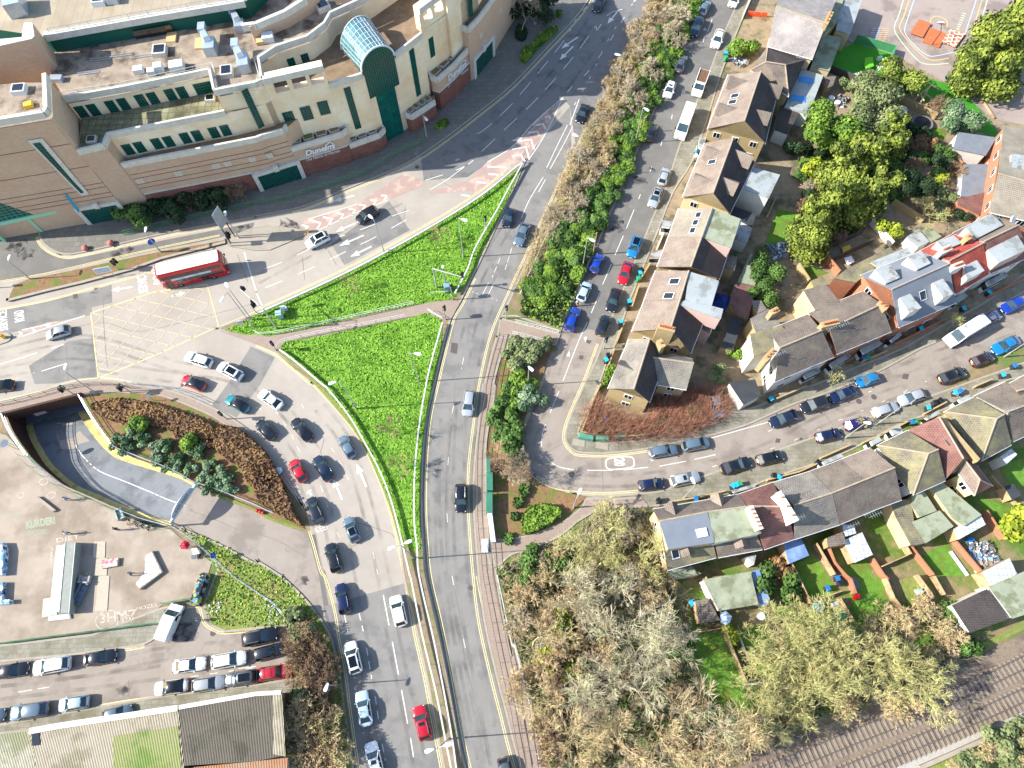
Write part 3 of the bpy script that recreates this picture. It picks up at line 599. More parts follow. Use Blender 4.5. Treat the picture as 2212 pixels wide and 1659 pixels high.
def proto_car(ty, colr, opt, loc, rz, label, group, cat):
    key = (ty, colr, opt)
    if key in CARS:
        c = copy_tree(CARS[key]); c.location = loc; c.rotation_euler.z = rz; c['label'] = label; c['category'] = cat
        if group: c['group'] = group
        elif 'group' in c: del c['group']
        return c
    r = empty('parked_car' if 'parked' in label else 'car', (0, 0, 0), label, cat, group)
    if ty in ('van', 'longvan'): van_parts(r, ty, colr)
    elif ty == 'pickup': pickup_parts(r, colr)
    else:
        out, parts = car_meshes(ty, colr, opt)
        for k, (mb, ms, smt) in out.items():
            o = mb.build(k.strip(), ms, r, smooth=smt)
            if smt:
                bm = bmesh.new(); bm.from_mesh(o.data); bmesh.ops.remove_doubles(bm, verts=bm.verts, dist=.002)
                for e in bm.edges:
                    if len(e.link_faces) == 2 and e.calc_face_angle(0) > .75: e.smooth = False
                bm.to_mesh(o.data); bm.free()
        for q in parts:
            o = q[1].build(q[0], q[2], r)
            if len(q) > 3: q[3][1].build(q[3][0], q[3][2], o)
    r.location = loc; r.rotation_euler.z = rz; CARS[key] = r
    return r
def van_parts(r, ty, colr):
    L = 5.2 if ty == 'van' else 6.4; H = 1.98 if ty == 'van' else 2.45; Wd = 1.98; P = paint(colr); X = lambda x: L/2-x
    b = MB(); prof = [(0, .35, .45, .86), (.05, .3, .85, .95), (.75, .3, 1.12, 1), (.95, .3, 1.2, 1), (1.75, .3, H-.08, .93), (2.1, .3, H, .92), (L-.1, .3, H, .92), (L, .35, H-.06, .9)]
    rg = []
    for x, z0, z1, k in prof:
        wt = Wd/2*k; wb = Wd/2*(1 if x > .3 and x < L-.05 else .93)
        zm = min(z1-.1, 1.15)
        c = [(-wb*.97, z0), (-wb, .6), (-wb, zm), (-wt, z1-.08), (-wt*.93, z1)]; c += [(-y, z) for y, z in c[::-1]]
        rg.append([Vector((X(x), y, z)) for y, z in c])
    for p, q in zip(rg, rg[1:]):
        for k in range(len(p)-1): b.face([p[k], q[k], q[k+1], p[k+1]])
    b.face(rg[0]); b.face(rg[-1][::-1]); b.build('body', [P], r)
    w_ = MB(); o = .015; w_.face([Vector((X(.98)+o, y, 1.22+o)) if z else Vector((X(1.7)+o, y*.93, H-.13+o)) for y, z in ((-.86, 1), (.86, 1), (.86, 0), (-.86, 0))]); w_.build('windscreen', [M_ws], r)
    for s in (1, -1):
        q = MB(); f = [Vector((X(1.25), s*(Wd/2+.005), 1.2)), Vector((X(2.25), s*(Wd/2+.005), 1.2)), Vector((X(2.2), s*(Wd/2*.945+.005), 1.7)), Vector((X(1.65), s*(Wd/2*.945+.005), 1.7))]; q.face(f if s < 0 else f[::-1]); q.face(f[::-1] if s < 0 else f); q.build('side_window', [M_cglass], r)
        for x in (.95, L-1.0):
            t = MB(); t.tube((X(x), s*(Wd/2-.2), .34), (X(x), s*(Wd/2+.01), .34), .35, .34, 14); t = t.build('wheel', [M_tyre], r); u = MB(); u.tube((X(x), s*(Wd/2), .34), (X(x), s*(Wd/2+.02), .34), .2, .19, 10); u.build('rim', [M_rim], t)
        q = MB(); q.box((X(1.3), s*(Wd/2+.13), 1.25), (.15, .24, .3)); q.build('wing_mirror', [M_trim], r)
        q = MB(); q.box((X(.12), s*.78, .85), (.2, .3, .22), -s*.3, 0, .8); q.build('headlight', [M_lamp], r)
        q = MB(); q.box((X(L-.01), s*.9, 1.0), (.06, .14, .5)); q.build('tail_light', [M_tail], r)
    rb = MB()
    for k in range(6): rb.box((X(2.4+(L-3)*k/5), 0, H+.012), (.05, Wd*.82, .03))
    rb.build('roof_ribs', [P], r)
def pickup_parts(r, colr):
    van_parts(r, 'van', colr)
    for c in kids(r):
        if c.name.startswith('roof_ribs'): bpy.data.objects.remove(c)
    b = MB(); b.box((-.95, 0, 2.0), (2.9, 1.7, .08)); b.build('load_bed', [mat('bed_wood', '5b4030', '73543c', 3)], r)
    for s in (1, -1): q = MB(); q.box((-.95, s*.9, 2.08), (2.95, .1, .28)); q.build('side_board', [paint('white')], r)
QUE = 'cars queuing on the curve'; PST = 'cars parked along the residential street'; CPK = 'cars parked beside the car park road'
DATA = [
('hatch','silver','','01: 398,1245','01: 612,1185','silver hatchback driving away to the left of the yellow box junction',None),
('estate','white','','01: 1605,1412','01: 1830,1488','white estate car leading the queue just below the yellow box',QUE),
('suv','white','p','01: 1895,1500','01: 2088,1605','white car with a black glass roof behind the white leading car',QUE),
('hatch','red','b','01: 1580,1612','01: 1770,1690','red hatchback with a black roof on the inside lane',QUE),
('saloon','black','','01: -110,1690','01: 118,1665','black car cut off by the left edge of the photo',None),
('hatch','teal','b','02: 1965,120','02: 2145,225','turquoise small car with a black roof on the grey crossing patch',QUE),
('saloon','white','','12: 50,80','12: 205,190','white saloon right of the turquoise car',QUE),
('hatch','dark','','12: 30,335','12: 145,460','dark hatchback behind the turquoise car on the inside lane',QUE),
('saloon','black','','12: 335,320','12: 462,470','black saloon behind the white saloon in the middle of the curve',QUE),
('hatch','steel','','12: 745,465','12: 835,625','grey hatchback alone in the outer lane beside the lawn barrier',QUE),
('hatch','red','','12: 320,670','12: 415,830','plain red small car on the inside of the curve beside a dark saloon',QUE),
('saloon','darkblue','','12: 535,655','12: 628,805','dark blue saloon right of the plain red small car',QUE),
('suv','dark','r','12: 475,1000','12: 558,1190','dark off-roader with silver roof rails beside the tip of the planting bed',QUE),
('hatch','steel','p','12: 795,1170','12: 865,1350','grey hatchback with a glass roof in the outer queue lane',QUE),
('suv','black','r','12: 640,1390','12: 705,1615','large black off-roader with roof rails below the word KEEP',QUE),
('suv','navy','r','13: 735,80','13: 778,315','navy blue off-roader with roof rails where the road turns grey',QUE),
('suv','white','','13: 1208,200','13: 1255,408','white off-roader beside the central barrier',QUE),
('suv','white','p','13: 812,585','13: 868,830','white off-roader with a black glass roof next to the grass verge',QUE),
('saloon','pale','','13: 910,1005','13: 958,1285','pale blue saloon in the left lane near the bottom',QUE),
('saloon','white','s','13: 990,1455','13: 1055,1725','white saloon cut off by the bottom edge of the photo',QUE),
('suv','red','sr','13: 1405,1130','13: 1470,1410','bright red off-roader near the double lamp at the bottom',QUE),
('mpv','silver','','12: 1825,275','12: 1852,62','silver people carrier driving down the link road',None),
('suv','black','r','12: 1772,1105','12: 1772,872','black off-roader driving down the link road beside the green cabinets',None),
('hatch','grey','','13: 2195,1820','13: 2135,1590','grey car cut off by the bottom edge on the link road',None),
('hatch','darkblue','','11: 2158,290','11: 2215,150','dark blue hatchback on the link road beside the tip of the upper lawn',None),
('saloon','steel','','21: 48,460','21: 128,270','silver blue saloon just behind the dark blue hatchback on the link road',None),
('saloon','black','','20: 578,1055','20: 640,905','black saloon at the edge of the long building shadow',None),
('hatch','black','','20: 718,95','20: 790,-35','black car on the wide upper road at the top edge',None),
('suv','black','','11: 890,245','11: 1035,160','black off-roader passing the white chevrons',None),
('suv','white','p','11: 452,460','11: 615,380','white off-roader with a black glass roof beside the concrete island',None),
('hatch','white','','20: 1897,58','20: 1950,-60','white car parked on the right side at the top edge of the street',PST),
('saloon','steel','','20: 1690,12','20: 1632,128','steel blue saloon parked on the left side at the top edge of the street',PST),
('suv','darkblue','','20: 1560,315','20: 1625,155','dark blue off-roader parked nose to tail with the steel blue saloon',PST),
('saloon','white','','20: 1748,415','20: 1808,258','white saloon parked on the right of the street beside the green bushes',PST),
('saloon','grey','','20: 1485,480','20: 1435,620','grey saloon parked on the left beside the dark hedge',PST),
('hatch','white','s','20: 1337,842','20: 1385,705','white hatchback parked opposite the white pickup',PST),
('pickup','white','','20: 1590,830','20: 1655,650','white pickup truck with a brown load bed parked at the kerb',PST),
('longvan','white','','20: 1437,1215','20: 1542,930','long white van parked in front of the brown roofed house',PST),
('hatch','black','','20: 1228,1085','20: 1175,1215','black hatchback parked below the tall lamp on the hedge side',PST),
('hatch','silver','','20: 1338,1460','20: 1290,1592','silver hatchback parked on the right below the long white van',PST),
('saloon','silver','p','21: 1207,130','21: 1270,-35','silver car with a dark roof parked next below the silver hatchback',PST),
('suv','lightblue','p','21: 1027,562','21: 1090,392','light blue off-roader with a dark glass roof on the street',PST),
('saloon','red','','21: 952,782','21: 1005,620','red saloon parked between the light blue car and a black saloon',PST),
('hatch','blue','','21: 765,548','21: 705,690','vivid blue hatchback parked against the end of the green hedge',PST),
('hatch','pale','','21: 655,788','21: 592,938','pale silver hatchback parked between the two blue cars',PST),
('estate','blue','','21: 555,1012','21: 492,1192','deep blue estate car with a person leaning at its bonnet',PST),
('saloon','dark','','21: 847,1022','21: 905,845','dark saloon parked just below the red saloon',PST),
('hatch','dark','','21: 815,1082','21: 757,1228','dark hatchback parked last before the crossing',PST),
('hatch','navy','','22: 1298,858','22: 1102,882','small navy hatchback parked first after the bend beside the yellow lines',PST),
('estate','silver','s','22: 1620,795','22: 1365,848','silver estate car with a sunroof parked beneath the leaning street lamp',PST),
('estate','steel','','22: 1412,560','22: 1193,598','grey estate car parked in front of the twiggy red hedge',PST),
('mpv','steel','','22: 1700,500','22: 1468,545','blue grey people carrier parked in front of the twiggy red hedge',PST),
('saloon','black','','22: 2062,668','22: 1805,745','black saloon parked behind the silver estate car',PST),
('hatch','black','','f: 1691,983','f: 1634,996','black hatchback parked ahead of the black saloon on the lower kerb',PST),
('saloon','darkblue','','32: 22,342','32: 255,258','dark blue saloon parked on the upper kerb beside the driveway',PST),
('suv','dark','','32: 290,218','32: 518,142','dark off-roader parked in the middle of three dark cars on the upper kerb',PST),
('saloon','navy','','32: 542,130','32: 755,52','navy saloon parked under the small street tree',PST),
('hatch','lightblue','','31: 775,1650','31: 945,1598','bright blue hatchback parked at the end of the three dark cars',PST),
('hatch','navy','','32: 630,422','32: 412,472','navy hatchback parked on the lower kerb behind the purple car',PST),
('hatch','purple','','32: 868,318','32: 662,372','purple hatchback parked on the lower kerb under bare twigs',PST),
('estate','silver','','32: 1112,190','32: 912,258','silver estate car parked behind the tall leaning lamp',PST),
('hatch','silver','','32: 1135,152','32: 1352,78','pale silver hatchback facing left ahead of the silver estate car',PST),
('hatch','black','','31: 1700,1545','31: 1478,1628','black hatchback parked on the lower kerb below the maroon car',PST),
('hatch','maroon','','31: 1942,1410','31: 1758,1482','dark maroon hatchback parked on the lower kerb',PST),
('saloon','lightblue','','31: 1945,1375','31: 2160,1272','bright turquoise blue saloon parked at the right edge of the street',PST),
('longvan','white','','31: 1545,1305','31: 1835,1130','white panel van parked beside the bare street tree',PST),
('hatch','lilac','','31: 2002,1050','31: 1845,1125','lilac grey hatchback parked behind the white panel van',PST),
('estate','blue','','31: 2025,1022','31: 2205,930','blue estate car parked at the right edge above the white panel van',PST),
('hatch','silver','','22: 1790,292','22: 1738,75','silver car standing on the driveway half covered by red twigs',None),
('saloon','dark','','03: 235,795','03: -30,838','dark saloon cut off by the left edge on the upper kerb of the car park',CPK),
('suv','white','','03: 292,802','03: 612,745','white off-roader parked between two dark saloons by the skate park',CPK),
('saloon','dark','','03: 1000,682','03: 722,730','dark saloon parked alone below the skate park fence',CPK),
('van','white','','03: 1530,275','03: 1425,530','white van standing at the skate park gate',None),
('saloon','white','','03: 1775,752','03: 1500,788','white saloon parked at the left end of the upper row',CPK),
('suv','white','r','03: 2130,700','03: 1828,752','white off-roader with roof rails parked ahead of the white saloon',CPK),
('saloon','white','b','03: 1335,980','03: 1622,940','white saloon with a black roof parked beside the yellow line',CPK),
('estate','silver','','03: 1930,912','03: 1670,955','silver estate car parked behind the grey roofed one',CPK),
('suv','grey','p','03: 1950,905','03: 2235,860','grey car with a glass roof parked beside the red car',CPK),
('estate','red','rc','13: 312,812','13: 12,855','red estate car with roof bars parked against the bushes',CPK),
('estate','dark','','13: 245,620','13: -25,692','dark estate car parked between the red estate car and a black one',CPK),
('suv','black','r','13: 185,490','13: -120,560','black off-roader with roof rails parked at the top of the bush side row',CPK),
('suv','steel','r','03: 95,1192','03: 420,1142','grey blue off-roader with roof rails parked on the lower kerb',CPK),
('hatch','pale','','03: 508,1122','03: 768,1080','pale hatchback parked ahead of the grey blue off-roader',CPK),
('hatch','steel','','03: 1120,1165','03: 905,1215','grey blue hatchback half hidden behind the edge of the shed roof',None),
('hatch','steel','','03: 20,1200','03: -190,1235','grey blue hatchback cut off by the left edge on the lower kerb',CPK),
]
for ty, cl, opt, fr, re, lab, grp in DATA:
    a, b = W1(fr, .6), W1(re, .6); c = (a+b)/2; d = a-b
    cat = 'van' if 'van' in ty else 'pickup truck' if ty == 'pickup' else 'car'
    r = proto_car(ty, cl, opt, (c.x, c.y, .02), math.atan2(d.y, d.x), lab, grp, cat)
    L = {'van': 5.2, 'longvan': 6.4, 'pickup': 5.2}.get(ty) or CT[ty][0]
    k = max(.93, min(1.12, d.xy.length/L)); r.scale = (k, (k+1)/2, 1)
    r.name = {'van': 'van', 'longvan': 'van', 'pickup': 'pickup_truck'}.get(ty, 'parked_car' if grp in (PST, CPK) else 'car')
# ---------------------------------------------------------------- double decker bus
fr, re = (W1('01: 1985,722')+W1('01: 1880,545', 4.3))/2, None
P0, P1 = W1('01: 1440,852'), W1('01: 1985,722')                    # near side, on the ground
d = (P1-P0).normalized(); n = Vector((-d.y, d.x, 0)); L = 10.6; c = P0+d*(L/2)+n*1.275
bus = empty('bus', (0, 0, 0), 'red double decker bus with a white roof entering the junction beside the planter island', 'bus')
M_red = mat('bus_red', 'b5081a', rough=.25, coat=.8); M_bw = mat('bus_roof_white', 'd9dadb', rough=.5)
def rr_out(L, W_, r, n_=4):
    o = []
    for cx, cy, a0 in ((L/2-r, W_/2-r, 0), (-L/2+r, W_/2-r, 90), (-L/2+r, -W_/2+r, 180), (L/2-r, -W_/2+r, 270)):
        for k in range(n_+1):
            t = math.radians(a0+90*k/n_); o.append(Vector((cx+r*math.cos(t), cy+r*math.sin(t), 0)))
    return o
b = MB(); lv = [(.35, 0, 0), (1.2, 0, 0), (3.7, 0, -.02), (4.15, -.10, -.06), (4.32, -.3, -.14)]; o0 = rr_out(L, 2.55, .38)
rings = [[Vector((p.x*(1+2*dx/L), p.y*(1+2*dy_/2.55), z)) for p in o0] for z, dx, dy_ in lv]
for p, q in zip(rings, rings[1:]):
    for k in range(len(p)): b.face([p[k], p[(k+1) % len(p)], q[(k+1) % len(p)], q[k]])
b.face(rings[-1]); b.build('body', [M_red], bus)
b = MB(); b.prism([Vector((p.x*.93, p.y*.86, 0)) for p in o0], 4.325, 4.36); b.box((-2.5, .1, 4.375), (2.2, .9, .03)); b.box((-2.5, .1, 4.385), (1.7, .5, .03)); b.build('roof_panel', [M_bw], bus)
for s in (1, -1):
    y = s*1.285
    for z0, z1, x0, x1 in ((2.75, 3.45, -L/2+.5, L/2-.5), (1.25, 2.0, -L/2+2.3, L/2-.6)):
        for k in range(8):
            a0 = x0+(x1-x0)*k/8+.04; a1 = x0+(x1-x0)*(k+1)/8-.04; q = MB(); q.box(((a0+a1)/2, y, (z0+z1)/2), (a1-a0, .03, z1-z0)); q.build('window', [M_cglass], bus)
    q = MB(); q.box((-.3, y, 2.38), (6.4, .03, .5), 0, 0); q = q.build('advert_panel', [mat('advert_blue', '8fb6c4', 'c9d6d6', .8)], bus)
    for x in (-L/2+2.6, L/2-2.6):
        t = MB(); t.tube((x, s*1.0, .48), (x, s*1.29, .48), .48, .47, 16); t = t.build('wheel', [M_tyre], bus); u = MB(); u.tube((x, s*1.28, .48), (x, s*1.31, .48), .26, .24, 10); u.build('rim', [M_rim], t)
for x0, x1 in ((-4.7, -3.6), (.9, 2.1)):                             # doors on the near side
    q = MB(); q.box(((x0+x1)/2, -1.29, 1.2), (x1-x0, .03, 1.65)); q = q.build('door', [M_cglass], bus); u = MB(); u.box(((x0+x1)/2, -1.31, 1.2), (.05, .02, 1.65)); u.box(((x0+x1)/2, -1.31, .45), (x1-x0, .02, .08)); u.build('door_frame', [M_red], q)
q = MB(); q.box((L/2-.0, 0, 3.2), (.1, 2.1, .95)); q.box((L/2+.0, 0, 1.75), (.1, 2.2, 1.1)); q.build('windscreen', [M_cglass], bus)
q = MB(); q.box((L/2+.02, 0, 2.5), (.1, 1.6, .3)); q.build('destination_blind', [M_trim], bus)
q = MB(); q.box((-L/2, 0, 1.6), (.1, 1.6, .5)); q.build('rear_window', [M_cglass], bus)
for s in (1, -1):
    q = MB(); q.box((L/2-.08, s*1.0, .75), (.12, .36, .22)); q.build('headlight', [M_lamp], bus)
    q = MB(); q.box((-L/2+.02, s*1.1, 1.0), (.1, .16, .5)); q.build('tail_light', [M_tail], bus)
    q = MB(); q.box((L/2+.05, s*1.45, 2.2), (.2, .2, .4)); q.build('wing_mirror', [M_trim], bus)
for x in (-4.75+.0, -1.0):
    q = MB(); ring = [Vector((x+.22*math.cos(t*math.pi/8), -1.30, 2.35+.22*math.sin(t*math.pi/8))) for t in range(17)]; q.path(ring, .035, 4); q.box((x, -1.302, 2.35), (.6, .02, .07)); q.build('roundel', [M_plw], bus)
bus.location = (c.x, c.y, .02); bus.rotation_euler.z = math.atan2(d.y, d.x)
# ================================================================ RAMP TO THE UNDERGROUND CAR PARK
NR = len(R_out)
def rz(i): return -4.7*(1-(i/(NR-1)))**1.15
for i in range(NR): pass
rb_ = MB(); fl = MB(); yl = MB()
M_rwall = brickmat('ramp_brick', '5a3a30', '4b322a', '3a2c27', .45, .15, .01, dirt='33302b')
M_rfloor = mat('ramp_asphalt', '6b6f72', '74777a', .4, bump=.15, bsc=20, c3='606366', sc3=.3)
M_ryel = mat('ramp_kerb_yellow', 'c2ac62', 'cfbd80', .8, c3='a0955c', sc3=.7)
ent = (R_out[0]-R_out[1]).normalized()*0+Vector((-.28, .96, 0))*14
for i in range(NR-1):
    a, b = R_out[i], R_out[i+1]; c, d = R_in[i], R_in[i+1]; z0, z1 = rz(i), rz(i+1)
    v = lambda p, z: Vector((p.x, p.y, z))
    fl.face([v(a, z0), v(b, z1), v(d, z1), v(c, z0)])
    rb_.face([v(a, 0.13), v(b, 0.13), v(b, z1), v(a, z0)]); rb_.face([v(c, 0.13), v(c, z0), v(d, z1), v(d, 0.13)])
    for s0, s1 in ((0.0, .085), (1-.30*max(.12, (1-i/(NR-1)))-.02, 1.0)):
        n0 = s0 if s0 == 0 else 1-.28*max(.16, 1-i/(NR-1)); n1 = s0 if s0 == 0 else 1-.28*max(.16, 1-(i+1)/(NR-1))
        yl.face([v(a.lerp(c, n0), z0+.12), v(b.lerp(d, n1), z1+.12), v(b.lerp(d, s1), z1+.12), v(a.lerp(c, s1), z0+.12)])
        e0, e1 = (s1, s1) if s0 == 0 else (n0, n1)
        yl.face([v(a.lerp(c, e0), z0), v(b.lerp(d, e1), z1), v(b.lerp(d, e1), z1+.12), v(a.lerp(c, e0), z0+.12)])
A, C_ = R_out[0], R_in[0]; z0 = rz(0); v = lambda p, z: Vector((p.x, p.y, z))
fl.face([v(A, z0), v(C_, z0), v(C_+ent, z0), v(A+ent, z0)]); rb_.face([v(A, -.3), v(A, z0), v(A+ent, z0), v(A+ent, -.3)]); rb_.face([v(C_, -.3), v(C_+ent, -.3), v(C_+ent, z0), v(C_, z0)])
rb_.face([v(A+ent, z0), v(C_+ent, z0), v(C_+ent, -.3), v(A+ent, -.3)])
pt = MB()
for k in (0.0,): pt.face([v(A, .12), v(C_, .12), v(C_, -1.9), v(A, -1.9)]); pt.face([v(A, -1.9), v(C_, -1.9), v(C_+ent, -1.9), v(A+ent, -1.9)])
struct('ramp_floor', fl, [M_rfloor]); struct('ramp_wall', rb_, [M_rwall]); struct('ramp_kerb', yl, [M_ryel]); struct('ramp_portal', pt, [M_rwall])
b = MB(); P_ = [v(R_out[i].lerp(R_in[i], .5), rz(i)+.02) for i in range(8, NR)]; b.strip(P_, 0, .13, 0); struct('ramp_centre_line', b, [M_white])
b = MB(); b.face([v(R_out[i].lerp(R_in[i], s), rz(i)+.008) for i, s in ((0, .45), (0, .62), (3, .62), (6, .66), (8, .70), (8, .55), (9, .45), (8, .3), (5, .34), (2, .4))]); struct('ramp_patch', b, [M_tan])
bm_ = MB(); e = (A-C_).normalized(); n_ = Vector((e.y, -e.x, 0)); bm_.tube(v(A+n_*.25, -.9), v(C_+n_*.25, -.9), .28, .28, 4)
tag(bm_.build('clearance_beam', [mat('beam_white', 'c9ccd0', 'aab0b5', 2)]), 'white clearance beam across the mouth of the dark underground ramp', 'beam')
w_ = MB(); w_.wall([A+e*.6, C_-e*.6], 0, .35, 0.1, 1.0); tag(w_.build('parapet_wall', [M_rwall]), 'dark brick parapet wall over the mouth of the ramp', 'wall')
s_ = MB(); q = W('02: 280,255 370,222 405,245 310,275', -.3); s_.prism([Vector((p.x, p.y, 0)) for p in q], -.6, -.45, 0, bottom=True); tag(s_.build('ramp_sign_frame', [mat('sign_dark', '22242c')]), 'dark framed sign fixed on the wall above the clearance beam', 'sign')
# ================================================================ RAILINGS
M_rail = mat('rail_white', 'b9bab4', 'c8c8c2', 2, rough=.6); M_rgrey = mat('rail_grey', '8c9297', '9ea3a6', 2, rough=.5, metal=.3); M_rbrown = mat('rail_dark', '4c453f', '5a524b', 2, rough=.6); M_rgreen = mat('rail_green', '3f7a52', '4a8a5f', 2, rough=.5); M_rblue = mat('rail_galvanised', '97a6b3', 'b4bfc8', 1.5, rough=.4, metal=.4)
def rail(label, pts, h, sp, m, bars=(1.0,), r=.04, pr=.035, z0=.12, wide=None, name='railing', cat='railing', pm=None, infill=0, group=None):
    o = pts[len(pts)//2]; root = empty(name, (o.x, o.y, z0), label, cat, group)
    for f in bars:
        b = MB(); p3 = [Vector((p.x, p.y, z0+h*f)) for p in pts]
        if wide: b.wall(pts, 0, wide, z0+h*f-.32, z0+h*f)
        else: b.path(p3, r, 5)
        b.build('top_rail' if f == max(bars) else 'lower_rail', [m], root)
    P_ = resample(pts, sp); pm = pm or m; me = None
    for i, p in enumerate(P_[:95]):
        b = MB(); b.tube((p.x, p.y, z0-.05), (p.x, p.y, z0+h*max(bars)-(.02)), pr, pr, 4); b.build('post', [pm], root, uv=False)
    if infill:
        b = MB()
        for p in resample(pts, infill): b.tube((p.x, p.y, z0+.1), (p.x, p.y, z0+h*max(bars)), .014, .014, 3, cap=False)
        o = b.build('balusters', [m], root, uv=False)
    return root
GB = 'white safety barriers round the grass triangle'
rail('long white barrier along the top edge of the upper lawn', off(T_left[2:], .9), .85, 3.2, M_rail, wide=.2, name='safety_barrier', cat='barrier', pm=M_rbrown, group=GB)
rail('white barrier along the right side of the upper lawn', K('f: 1133,352 11: 2170,20 2090,170 1900,500 1830,690 1722,895', 4), .85, 3.2, M_rail, wide=.2, name='safety_barrier', cat='barrier', pm=M_rbrown, group=GB)
rail('white barrier down the right side of the lower lawn', K('11: 1615,1150 1530,1450 1480,1659 12: 1410,420 1375,850 1375,1200 1400,1440 1415,1659 13: 1540,550 1620,950 1700,1400 1740,1700', 4), .85, 2.6, M_rail, wide=.2, name='safety_barrier', cat='barrier', pm=M_rbrown, group=GB)
rail('curved white barrier along the left side of the lower lawn', K('11: 215,1380 350,1480 560,1659 12: 640,70 820,300 970,560 1080,770 1180,1030 1270,1380 1335,1659 13: 1350,50 1440,500 1560,1000 1640,1400 1700,1700', 4), .85, 2.6, M_rail, wide=.2, name='safety_barrier', cat='barrier', pm=M_rbrown, group=GB)
rail('pale railing on the upper side of the path across the triangle', K('11: 0,1225 110,1240 500,1165 950,1065 1370,972', 4), 1.05, 2.4, M_rail, (1, .5))
rail('pale railing on the lower side of the path across the triangle', K('11: 175,1375 235,1305 500,1240 870,1170 1290,1085', 4), 1.05, 2.4, M_rail, (1, .5))
rail('short railing panel at the lower lawn corner by the crossing', W('11: 1485,1035 1615,1110'), 1.05, 1.2, M_rail, (1, .5))
rail('low white rail standing in the upper lawn near the signal cabinet', W('11: 1510,890 1665,880'), .8, 2, M_rail)
rail('long dark pedestrian railing beside the right kerb of the link road', K('11: 2110,1240 2050,1450 2000,1659 12: 1985,120 1945,350 1920,600 1915,900 1920,1200 1950,1500 1965,1659 13: 2030,350 2110,750 2200,1150 23: 20,1330 80,1640', 4), 1.0, 2.6, M_rbrown, (1, .45), name='pedestrian_railing')
rail('dark pedestrian railing nearest the shrubs and twiggy wood', K('11: 2180,1250 2130,1450 2090,1659 12: 2070,150 2030,400 2005,650 2005,950 2020,1250 2040,1500 13: 2060,80 2150,500 2212,780 23: 40,1050 130,1659', 4), 1.0, 2.6, M_rbrown, (1, .45), name='pedestrian_railing')
rail('pedestrian railing round the bend beside the yellow lines on the left', K('02: -100,205 170,150 480,65 f: 155,838 230,833 285,841', 4), 1.05, 2.2, M_rbrown, (1, .5), name='pedestrian_railing')
rail('pale pedestrian railing on the curve above the brown planting bed', K('02: 1100,5 1400,35 1600,85 1800,175', 4), 1.05, 2.2, M_rgrey, (1, .5), name='pedestrian_railing')
rail('galvanised railing on the outer wall of the ramp beside the skate park', off(R_out, -.15), 1.15, 2.0, M_rblue, (1, .78, .3), r=.045, infill=.8, name='ramp_railing')
rail('galvanised railing on the inner wall of the ramp and along the planting bed', off(R_in, .15)+K('02: 1760,880 1900,925 2212,1050 12: 100,1100 160,1120', 3), 1.15, 2.2, M_rblue, (1, .75, .3), r=.045, infill=.8, name='ramp_railing')
rail('thin galvanised railing from the gantry down past the litter to the bushes', K('02: 1500,1235 1750,1410 2000,1640 13: 0,130 150,230 240,330', 4), 1.1, 2.4, M_rblue, (1, .1), r=.035, name='ramp_railing')
rail('green railing along the edge of the forecourt paving', K('01: 1080,375 1400,300 1890,190 2212,115 11: 250,70 500,-10 10: 500,1650 900,1520 1200,1350 1460,1230', 4), 1.1, 2.4, M_rgreen, (1, .55, .15), r=.045, name='forecourt_railing')
CR = 'pedestrian railings at the street crossing'
rail('white railing on the upper side of the short street crossing path', W('21: 25,1130 405,1225'), 1.05, 1.1, M_rail, (1, .5, .1), infill=.3, group=CR)
rail('white railing on the lower side of the short street crossing path', W('21: 0,1228 300,1305'), 1.05, 1.1, M_rail, (1, .5, .1), infill=.3, group=CR)
rail('white fence line between the hedge bank and the link road kerb', off(hs[10:-3], 1.4), .55, 3, M_rail, wide=.14, name='low_fence', cat='fence')
rail('mesh fence round the outer edge of the skate park near the ramp', K('02: 60,440 150,560 300,735 540,905 760,1010 1000,1110 1250,1215 1500,1300', 3), 1.6, 2.5, M_rgreen, (1,), r=.025, pr=.03, name='mesh_fence', cat='fence')
rail('green mesh fence between the skate park and its footway', K('03: 0,590 800,485 1390,410', 3), 1.7, 2.5, M_rgreen, (1, .5, .08), r=.03, infill=.25, name='mesh_fence', cat='fence')
rail('green mesh fence at the skate park gate beside the white van', K('03: 1430,245 1740,190', 3), 1.7, 1.5, M_rgreen, (1, .5, .08), r=.03, infill=.25, name='mesh_fence', cat='fence')
rail('white post and rail fence at the end of the east footway', K('13: 2085,0 2212,600 23: 20,600 150,1110', 3), .9, 3, M_rail, wide=.12, name='low_fence', cat='fence')
# ================================================================ LAMPS, SIGNALS, SIGNS
M_pole = mat('lamp_pole', '9a9e98', 'aeb1ab', 1.5, rough=.45, metal=.3); M_head = mat('lamp_head', 'd6dce0', rough=.3); M_sig = mat('signal_black', '14151c', rough=.4)
def signhead(root, c, ang, n=1):
    for k in range(n):
        b = MB(); o = Vector(c)+Vector((math.cos(ang), math.sin(ang), 0))*(.28+.0*k)+Vector((0, 0, -.0)); o += Vector((-math.sin(ang), math.cos(ang), 0))*(k*.5)
        b.box(o, (.34, .42, 1.1), ang); hd = b.build('signal_head', [M_sig], root)
        for j in range(3):
            q = MB(); p = o+Vector((math.cos(ang)*.2, math.sin(ang)*.2, .34-.34*j)); q.tube(p, p+Vector((math.cos(ang)*.22, math.sin(ang)*.22, 0)), .14, .14, 8, cap=False); q.tube(p, p+Vector((math.cos(ang)*.03, math.sin(ang)*.03, 0)), .12, .12, 8); q.build('lens_hood', [M_sig], hd)
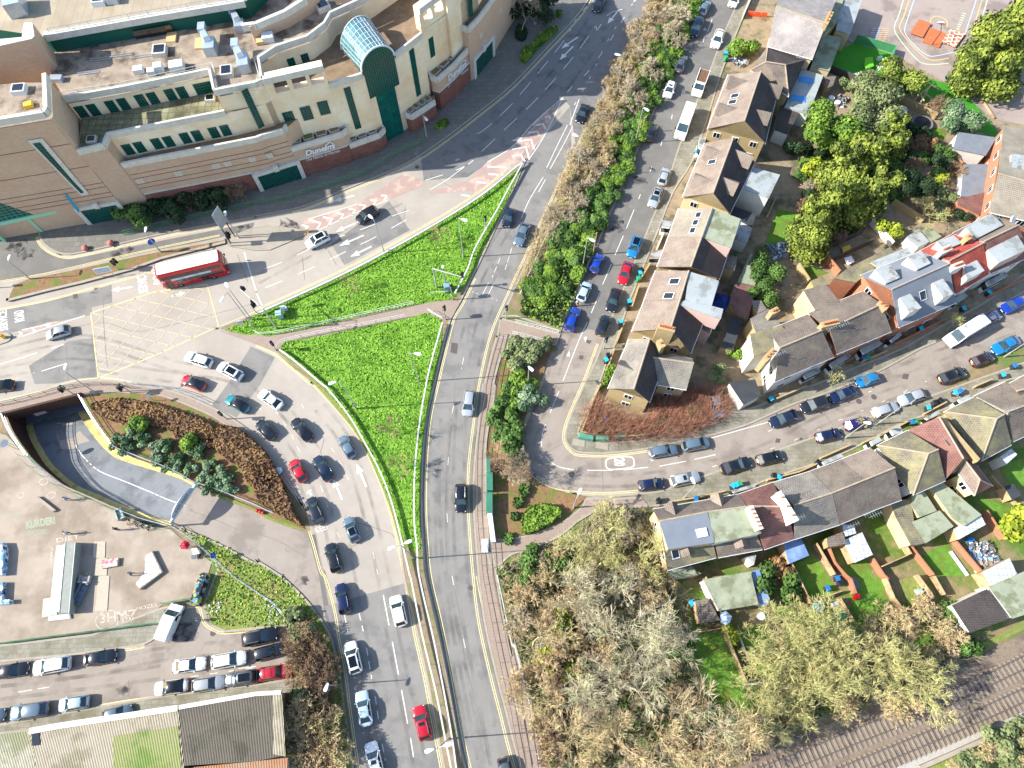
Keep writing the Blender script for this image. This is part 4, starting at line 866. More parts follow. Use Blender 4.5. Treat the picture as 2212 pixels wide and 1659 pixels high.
def lamp(label, base, top, heads, group=None, h=None, cat='street lamp', name='street_lamp'):
    if h: t = W1(top, h); b = Vector((t.x, t.y, 0))
    else: b = W1(base); h = hgt(b, top)
    root = empty(name, (b.x, b.y, .1), label, cat, group)
    q = MB(); q.tube((b.x, b.y, .05), (b.x, b.y, 1.6), .12, .12, 8); q.tube((b.x, b.y, 1.6), (b.x, b.y, h), .085, .055, 8); q.build('pole', [M_pole], root)
    for hp in heads.split('|'):
        e = W1(hp, h+.25); d = (e-Vector((b.x, b.y, e.z))); L = d.length or 1; d.normalize()
        q = MB(); q.tube((b.x, b.y, h-.02), Vector((b.x, b.y, h+.22))+d*max(.1, L-.35), .045, .035, 6); q.build('arm', [M_pole], root)
        q = MB(); a = math.atan2(d.y, d.x); n = Vector((-d.y, d.x, 0)); c = e+Vector((0, 0, .0)); rings = []
        for x, w_, hh in ((-.5, .09, .05), (-.25, .18, .09), (.1, .25, .11), (.4, .24, .1), (.55, .14, .05)):
            rings.append([c+d*x+n*w_, c+d*x+n*w_*.7+Vector((0, 0, hh)), c+d*x-n*w_*.7+Vector((0, 0, hh)), c+d*x-n*w_, c+d*x-n*w_*.6-Vector((0, 0, hh*.6)), c+d*x+n*w_*.6-Vector((0, 0, hh*.6))])
        for r0, r1 in zip(rings, rings[1:]):
            for k in range(6): q.face([r0[k], r1[k], r1[(k+1) % 6], r0[(k+1) % 6]])
        q.face(rings[0]); q.face(rings[-1][::-1]); q.build('lamp_head', [M_head], root, smooth=True)
    return root
SL = 'tall street lamps round the junction'
for a in (('street lamp in the upper lawn with its arm pointing right', '11: 1792,565', '11: 1745,225', '11: 1800,240'),
 ('street lamp at the lawn edge leaning over the lanes by the black off-roader', '11: 1110,530', '11: 1010,250', '11: 992,215'),
 ('street lamp in the lower lawn with its arm pointing right', '11: 1408,1640', '11: 1325,1390', '11: 1395,1398'),
 ('street lamp with a red and white triangle sign at its foot on the lower lawn', '12: 870,215', '11: 725,1640', '11: 660,1650'),
 ('double armed street lamp at the lower tip of the grass triangle', '12: 1360,1510', '12: 1250,1395', '12: 1175,1415|12: 1312,1365'),
 ('double armed street lamp in the median at the bottom edge', '13: 1665,1405', '13: 1578,1478', '13: 1500,1508|13: 1655,1458'),
 ('street lamp at the left end of the narrow planter island', '01: 270,760', '01: 80,600', '01: 78,568'),
 ('street lamp with a round blue sign in the narrow planter island', '01: 1400,530', '01: 1265,360', '01: 1258,325'),
 ('street lamp on the concrete island beside the tall direction sign', '01: 2068,400', '01: 1955,215', '01: 1946,188'),
 ('right hand one of two close street lamps at the tip of the upper lawn', '01: 2179,1107', '01: 1975,850', '01: 1960,805'),
 ('left hand one of two close street lamps at the tip of the upper lawn', '01: 2193,1170', '01: 1960,869', '01: 1919,924'),
 ('street lamp on the forecourt verge in front of the glass entrance', '10: 1475,1190', '10: 1445,995', '10: 1468,1025'),
 ('street lamp on the footway above the dark ramp opening', '02: 840,85', '01: 557,1560', '01: 565,1510')): lamp(a[0], a[1], a[2], a[3], SL)
for a in (('street lamp in the twiggy bank beside the upper road', '20: 955,490', '20: 915,472', 9.5), ('street lamp in the twiggy bank facing the pink hatching', '20: 600,1200', '20: 548,1168', 9.5), ('street lamp rising from the hedge above the black hatchback', '20: 1130,935', '20: 1162,945', 8.5),
 ('street lamp rising from the hedge opposite the light blue off-roader', '21: 650,400', '21: 690,413', 8.5), ('street lamp in the shrub bed left of the bend', '21: 145,1515', '21: 162,1525', 7), ('leaning white street lamp among the bushes at the lower left', '13: 620,945', '13: 610,960', 6)):
    lamp(a[0], None, a[1], a[2], 'street lamps standing in the hedges', h=a[3])
for a in (('street lamp on the footway at the bend by the round clipped hedge', '22: 530,1070', '22: 552,985', '22: 585,930'), ('white street lamp leaning over the silver estate car', '22: 1480,990', '22: 1585,880', '22: 1566,835'), ('street lamp on the lower footway over the silver estate car at the right', '32: 935,350', '32: 1150,205', '32: 1138,150'), ('street lamp on the footway near the purple hatchback', '32: 660,470', '32: 850,350', '32: 858,335'), ('white street lamp at the right edge of the lower footway', '31: 2040,1425', '31: 2212,1310', '31: 2230,1280')): lamp(a[0], a[1], a[2], a[3], 'street lamps along the residential street')
M_wood = mat('pole_wood', '8d7a60', 'a08d70', 3)
for s0, s1, lb in (('20: 1120,1145', '20: 1152,1015', 'brown wooden pole in the hedge just below the tall lamp'), ('21: 700,540', '21: 735,350', 'brown wooden pole in the hedge end above the vivid blue hatchback'), ('20: 1512,80', '20: 1530,-40', 'thin pale pole in the hedge at the top edge of the street'), ('12: 2060,700', '12: 2120,640', 'grey pole between shrubs beside the green cabinets')):
    b = W1(s0); q = MB(); q.tube(b, (b.x, b.y, max(3, hgt(b, s1))), .12, .09, 7); tag(q.build('wooden_pole', [M_wood], org=b), lb, 'pole')
def signal(label, base, top, ang, arm=None, n=1):
    b = W1(base); h = max(3.2, min(9, hgt(b, top))); root = empty('traffic_light', (b.x, b.y, .1), label, 'traffic light', 'traffic lights of the junction')
    q = MB(); q.tube((b.x, b.y, .05), (b.x, b.y, h), .09 if not arm else .17, .07 if not arm else .12, 8)
    q.build('pole', [M_sig if n > 3 else M_pole], root)
    if arm:
        e = W1(arm, h); q = MB(); q.tube((b.x, b.y, h-.1), e, .12, .08, 8); q.build('mast_arm', [M_pole], root); signhead(root, e, ang)
    if not arm or n > 1: signhead(root, (b.x, b.y, (h if not arm else 3.6)-.55), ang, min(n, 2))
    return root
signal('mast arm traffic light reaching over the lanes beside the yellow box', 's: 1090.9,1295.3', 's: 1038,1213.9', .3, 's: 947,1139', 1)
signal('traffic light on a short post beside the tip of the upper lawn', 's: 1018.4,1243.8', 's: 985,1196', .3, None, 2)
signal('mast arm traffic light in the upper lawn reaching towards the link road', 's: 1720,1133.8', 's: 1701.4,1057.4', 1.2, 's: 1816.7,1089.6')
signal('traffic light at the upper corner of the path and link road', 's: 1783,1180.7', 's: 1777.8,1131', 1.3)
signal('traffic light at the lower corner of the path and link road', 's: 1755,1259.7', 's: 1748.3,1214', 1.3)
signal('traffic light on the far kerb of the link road by the hedge end', 's: 1993.5,1255.7', 's: 1996,1214', 1.3)
signal('double traffic light on the footway left of the ramp mouth', '02: 640,90', '02: 555,15', 2.8, None, 2)
signal('double traffic light on the footway above the brown planting bed', '02: 1140,80', '02: 1045,10', 2.8, None, 2)
signal('traffic light between the planting bed and the turquoise car', '02: 1960,305', '02: 1870,240', -.8)
signal('traffic light on the corner where the path meets the curve', '11: 178,1368', '11: 120,1280', -.8)
signal('traffic light cluster over the board in the narrow planter island', '01: 1035,680', '01: 945,590', -.6, None, 2)
signal('traffic light with a red hood beside the tall direction sign', '01: 2005,470', '01: 1945,370', .2, None, 2)
signal('small signal post at the right hand barrier of the upper lawn', '11: 1982,325', '11: 1975,240', 1.3)
signal('black beacon post at the left edge near the service road', '01: -40,830', '01: -60,790', 0)
signal('low traffic light on the street corner by the crossing railings', '21: 790,1358', '21: 795,1335', 1)
# boards
M_sw = mat('sign_white', 'd2d6da', rough=.5); M_sgrey = mat('sign_back_grey', '8d949b', 'a1a8ad', 1.2, rough=.4, metal=.3); M_ink = mat('sign_ink', '2b3038'); M_sblue = mat('sign_blue', '1f5fb8', rough=.4); M_sred = mat('sign_red', 'a21f3a')
def board(name, label, foot, c3, wv, hv, m, text=None, tm=None, cat='sign', posts=((0.0,),), rows=1):
    """c3 centre, wv half width vector, hv half height vector"""
    f = W1(foot) if isinstance(foot, str) else foot
    root = empty(name, (f.x, f.y, .1), label, cat); n = wv.cross(hv).normalized()
    q = MB(); t = n*.03; P_ = [c3-wv-hv, c3+wv-hv, c3+wv+hv, c3-wv+hv]
    q.face([p+t for p in P_]); q.face([p-t for p in P_[::-1]])
    for i in range(4): a, b = P_[i], P_[(i+1) % 4]; q.face([a-t, b-t, b+t, a+t])
    pn = q.build('panel', [m], root)
    if text:
        L = text.split('\n'); k = len(L); q = MB()
        for i, tx in enumerate(L):
            y0 = -.8+1.6*(k-1-i)/k; O = c3-wv*.85+hv*(y0+.1); put_text(q, tx, O, O+wv*1.7, O+hv*(1.6/k*.7), 0, n*.045)
        q.build('lettering', [tm or M_ink], pn)
    for (o,) in posts:
        q = MB(); p = c3+wv*o; q.tube((p.x-n.x*.06, p.y-n.y*.06, .05), (p.x-n.x*.06, p.y-n.y*.06, p.z), .05, .05, 6); q.build('post', [M_pole], root)
    return root
lk = (Vector((0, 0, HC))-W1('f: 500,600')).normalized()
def vboard(name, label, foot, a, b, h, hh, m, text=None, tm=None, face=None, cat='sign', posts=((-.7,), (.7,))):
    A_, B_ = W1(a, h), W1(b, h); c = (A_+B_)/2; wv = (B_-A_)/2; hv = Vector((0, 0, hh/2)); hv = hv+Vector((-wv.y, wv.x, 0)).normalized()*hh*.12
    return board(name, label, Vector((c.x, c.y, 0)), c, wv, hv, m, text, tm, cat, posts)
vboard('information_board', 'white board with lines of dark writing standing in the planter island', None, '01: 815,688', '01: 955,662', 2.2, 1.1, M_sw, 'SHOPPING\nPARKING\nDELIVERIES')
vboard('warning_board', 'small white board with red writing at the tip of the upper lawn', None, '01: 2052,1135', '01: 2098,1120', 2.0, .8, M_sw, 'KEEP\nCLEAR', M_sred, posts=((0,),))
# tall direction sign, seen from its edge
f = W1('01: 2005,470'); root = empty('direction_sign', (f.x, f.y, .1), 'tall grey backed direction sign on posts beside the bus', 'sign')
T0, T1 = W1('01: 1900,195', 7.6), W1('01: 1945,330', 4.6)
g0 = W1('01: 1995,455'); q = MB(); dd = Vector((.35, .94, 0)); q.face([g0+dd*.0+Vector((0, 0, 4.2)), g0+dd*2.0+Vector((0, 0, 4.2)), g0+dd*2.0+Vector((0, 0, 8.2)), g0+Vector((0, 0, 8.2))]); q.box(g0+dd*1.0+Vector((0, 0, 6.2)), (.08, 2.0, 4.0), math.atan2(dd.y, dd.x)-math.pi/2); q.build('panel', [M_sgrey], root)
for k in (.3, 1.7): q = MB(); p = g0+dd*k; q.tube((p.x-.1, p.y, .1), (p.x-.1, p.y, 7.9), .09, .09, 6); q.build('post', [M_sig], root)
# round signs
def disc_sign(label, top, foot, r, m, h=None, tri=False, m2=None, cat='sign'):
    b = W1(foot); h = h or max(1.8, hgt(b, top)); root = empty('round_sign' if not tri else 'triangular_sign', (b.x, b.y, .1), label, cat)
    c = Vector((b.x, b.y, h)); tv = (Vector((0, 0, HC))-c); tv.z *= .12; n = tv.normalized(); u = Vector((-n.y, n.x, 0)).normalized(); v2 = n.cross(u)
    k = 3 if tri else 18; q = MB()
    for off_, rr_, mi in ((.05, r, 0), (.07, r*.72, 1)):
        q.face([c+n*off_+(u*math.cos(2*math.pi*i/k+math.pi/2)+v2*math.sin(2*math.pi*i/k+math.pi/2))*rr_ for i in range(k)], mi)
    q.face([c-n*.02+(u*math.cos(2*math.pi*i/k+math.pi/2)+v2*math.sin(2*math.pi*i/k+math.pi/2))*r for i in range(k)][::-1], 0)
    q.build('panel', [m, m2 or m], root); q = MB(); q.tube((b.x, b.y, .05), (b.x, b.y, h+r*.5), .045, .045, 6); q.build('post', [M_pole], root)
disc_sign('round blue keep left sign on a post in the planter island', '01: 1338,452', '01: 1385,522', .6, M_sblue, 3.2, m2=M_sblue)
disc_sign('small round red and white sign on the post at the tip of the lawn', '01: 2155,1120', '01: 2188,1160', .4, M_sred, 2.4, m2=M_sw)
disc_sign('red and white triangle sign at the foot of the lamp on the lower lawn', '12: 850,195', '12: 868,222', .5, M_sred, 2.2, True, M_sw)
disc_sign('blue square topped sign on the grass by the ramp railing', '02: 1882,1445', '02: 1890,1500', .45, M_sblue, 2.0, m2=M_sblue)
disc_sign('white sign leaning at the left end of the skate park', '02: 40,495', '02: 150,565', .6, M_sw, 3.0)
disc_sign('white round sign on the footway above the planting bed', '02: 1308,132', '02: 1340,150', .35, M_sw, 2.2)
# box signs of the islands
M_yplas = mat('bollard_yellow', 'e0b53a', rough=.4)
for s0, lb in (('11: 450,345', 'yellow and white lit bollard at the tip of the concrete island'), ('01: 45,1262', 'orange beacon bollard on the small island at the left edge')):
    b = W1(s0); root = empty('traffic_bollard', (b.x, b.y, .14), lb, 'bollard'); q = MB(); q.box((b.x, b.y, .55), (.4, .5, .85), .3, 0, .85); q.build('body', [M_yplas], root); q = MB(); q.box((b.x, b.y, 1.05), (.36, .46, .15), .3, 0, .8); q.build('cap', [M_sw if '11' in s0 else mat('beacon_orange', 'd8701a')], root)
for s0 in ('01: 735,485', '01: 955,440'):
    b = W1(s0, .4); q = MB(); q.ball((b.x, b.y, .5), .55, 14, 8, sq=(1, 1, .75)); o = q.build('boulder_bollard', [mat('bollard_red', 'a35a55', 'b5706a', 2)], org=(b.x, b.y, .12), smooth=True); tag(o, 'red dome bollard on the forecourt kerb, '+('nearer the car park entrance' if '735' in s0 else 'nearer the oil stain'), 'bollard', 'red dome bollards')
# height gantry over the ramp
G0, G1 = W1('02: 1475,1240'), W1('02: 1725,905'); h = 2.6
b0 = W1('02: 1470,1200', h); b1 = W1('02: 1690,868', h); root = empty('height_gantry', ((G0.x+G1.x)/2, (G0.y+G1.y)/2, .05), 'pale height gantry with an arched sign over the ramp entrance', 'gantry')
q = MB(); q.box(((b0+b1)/2), ((b1-b0).length, .3, .45), math.atan2((b1-b0).y, (b1-b0).x)); q.build('beam', [M_rblue], root)
d = (b1-b0).normalized(); n = Vector((-d.y, d.x, 0)); mid = (b0+b1)/2+Vector((0, 0, .2))
q = MB(); P_ = [mid+d*(2.4*math.cos(t))+Vector((0, 0, 1.35*math.sin(t))) for t in [math.pi*i/16 for i in range(17)]]
q.face([p+n*.06 for p in P_]); q.face([p-n*.06 for p in P_[::-1]]); 
for i in range(16): q.face([P_[i]-n*.06, P_[i]+n*.06, P_[i+1]+n*.06, P_[i+1]-n*.06])
ar = q.build('arched_panel', [M_rblue], root)
q = MB(); put_text(q, 'CAR PARK', mid-d*1.5+Vector((0, 0, .2)), mid+d*1.5+Vector((0, 0, .2)), mid-d*1.5+Vector((0, 0, .6)), 0, n*-.075); q.build('lettering', [M_ink], ar)
for p in (b0+d*.15, b1-d*.15): q = MB(); q.tube((p.x, p.y, 0), (p.x, p.y, h), .12, .12, 6); q.build('post', [M_rgrey], root)
# ================================================================ CABINETS, SMALL STREET THINGS
M_cab = mat('cabinet_green', '2f6350', '3a7560', 1.5, rough=.6); M_cabl = mat('cabinet_pale', '8fb0a8', rough=.6); M_cabw = mat('cabinet_white', 'cdd2d4', rough=.5)
def cabinet(label, s0, d, rz_=0, m=M_cab, cat='cabinet', name='utility_cabinet', group=None):
    b = W1(s0); root = empty(name, (b.x, b.y, .12), label, cat, group)
    q = MB(); q.box((b.x, b.y, .12+d[2]/2), d, rz_); q.build('case', [m], root); q = MB(); q.box((b.x, b.y, .12+d[2]+.04), (d[0]+.08, d[1]+.08, .07), rz_, 0, .9); q.build('lid', [m], root)
    q = MB(); q.box((b.x-(d[0]/2+.012)*math.cos(rz_), b.y-(d[0]/2+.012)*math.sin(rz_), .12+d[2]*.5), (.02, d[1]*.42, d[2]*.85), rz_); q.build('door', [m], root)
    return root
GC = 'green cabinets beside the east footway'
cabinet('uppermost of the green cabinets beside the east footway', '12: 2012,735', (.5, 2.6, 1.4), 0, group=GC); cabinet('middle one of the three green cabinets beside the east footway', '12: 2022,865', (.9, 2.6, 1.5), 0, group=GC); cabinet('lowest of the three green cabinets, right above the white one', '12: 2020,1045', (.9, 3.0, 1.5), 0, group=GC)
cabinet('long white pillar cabinet below the three green ones', '12: 2038,1250', (.6, 4.2, 1.3), .12, M_cabw); cabinet('white flat box on the pink east footway', '12: 1980,1400', (.9, 1.8, .25), 0, M_cabw)
cabinet('pale green signal cabinet on the lawn tip, the taller one', '11: 218,1085', (.9, .9, 1.5), .2, M_cabl); cabinet('small white box beside the pale green cabinet on the lawn tip', '11: 245,1025', (.8, .6, .9), .2, M_cabw); cabinet('smallest grey box right of the white box on the lawn tip', '11: 270,1025', (.4, .4, 1.0), .2, M_cabl)
cabinet('grey blue signal cabinet under the lattice mast on the upper lawn', 's: 1762,1144', (.9, .9, 1.7), .2, mat('cabinet_blue', '6f8f98'))
b = W1('s: 1758,1135'); root = empty('camera_mast', (b.x, b.y, .1), 'slim camera mast behind the grey blue cabinet on the upper lawn', 'mast'); h = hgt(b, 's: 1743.8,1053.4'); q = MB(); q.tube((b.x, b.y, .1), (b.x, b.y, h), .14, .12, 6); q.build('pole', [M_rgrey], root); q = MB(); q.box((b.x, b.y, h+.15), (.3, .5, .35)); q.build('camera', [M_sw], root)
CBT = 'green cabinets against the red hedge wall'
cabinet('left green cabinet on the corner footway under the red hedge', '22: 635,475', (.6, 2.2, 1.2), 1.35, mat('cabinet_mint', '4f8a76'), group=CBT); cabinet('middle green cabinet on the corner footway under the red hedge', '22: 775,485', (.6, 1.9, 1.1), 1.5, mat('cabinet_mint', '4f8a76'), group=CBT); cabinet('right thin green cabinet on the corner footway under the red hedge', '22: 935,470', (.3, 1.6, 1.0), 1.6, mat('cabinet_mint', '4f8a76'), group=CBT)
for s0 in ('22: 575,510', '22: 778,538'):
    b = W1(s0); q = MB(); q.box((b.x, b.y, .15), (1.9, 1.0, .06), -.2); tag(q.build('cover_slab', [M_conc], org=(b.x, b.y, .12)), 'pale concrete inspection cover in the corner footway, '+('left' if '575' in s0 else 'right')+' one', 'cover')
# wheelie bins: blue and green lids
BM = dict(g=mat('bin_grey', '2d3338', rough=.5), t=mat('lid_turquoise', '2aa0c0', rough=.4), b=mat('lid_blue', '2468a8', rough=.4), n=mat('lid_green', '2f8a5c', rough=.4), k=mat('lid_black', '1c2024', rough=.4), w=mat('lid_white', 'ccd0d0'), r=mat('lid_red', 'a02828'))
def bins(s, lab):
    P_ = s.split('|')
    for k, e in enumerate(P_):
        loc, c = e.rsplit(' ', 1); b = W1(loc, .9); a = random.uniform(-.4, .4)+.4; root = empty('wheelie_bin', (b.x, b.y, .1), lab[k], 'bin', 'wheelie bins along the front gardens')
        q = MB(); q.box((b.x, b.y, .6), (.52, .62, .95), a, 0, 1.12); q.build('body', [BM['g'] if c in 'tbk' else BM[c]], root); q = MB(); q.box((b.x, b.y, 1.11), (.62, .76, .1), a, 0, .9); q.build('lid', [BM[c]], root)
        for sd_ in (-1, 1): q = MB(); q.tube((b.x+sd_*.26, b.y-.3, .2), (b.x+sd_*.31, b.y-.3, .2), .1, .1, 8); q.build('wheel', [M_tyre], root)
COL = dict(t='turquoise', b='blue', n='green', k='black', w='white', r='red')
def binset(items):
    for pos, c, where in items: bins(pos+' '+c, ['%s lidded wheelie bin %s' % (COL[c], where)])
binset([('21: 1095,745', 'n', 'beside the front garden by the red saloon'), ('21: 1110,700', 't', 'above the green one by the red saloon'), ('21: 1120,672', 'k', 'topmost of three by the red saloon'), ('21: 1015,945', 't', 'beside the dark saloon'), ('21: 1000,990', 'k', 'below the turquoise one near the dark saloon'), ('21: 942,1120', 't', 'on the footway beside the dark hatchback'), ('21: 935,1155', 'k', 'under the turquoise one by the dark hatchback'), ('21: 815,1450', 't', 'on the pavement left of the corner house'), ('21: 832,1410', 'k', 'above the pavement pair left of the corner house'),
 ('22: 770,310', 'n', 'in the red hedge at the corner'), ('22: 818,305', 'b', 'in the red hedge beside the green one'), ('20: 1850,460', 't', 'beside the bushy garden tree'), ('20: 1850,495', 'n', 'just below the one by the bushy garden tree'), ('20: 1595,1320', 't', 'in front of the brown dormer house'), ('20: 1590,1350', 'w', 'below the turquoise one at the brown dormer house'),
 ('22: 1590,995', 'b', 'on the garden wall under the leaning lamp'), ('22: 1270,1005', 'k', 'in the twigs left of the leaning lamp'), ('22: 1910,880', 't', 'left one of three by the red brown roof'), ('22: 1940,870', 't', 'middle one of three by the red brown roof'), ('22: 1968,860', 'n', 'right one of three by the red brown roof'), ('32: 95,805', 't', 'at the front of the grey roof'), ('32: 55,790', 'k', 'left of the turquoise one at the grey roof'), ('32: 435,675', 'k', 'beside the white porch roof'), ('32: 1270,320', 'n', 'between two car parking spaces'), ('32: 1245,330', 'b', 'left of the green one at the parking spaces'), ('32: 1385,205', 't', 'beside the striped porch roof'), ('32: 1445,160', 'k', 'next to the striped porch roof'), ('32: 1490,140', 'k', 'farther right by the striped porch roof'), ('32: 1620,75', 't', 'left one by the silver tarpaulin'), ('32: 1660,60', 'b', 'right one by the silver tarpaulin'), ('32: 25,128', 't', 'on the driveway by the white end wall'),
 ('31: 820,1430', 'b', 'in the small hedge garden'), ('31: 865,1430', 'n', 'right of the blue one in the small hedge garden'), ('31: 1320,1180', 't', 'in front of the grey roofed pair'), ('31: 1045,1300', 'b', 'against the orange brick porch'), ('31: 1690,1005', 't', 'under the grey roof corner'), ('31: 1910,865', 't', 'in front of the red roof'), ('31: 2130,1500', 'b', 'by the right edge of the lower footway'), ('31: 2030,1580', 't', 'below the footway at the right edge'), ('23: 1550,235', 't', 'behind the yellow gable'), ('33: 515,105', 'b', 'in the narrow lawn garden'), ('33: 600,20', 'b', 'topmost in the row by the brick wall'), ('33: 630,60', 'k', 'middle of the row by the brick wall')])
# ================================================================ SKATE PARK
M_gw = mat('graffiti_white', 'c4bcae', '9d9081', 5, thr=(.4, .58)); M_gg = mat('graffiti_green', '86967a', '94917f', 4); M_gb = mat('graffiti_blue', '5a8fb8', 'd8dde0', 1.6, thr=(.46, .54), c3='2a3450', sc3=1.1); M_gm = mat('graffiti_mix', '2e8fa0', 'c8a03a', 1.8, thr=(.45, .55), c3='1c2233', sc3=1.3, thr3=(.48, .52)); M_ply = mat('ramp_metal', 'c8c4b8', 'b4b0a4', 1.0, c3='a8c4d0', sc3=.5)
g = MB(); Zs = Vector((0, 0, .07))
gw = lambda mb, t, O, X, Y, b=0: put_text(mb, t, W1(O), W1(X), W1(Y), 0, Zs, b)
gg = MB(); gw(gg, 'KURDER!', '02: 230,1255', '02: 485,1210', '02: 222,1185', .06); gw(gg, 'SHOOK!', '02: 240,1312', '02: 412,1295', '02: 235,1268', .02); gw(gg, 'KURDER', '02: 30,1135', '02: 200,1105', '02: 25,1105'); gw(gg, 'CREW', '02: 80,1165', '02: 200,1140', '02: 78,1140')
gg2 = gg.build('green_graffiti', [M_gg]); gg2['kind'] = 'structure'
gw(g, 'STAINED', '02: 440,1405', '02: 430,1562', '02: 462,1405', .01); gw(g, '3HMZ', '03: 870,410', '03: 1190,365', '03: 865,330', .0); gw(g, 'MOZES', '03: 1180,300', '03: 1360,262', '03: 1175,270'); gw(g, '83', '02: 740,1655', '02: 790,1645', '02: 738,1632'); gw(g, 'DIET', '02: 490,1370', '02: 690,1335', '02: 490,1335')
for k, (s0, r) in enumerate((('02: 380,845', .6), ('03: 930,380', 1.6), ('03: 1100,375', .6), ('02: 180,960', .5), ('02: 445,960', .6))):
    c = W1(s0); g.strip([c+Vector((math.cos(t*math.pi/8)*r, math.sin(t*math.pi/8)*r*.8, 0)) for t in range(17)], 0, .1, .07)
g2 = g.build('white_graffiti', [M_gw]); g2['kind'] = 'structure'
# quarter pipe with platform
def ramp_obj(name, label, fn, loc, cat='skate ramp'):
    root = empty(name, loc, label, cat, 'skate park ramps'); fn(root); return root
q0, q1, q2, q3 = W1('02: 560,1370'), W1('03: 500,320'), W1('02: 655,1370', 1.4), W1('03: 610,320', 1.4)
def qp(root):
    b = MB(); top0, top1 = W1('02: 570,1370', 1.5), W1('03: 515,320', 1.5); lo0, lo1 = W1('02: 490,1400'), W1('03: 430,290'); e0, e1 = W1('02: 655,1372', 1.5), W1('03: 600,320', 1.5)
    for k in range(6):
        t0, t1 = k/6, (k+1)/6; z = lambda t: 1.5*(1-math.sqrt(max(0, 1-t*t))); f = lambda a, c, t: Vector((a.x+(c.x-a.x)*t, a.y+(c.y-a.y)*t, .07+z(t)))
        b.face([f(lo0, top0, t0), f(lo1, top1, t0), f(lo1, top1, t1), f(lo0, top0, t1)])
    b.build('curved_surface', [M_ply], root)
    b = MB(); P_ = [top0, top1, e1, e0]; b.prism([Vector((p.x, p.y, 0)) for p in P_], .06, 1.57); b.build('platform', [mat('platform_grey', '7d8078', '8d9088', 2)], root)
    b = MB(); n0, n1 = W1('02: 672,1372'), W1('03: 640,300'); b.face([Vector((e0.x, e0.y, 1.57)), Vector((e1.x, e1.y, 1.57)), Vector((n1.x, n1.y, .07)), Vector((n0.x, n0.y, .07))][::-1]); b.build('painted_back', [M_gm], root)
    for a_, c_ in ((top0, top1), (e0, e1)):
        b = MB(); b.path([Vector((a_.x, a_.y, 1.6)), Vector((c_.x, c_.y, 1.6))], .05, 5); b.build('coping', [M_rail], root)
ramp_obj('quarter_pipe', 'long quarter pipe with a white curved face and graffiti back', qp, W1('02: 600,1640'))
def wedge(s, h, m, mt=None):
    def f(root):
        P_ = W(s); b = MB(); b.prism(P_, .06, h); b.build('block', [m], root)
        c = sum(P_, Vector((0, 0, 0)))/len(P_); b = MB(); b.prism([c+(p-c)*.93 for p in P_], h, h+.04); b.build('painted_top', [mt or m], root)
    return f
ramp_obj('grind_ledge', 'graffiti covered angular ledge with a long shadow in the skate park', wedge('02: 1270,1480 1330,1445 1420,1630 03: 1220,120 1185,80 02: 1270,1620', .55, M_conc, mat('graffiti_ledge', 'dcd9d0', 'a49c90', 2.5, thr=(.47, .53))), W1('02: 1340,1560'))
ramp_obj('painted_ramp', 'small wedge painted with pink and green graffiti', wedge('02: 885,1525 1040,1505 1030,1575 895,1600', .45, M_conc, mat('graffiti_pink', 'c8c0a0', 'a8667a', 1.5, thr=(.45, .55))), W1('02: 960,1550'))
ramp_obj('low_ramp', 'blue white low ramp at the foot of the quarter pipe', wedge('03: 380,200 500,180 500,330 370,360', .15, M_ply), W1('03: 440,270'))
ramp_obj('low_ledge', 'flat white ledge below the quarter pipe', wedge('03: 430,350 615,325 620,370 428,390', .3, M_ply), W1('03: 520,360'))
ramp_obj('painted_bank', 'blue graffiti bank at the left edge, the upper one', wedge('02: -60,1380 60,1380 80,1450 60,1659 -60,1659', 1.0, M_gb, M_gb), W1('02: 0,1500'))
ramp_obj('painted_bank', 'blue graffiti bank at the left edge, the lower one', wedge('03: -60,60 60,60 50,215 120,210 120,245 -60,260', .8, M_gb, M_gb), W1('03: 0,150'))
ramp_obj('low_ledge', 'grey manual pad lying alone in the upper skate park', wedge('02: 325,985 345,975 500,1095 470,1110', .45, M_conc), W1('02: 410,1040'))
for s0, lb in (('02: 815,1362 915,1362 910,1505 805,1505', 'upper'), ('02: 835,1510 935,1505 925,1655 820,1655', 'middle'), ('03: 855,0 950,0 930,300 825,305', 'lower')):
    b = MB(); P_ = W(s0); b.prism(P_, .06, .13); tag(b.build('ribbed_pad', [mat('ribbed_pad', 'a49a88', 'b0a694', 3, bump=.6, bsc=20)], org=P_[0]), lb+' of the three ribbed concrete pads right of the quarter pipe', 'pad', 'ribbed pads')
def sofa(label, s0, rz_, m, seats=3, L=2.3):
    b = W1(s0, .4); root = empty('sofa', (b.x, b.y, .07), label, 'sofa', 'abandoned sofas', rz_)
    for nm, c, d in [('seat', (0, 0, .25), (.9, L, .35)), ('backrest', (-.42, 0, .55), (.2, L, .6)), ('armrest', (.05, L/2-.1, .4), (.95, .22, .5)), ('armrest', (.05, -L/2+.1, .4), (.95, .22, .5))]:
        q = MB(); q.box(c, d, 0, 0, .95); o = bpy.data.objects.new(nm, q.mesh(nm, [m])); col.objects.link(o); o.parent = root
    for k in range(seats): q = MB(); q.box((.08, (k-(seats-1)/2)*(L-.5)/seats, .46), (.7, (L-.5)/seats-.05, .14), 0, 0, .9); o = bpy.data.objects.new('cushion', q.mesh('cushion', [m])); col.objects.link(o); o.parent = root
M_sofa = mat('sofa_grey', '4e5b68', '66727e', 3); sofa('long grey sofa standing beside the quarter pipe', '03: 700,150', -.3, M_sofa, 3, 2.9); sofa('small white spotted armchair above the long grey sofa', '03: 735,30', 1.5, mat('sofa_white', 'b8b4ac', '7a6a70', 4), 1, 1.5); sofa('grey armchair by the ramp railing near the seated people', '02: 1040,1125', .5, mat('sofa_pale', '8a938e', '9aa39e', 3), 2, 1.7)
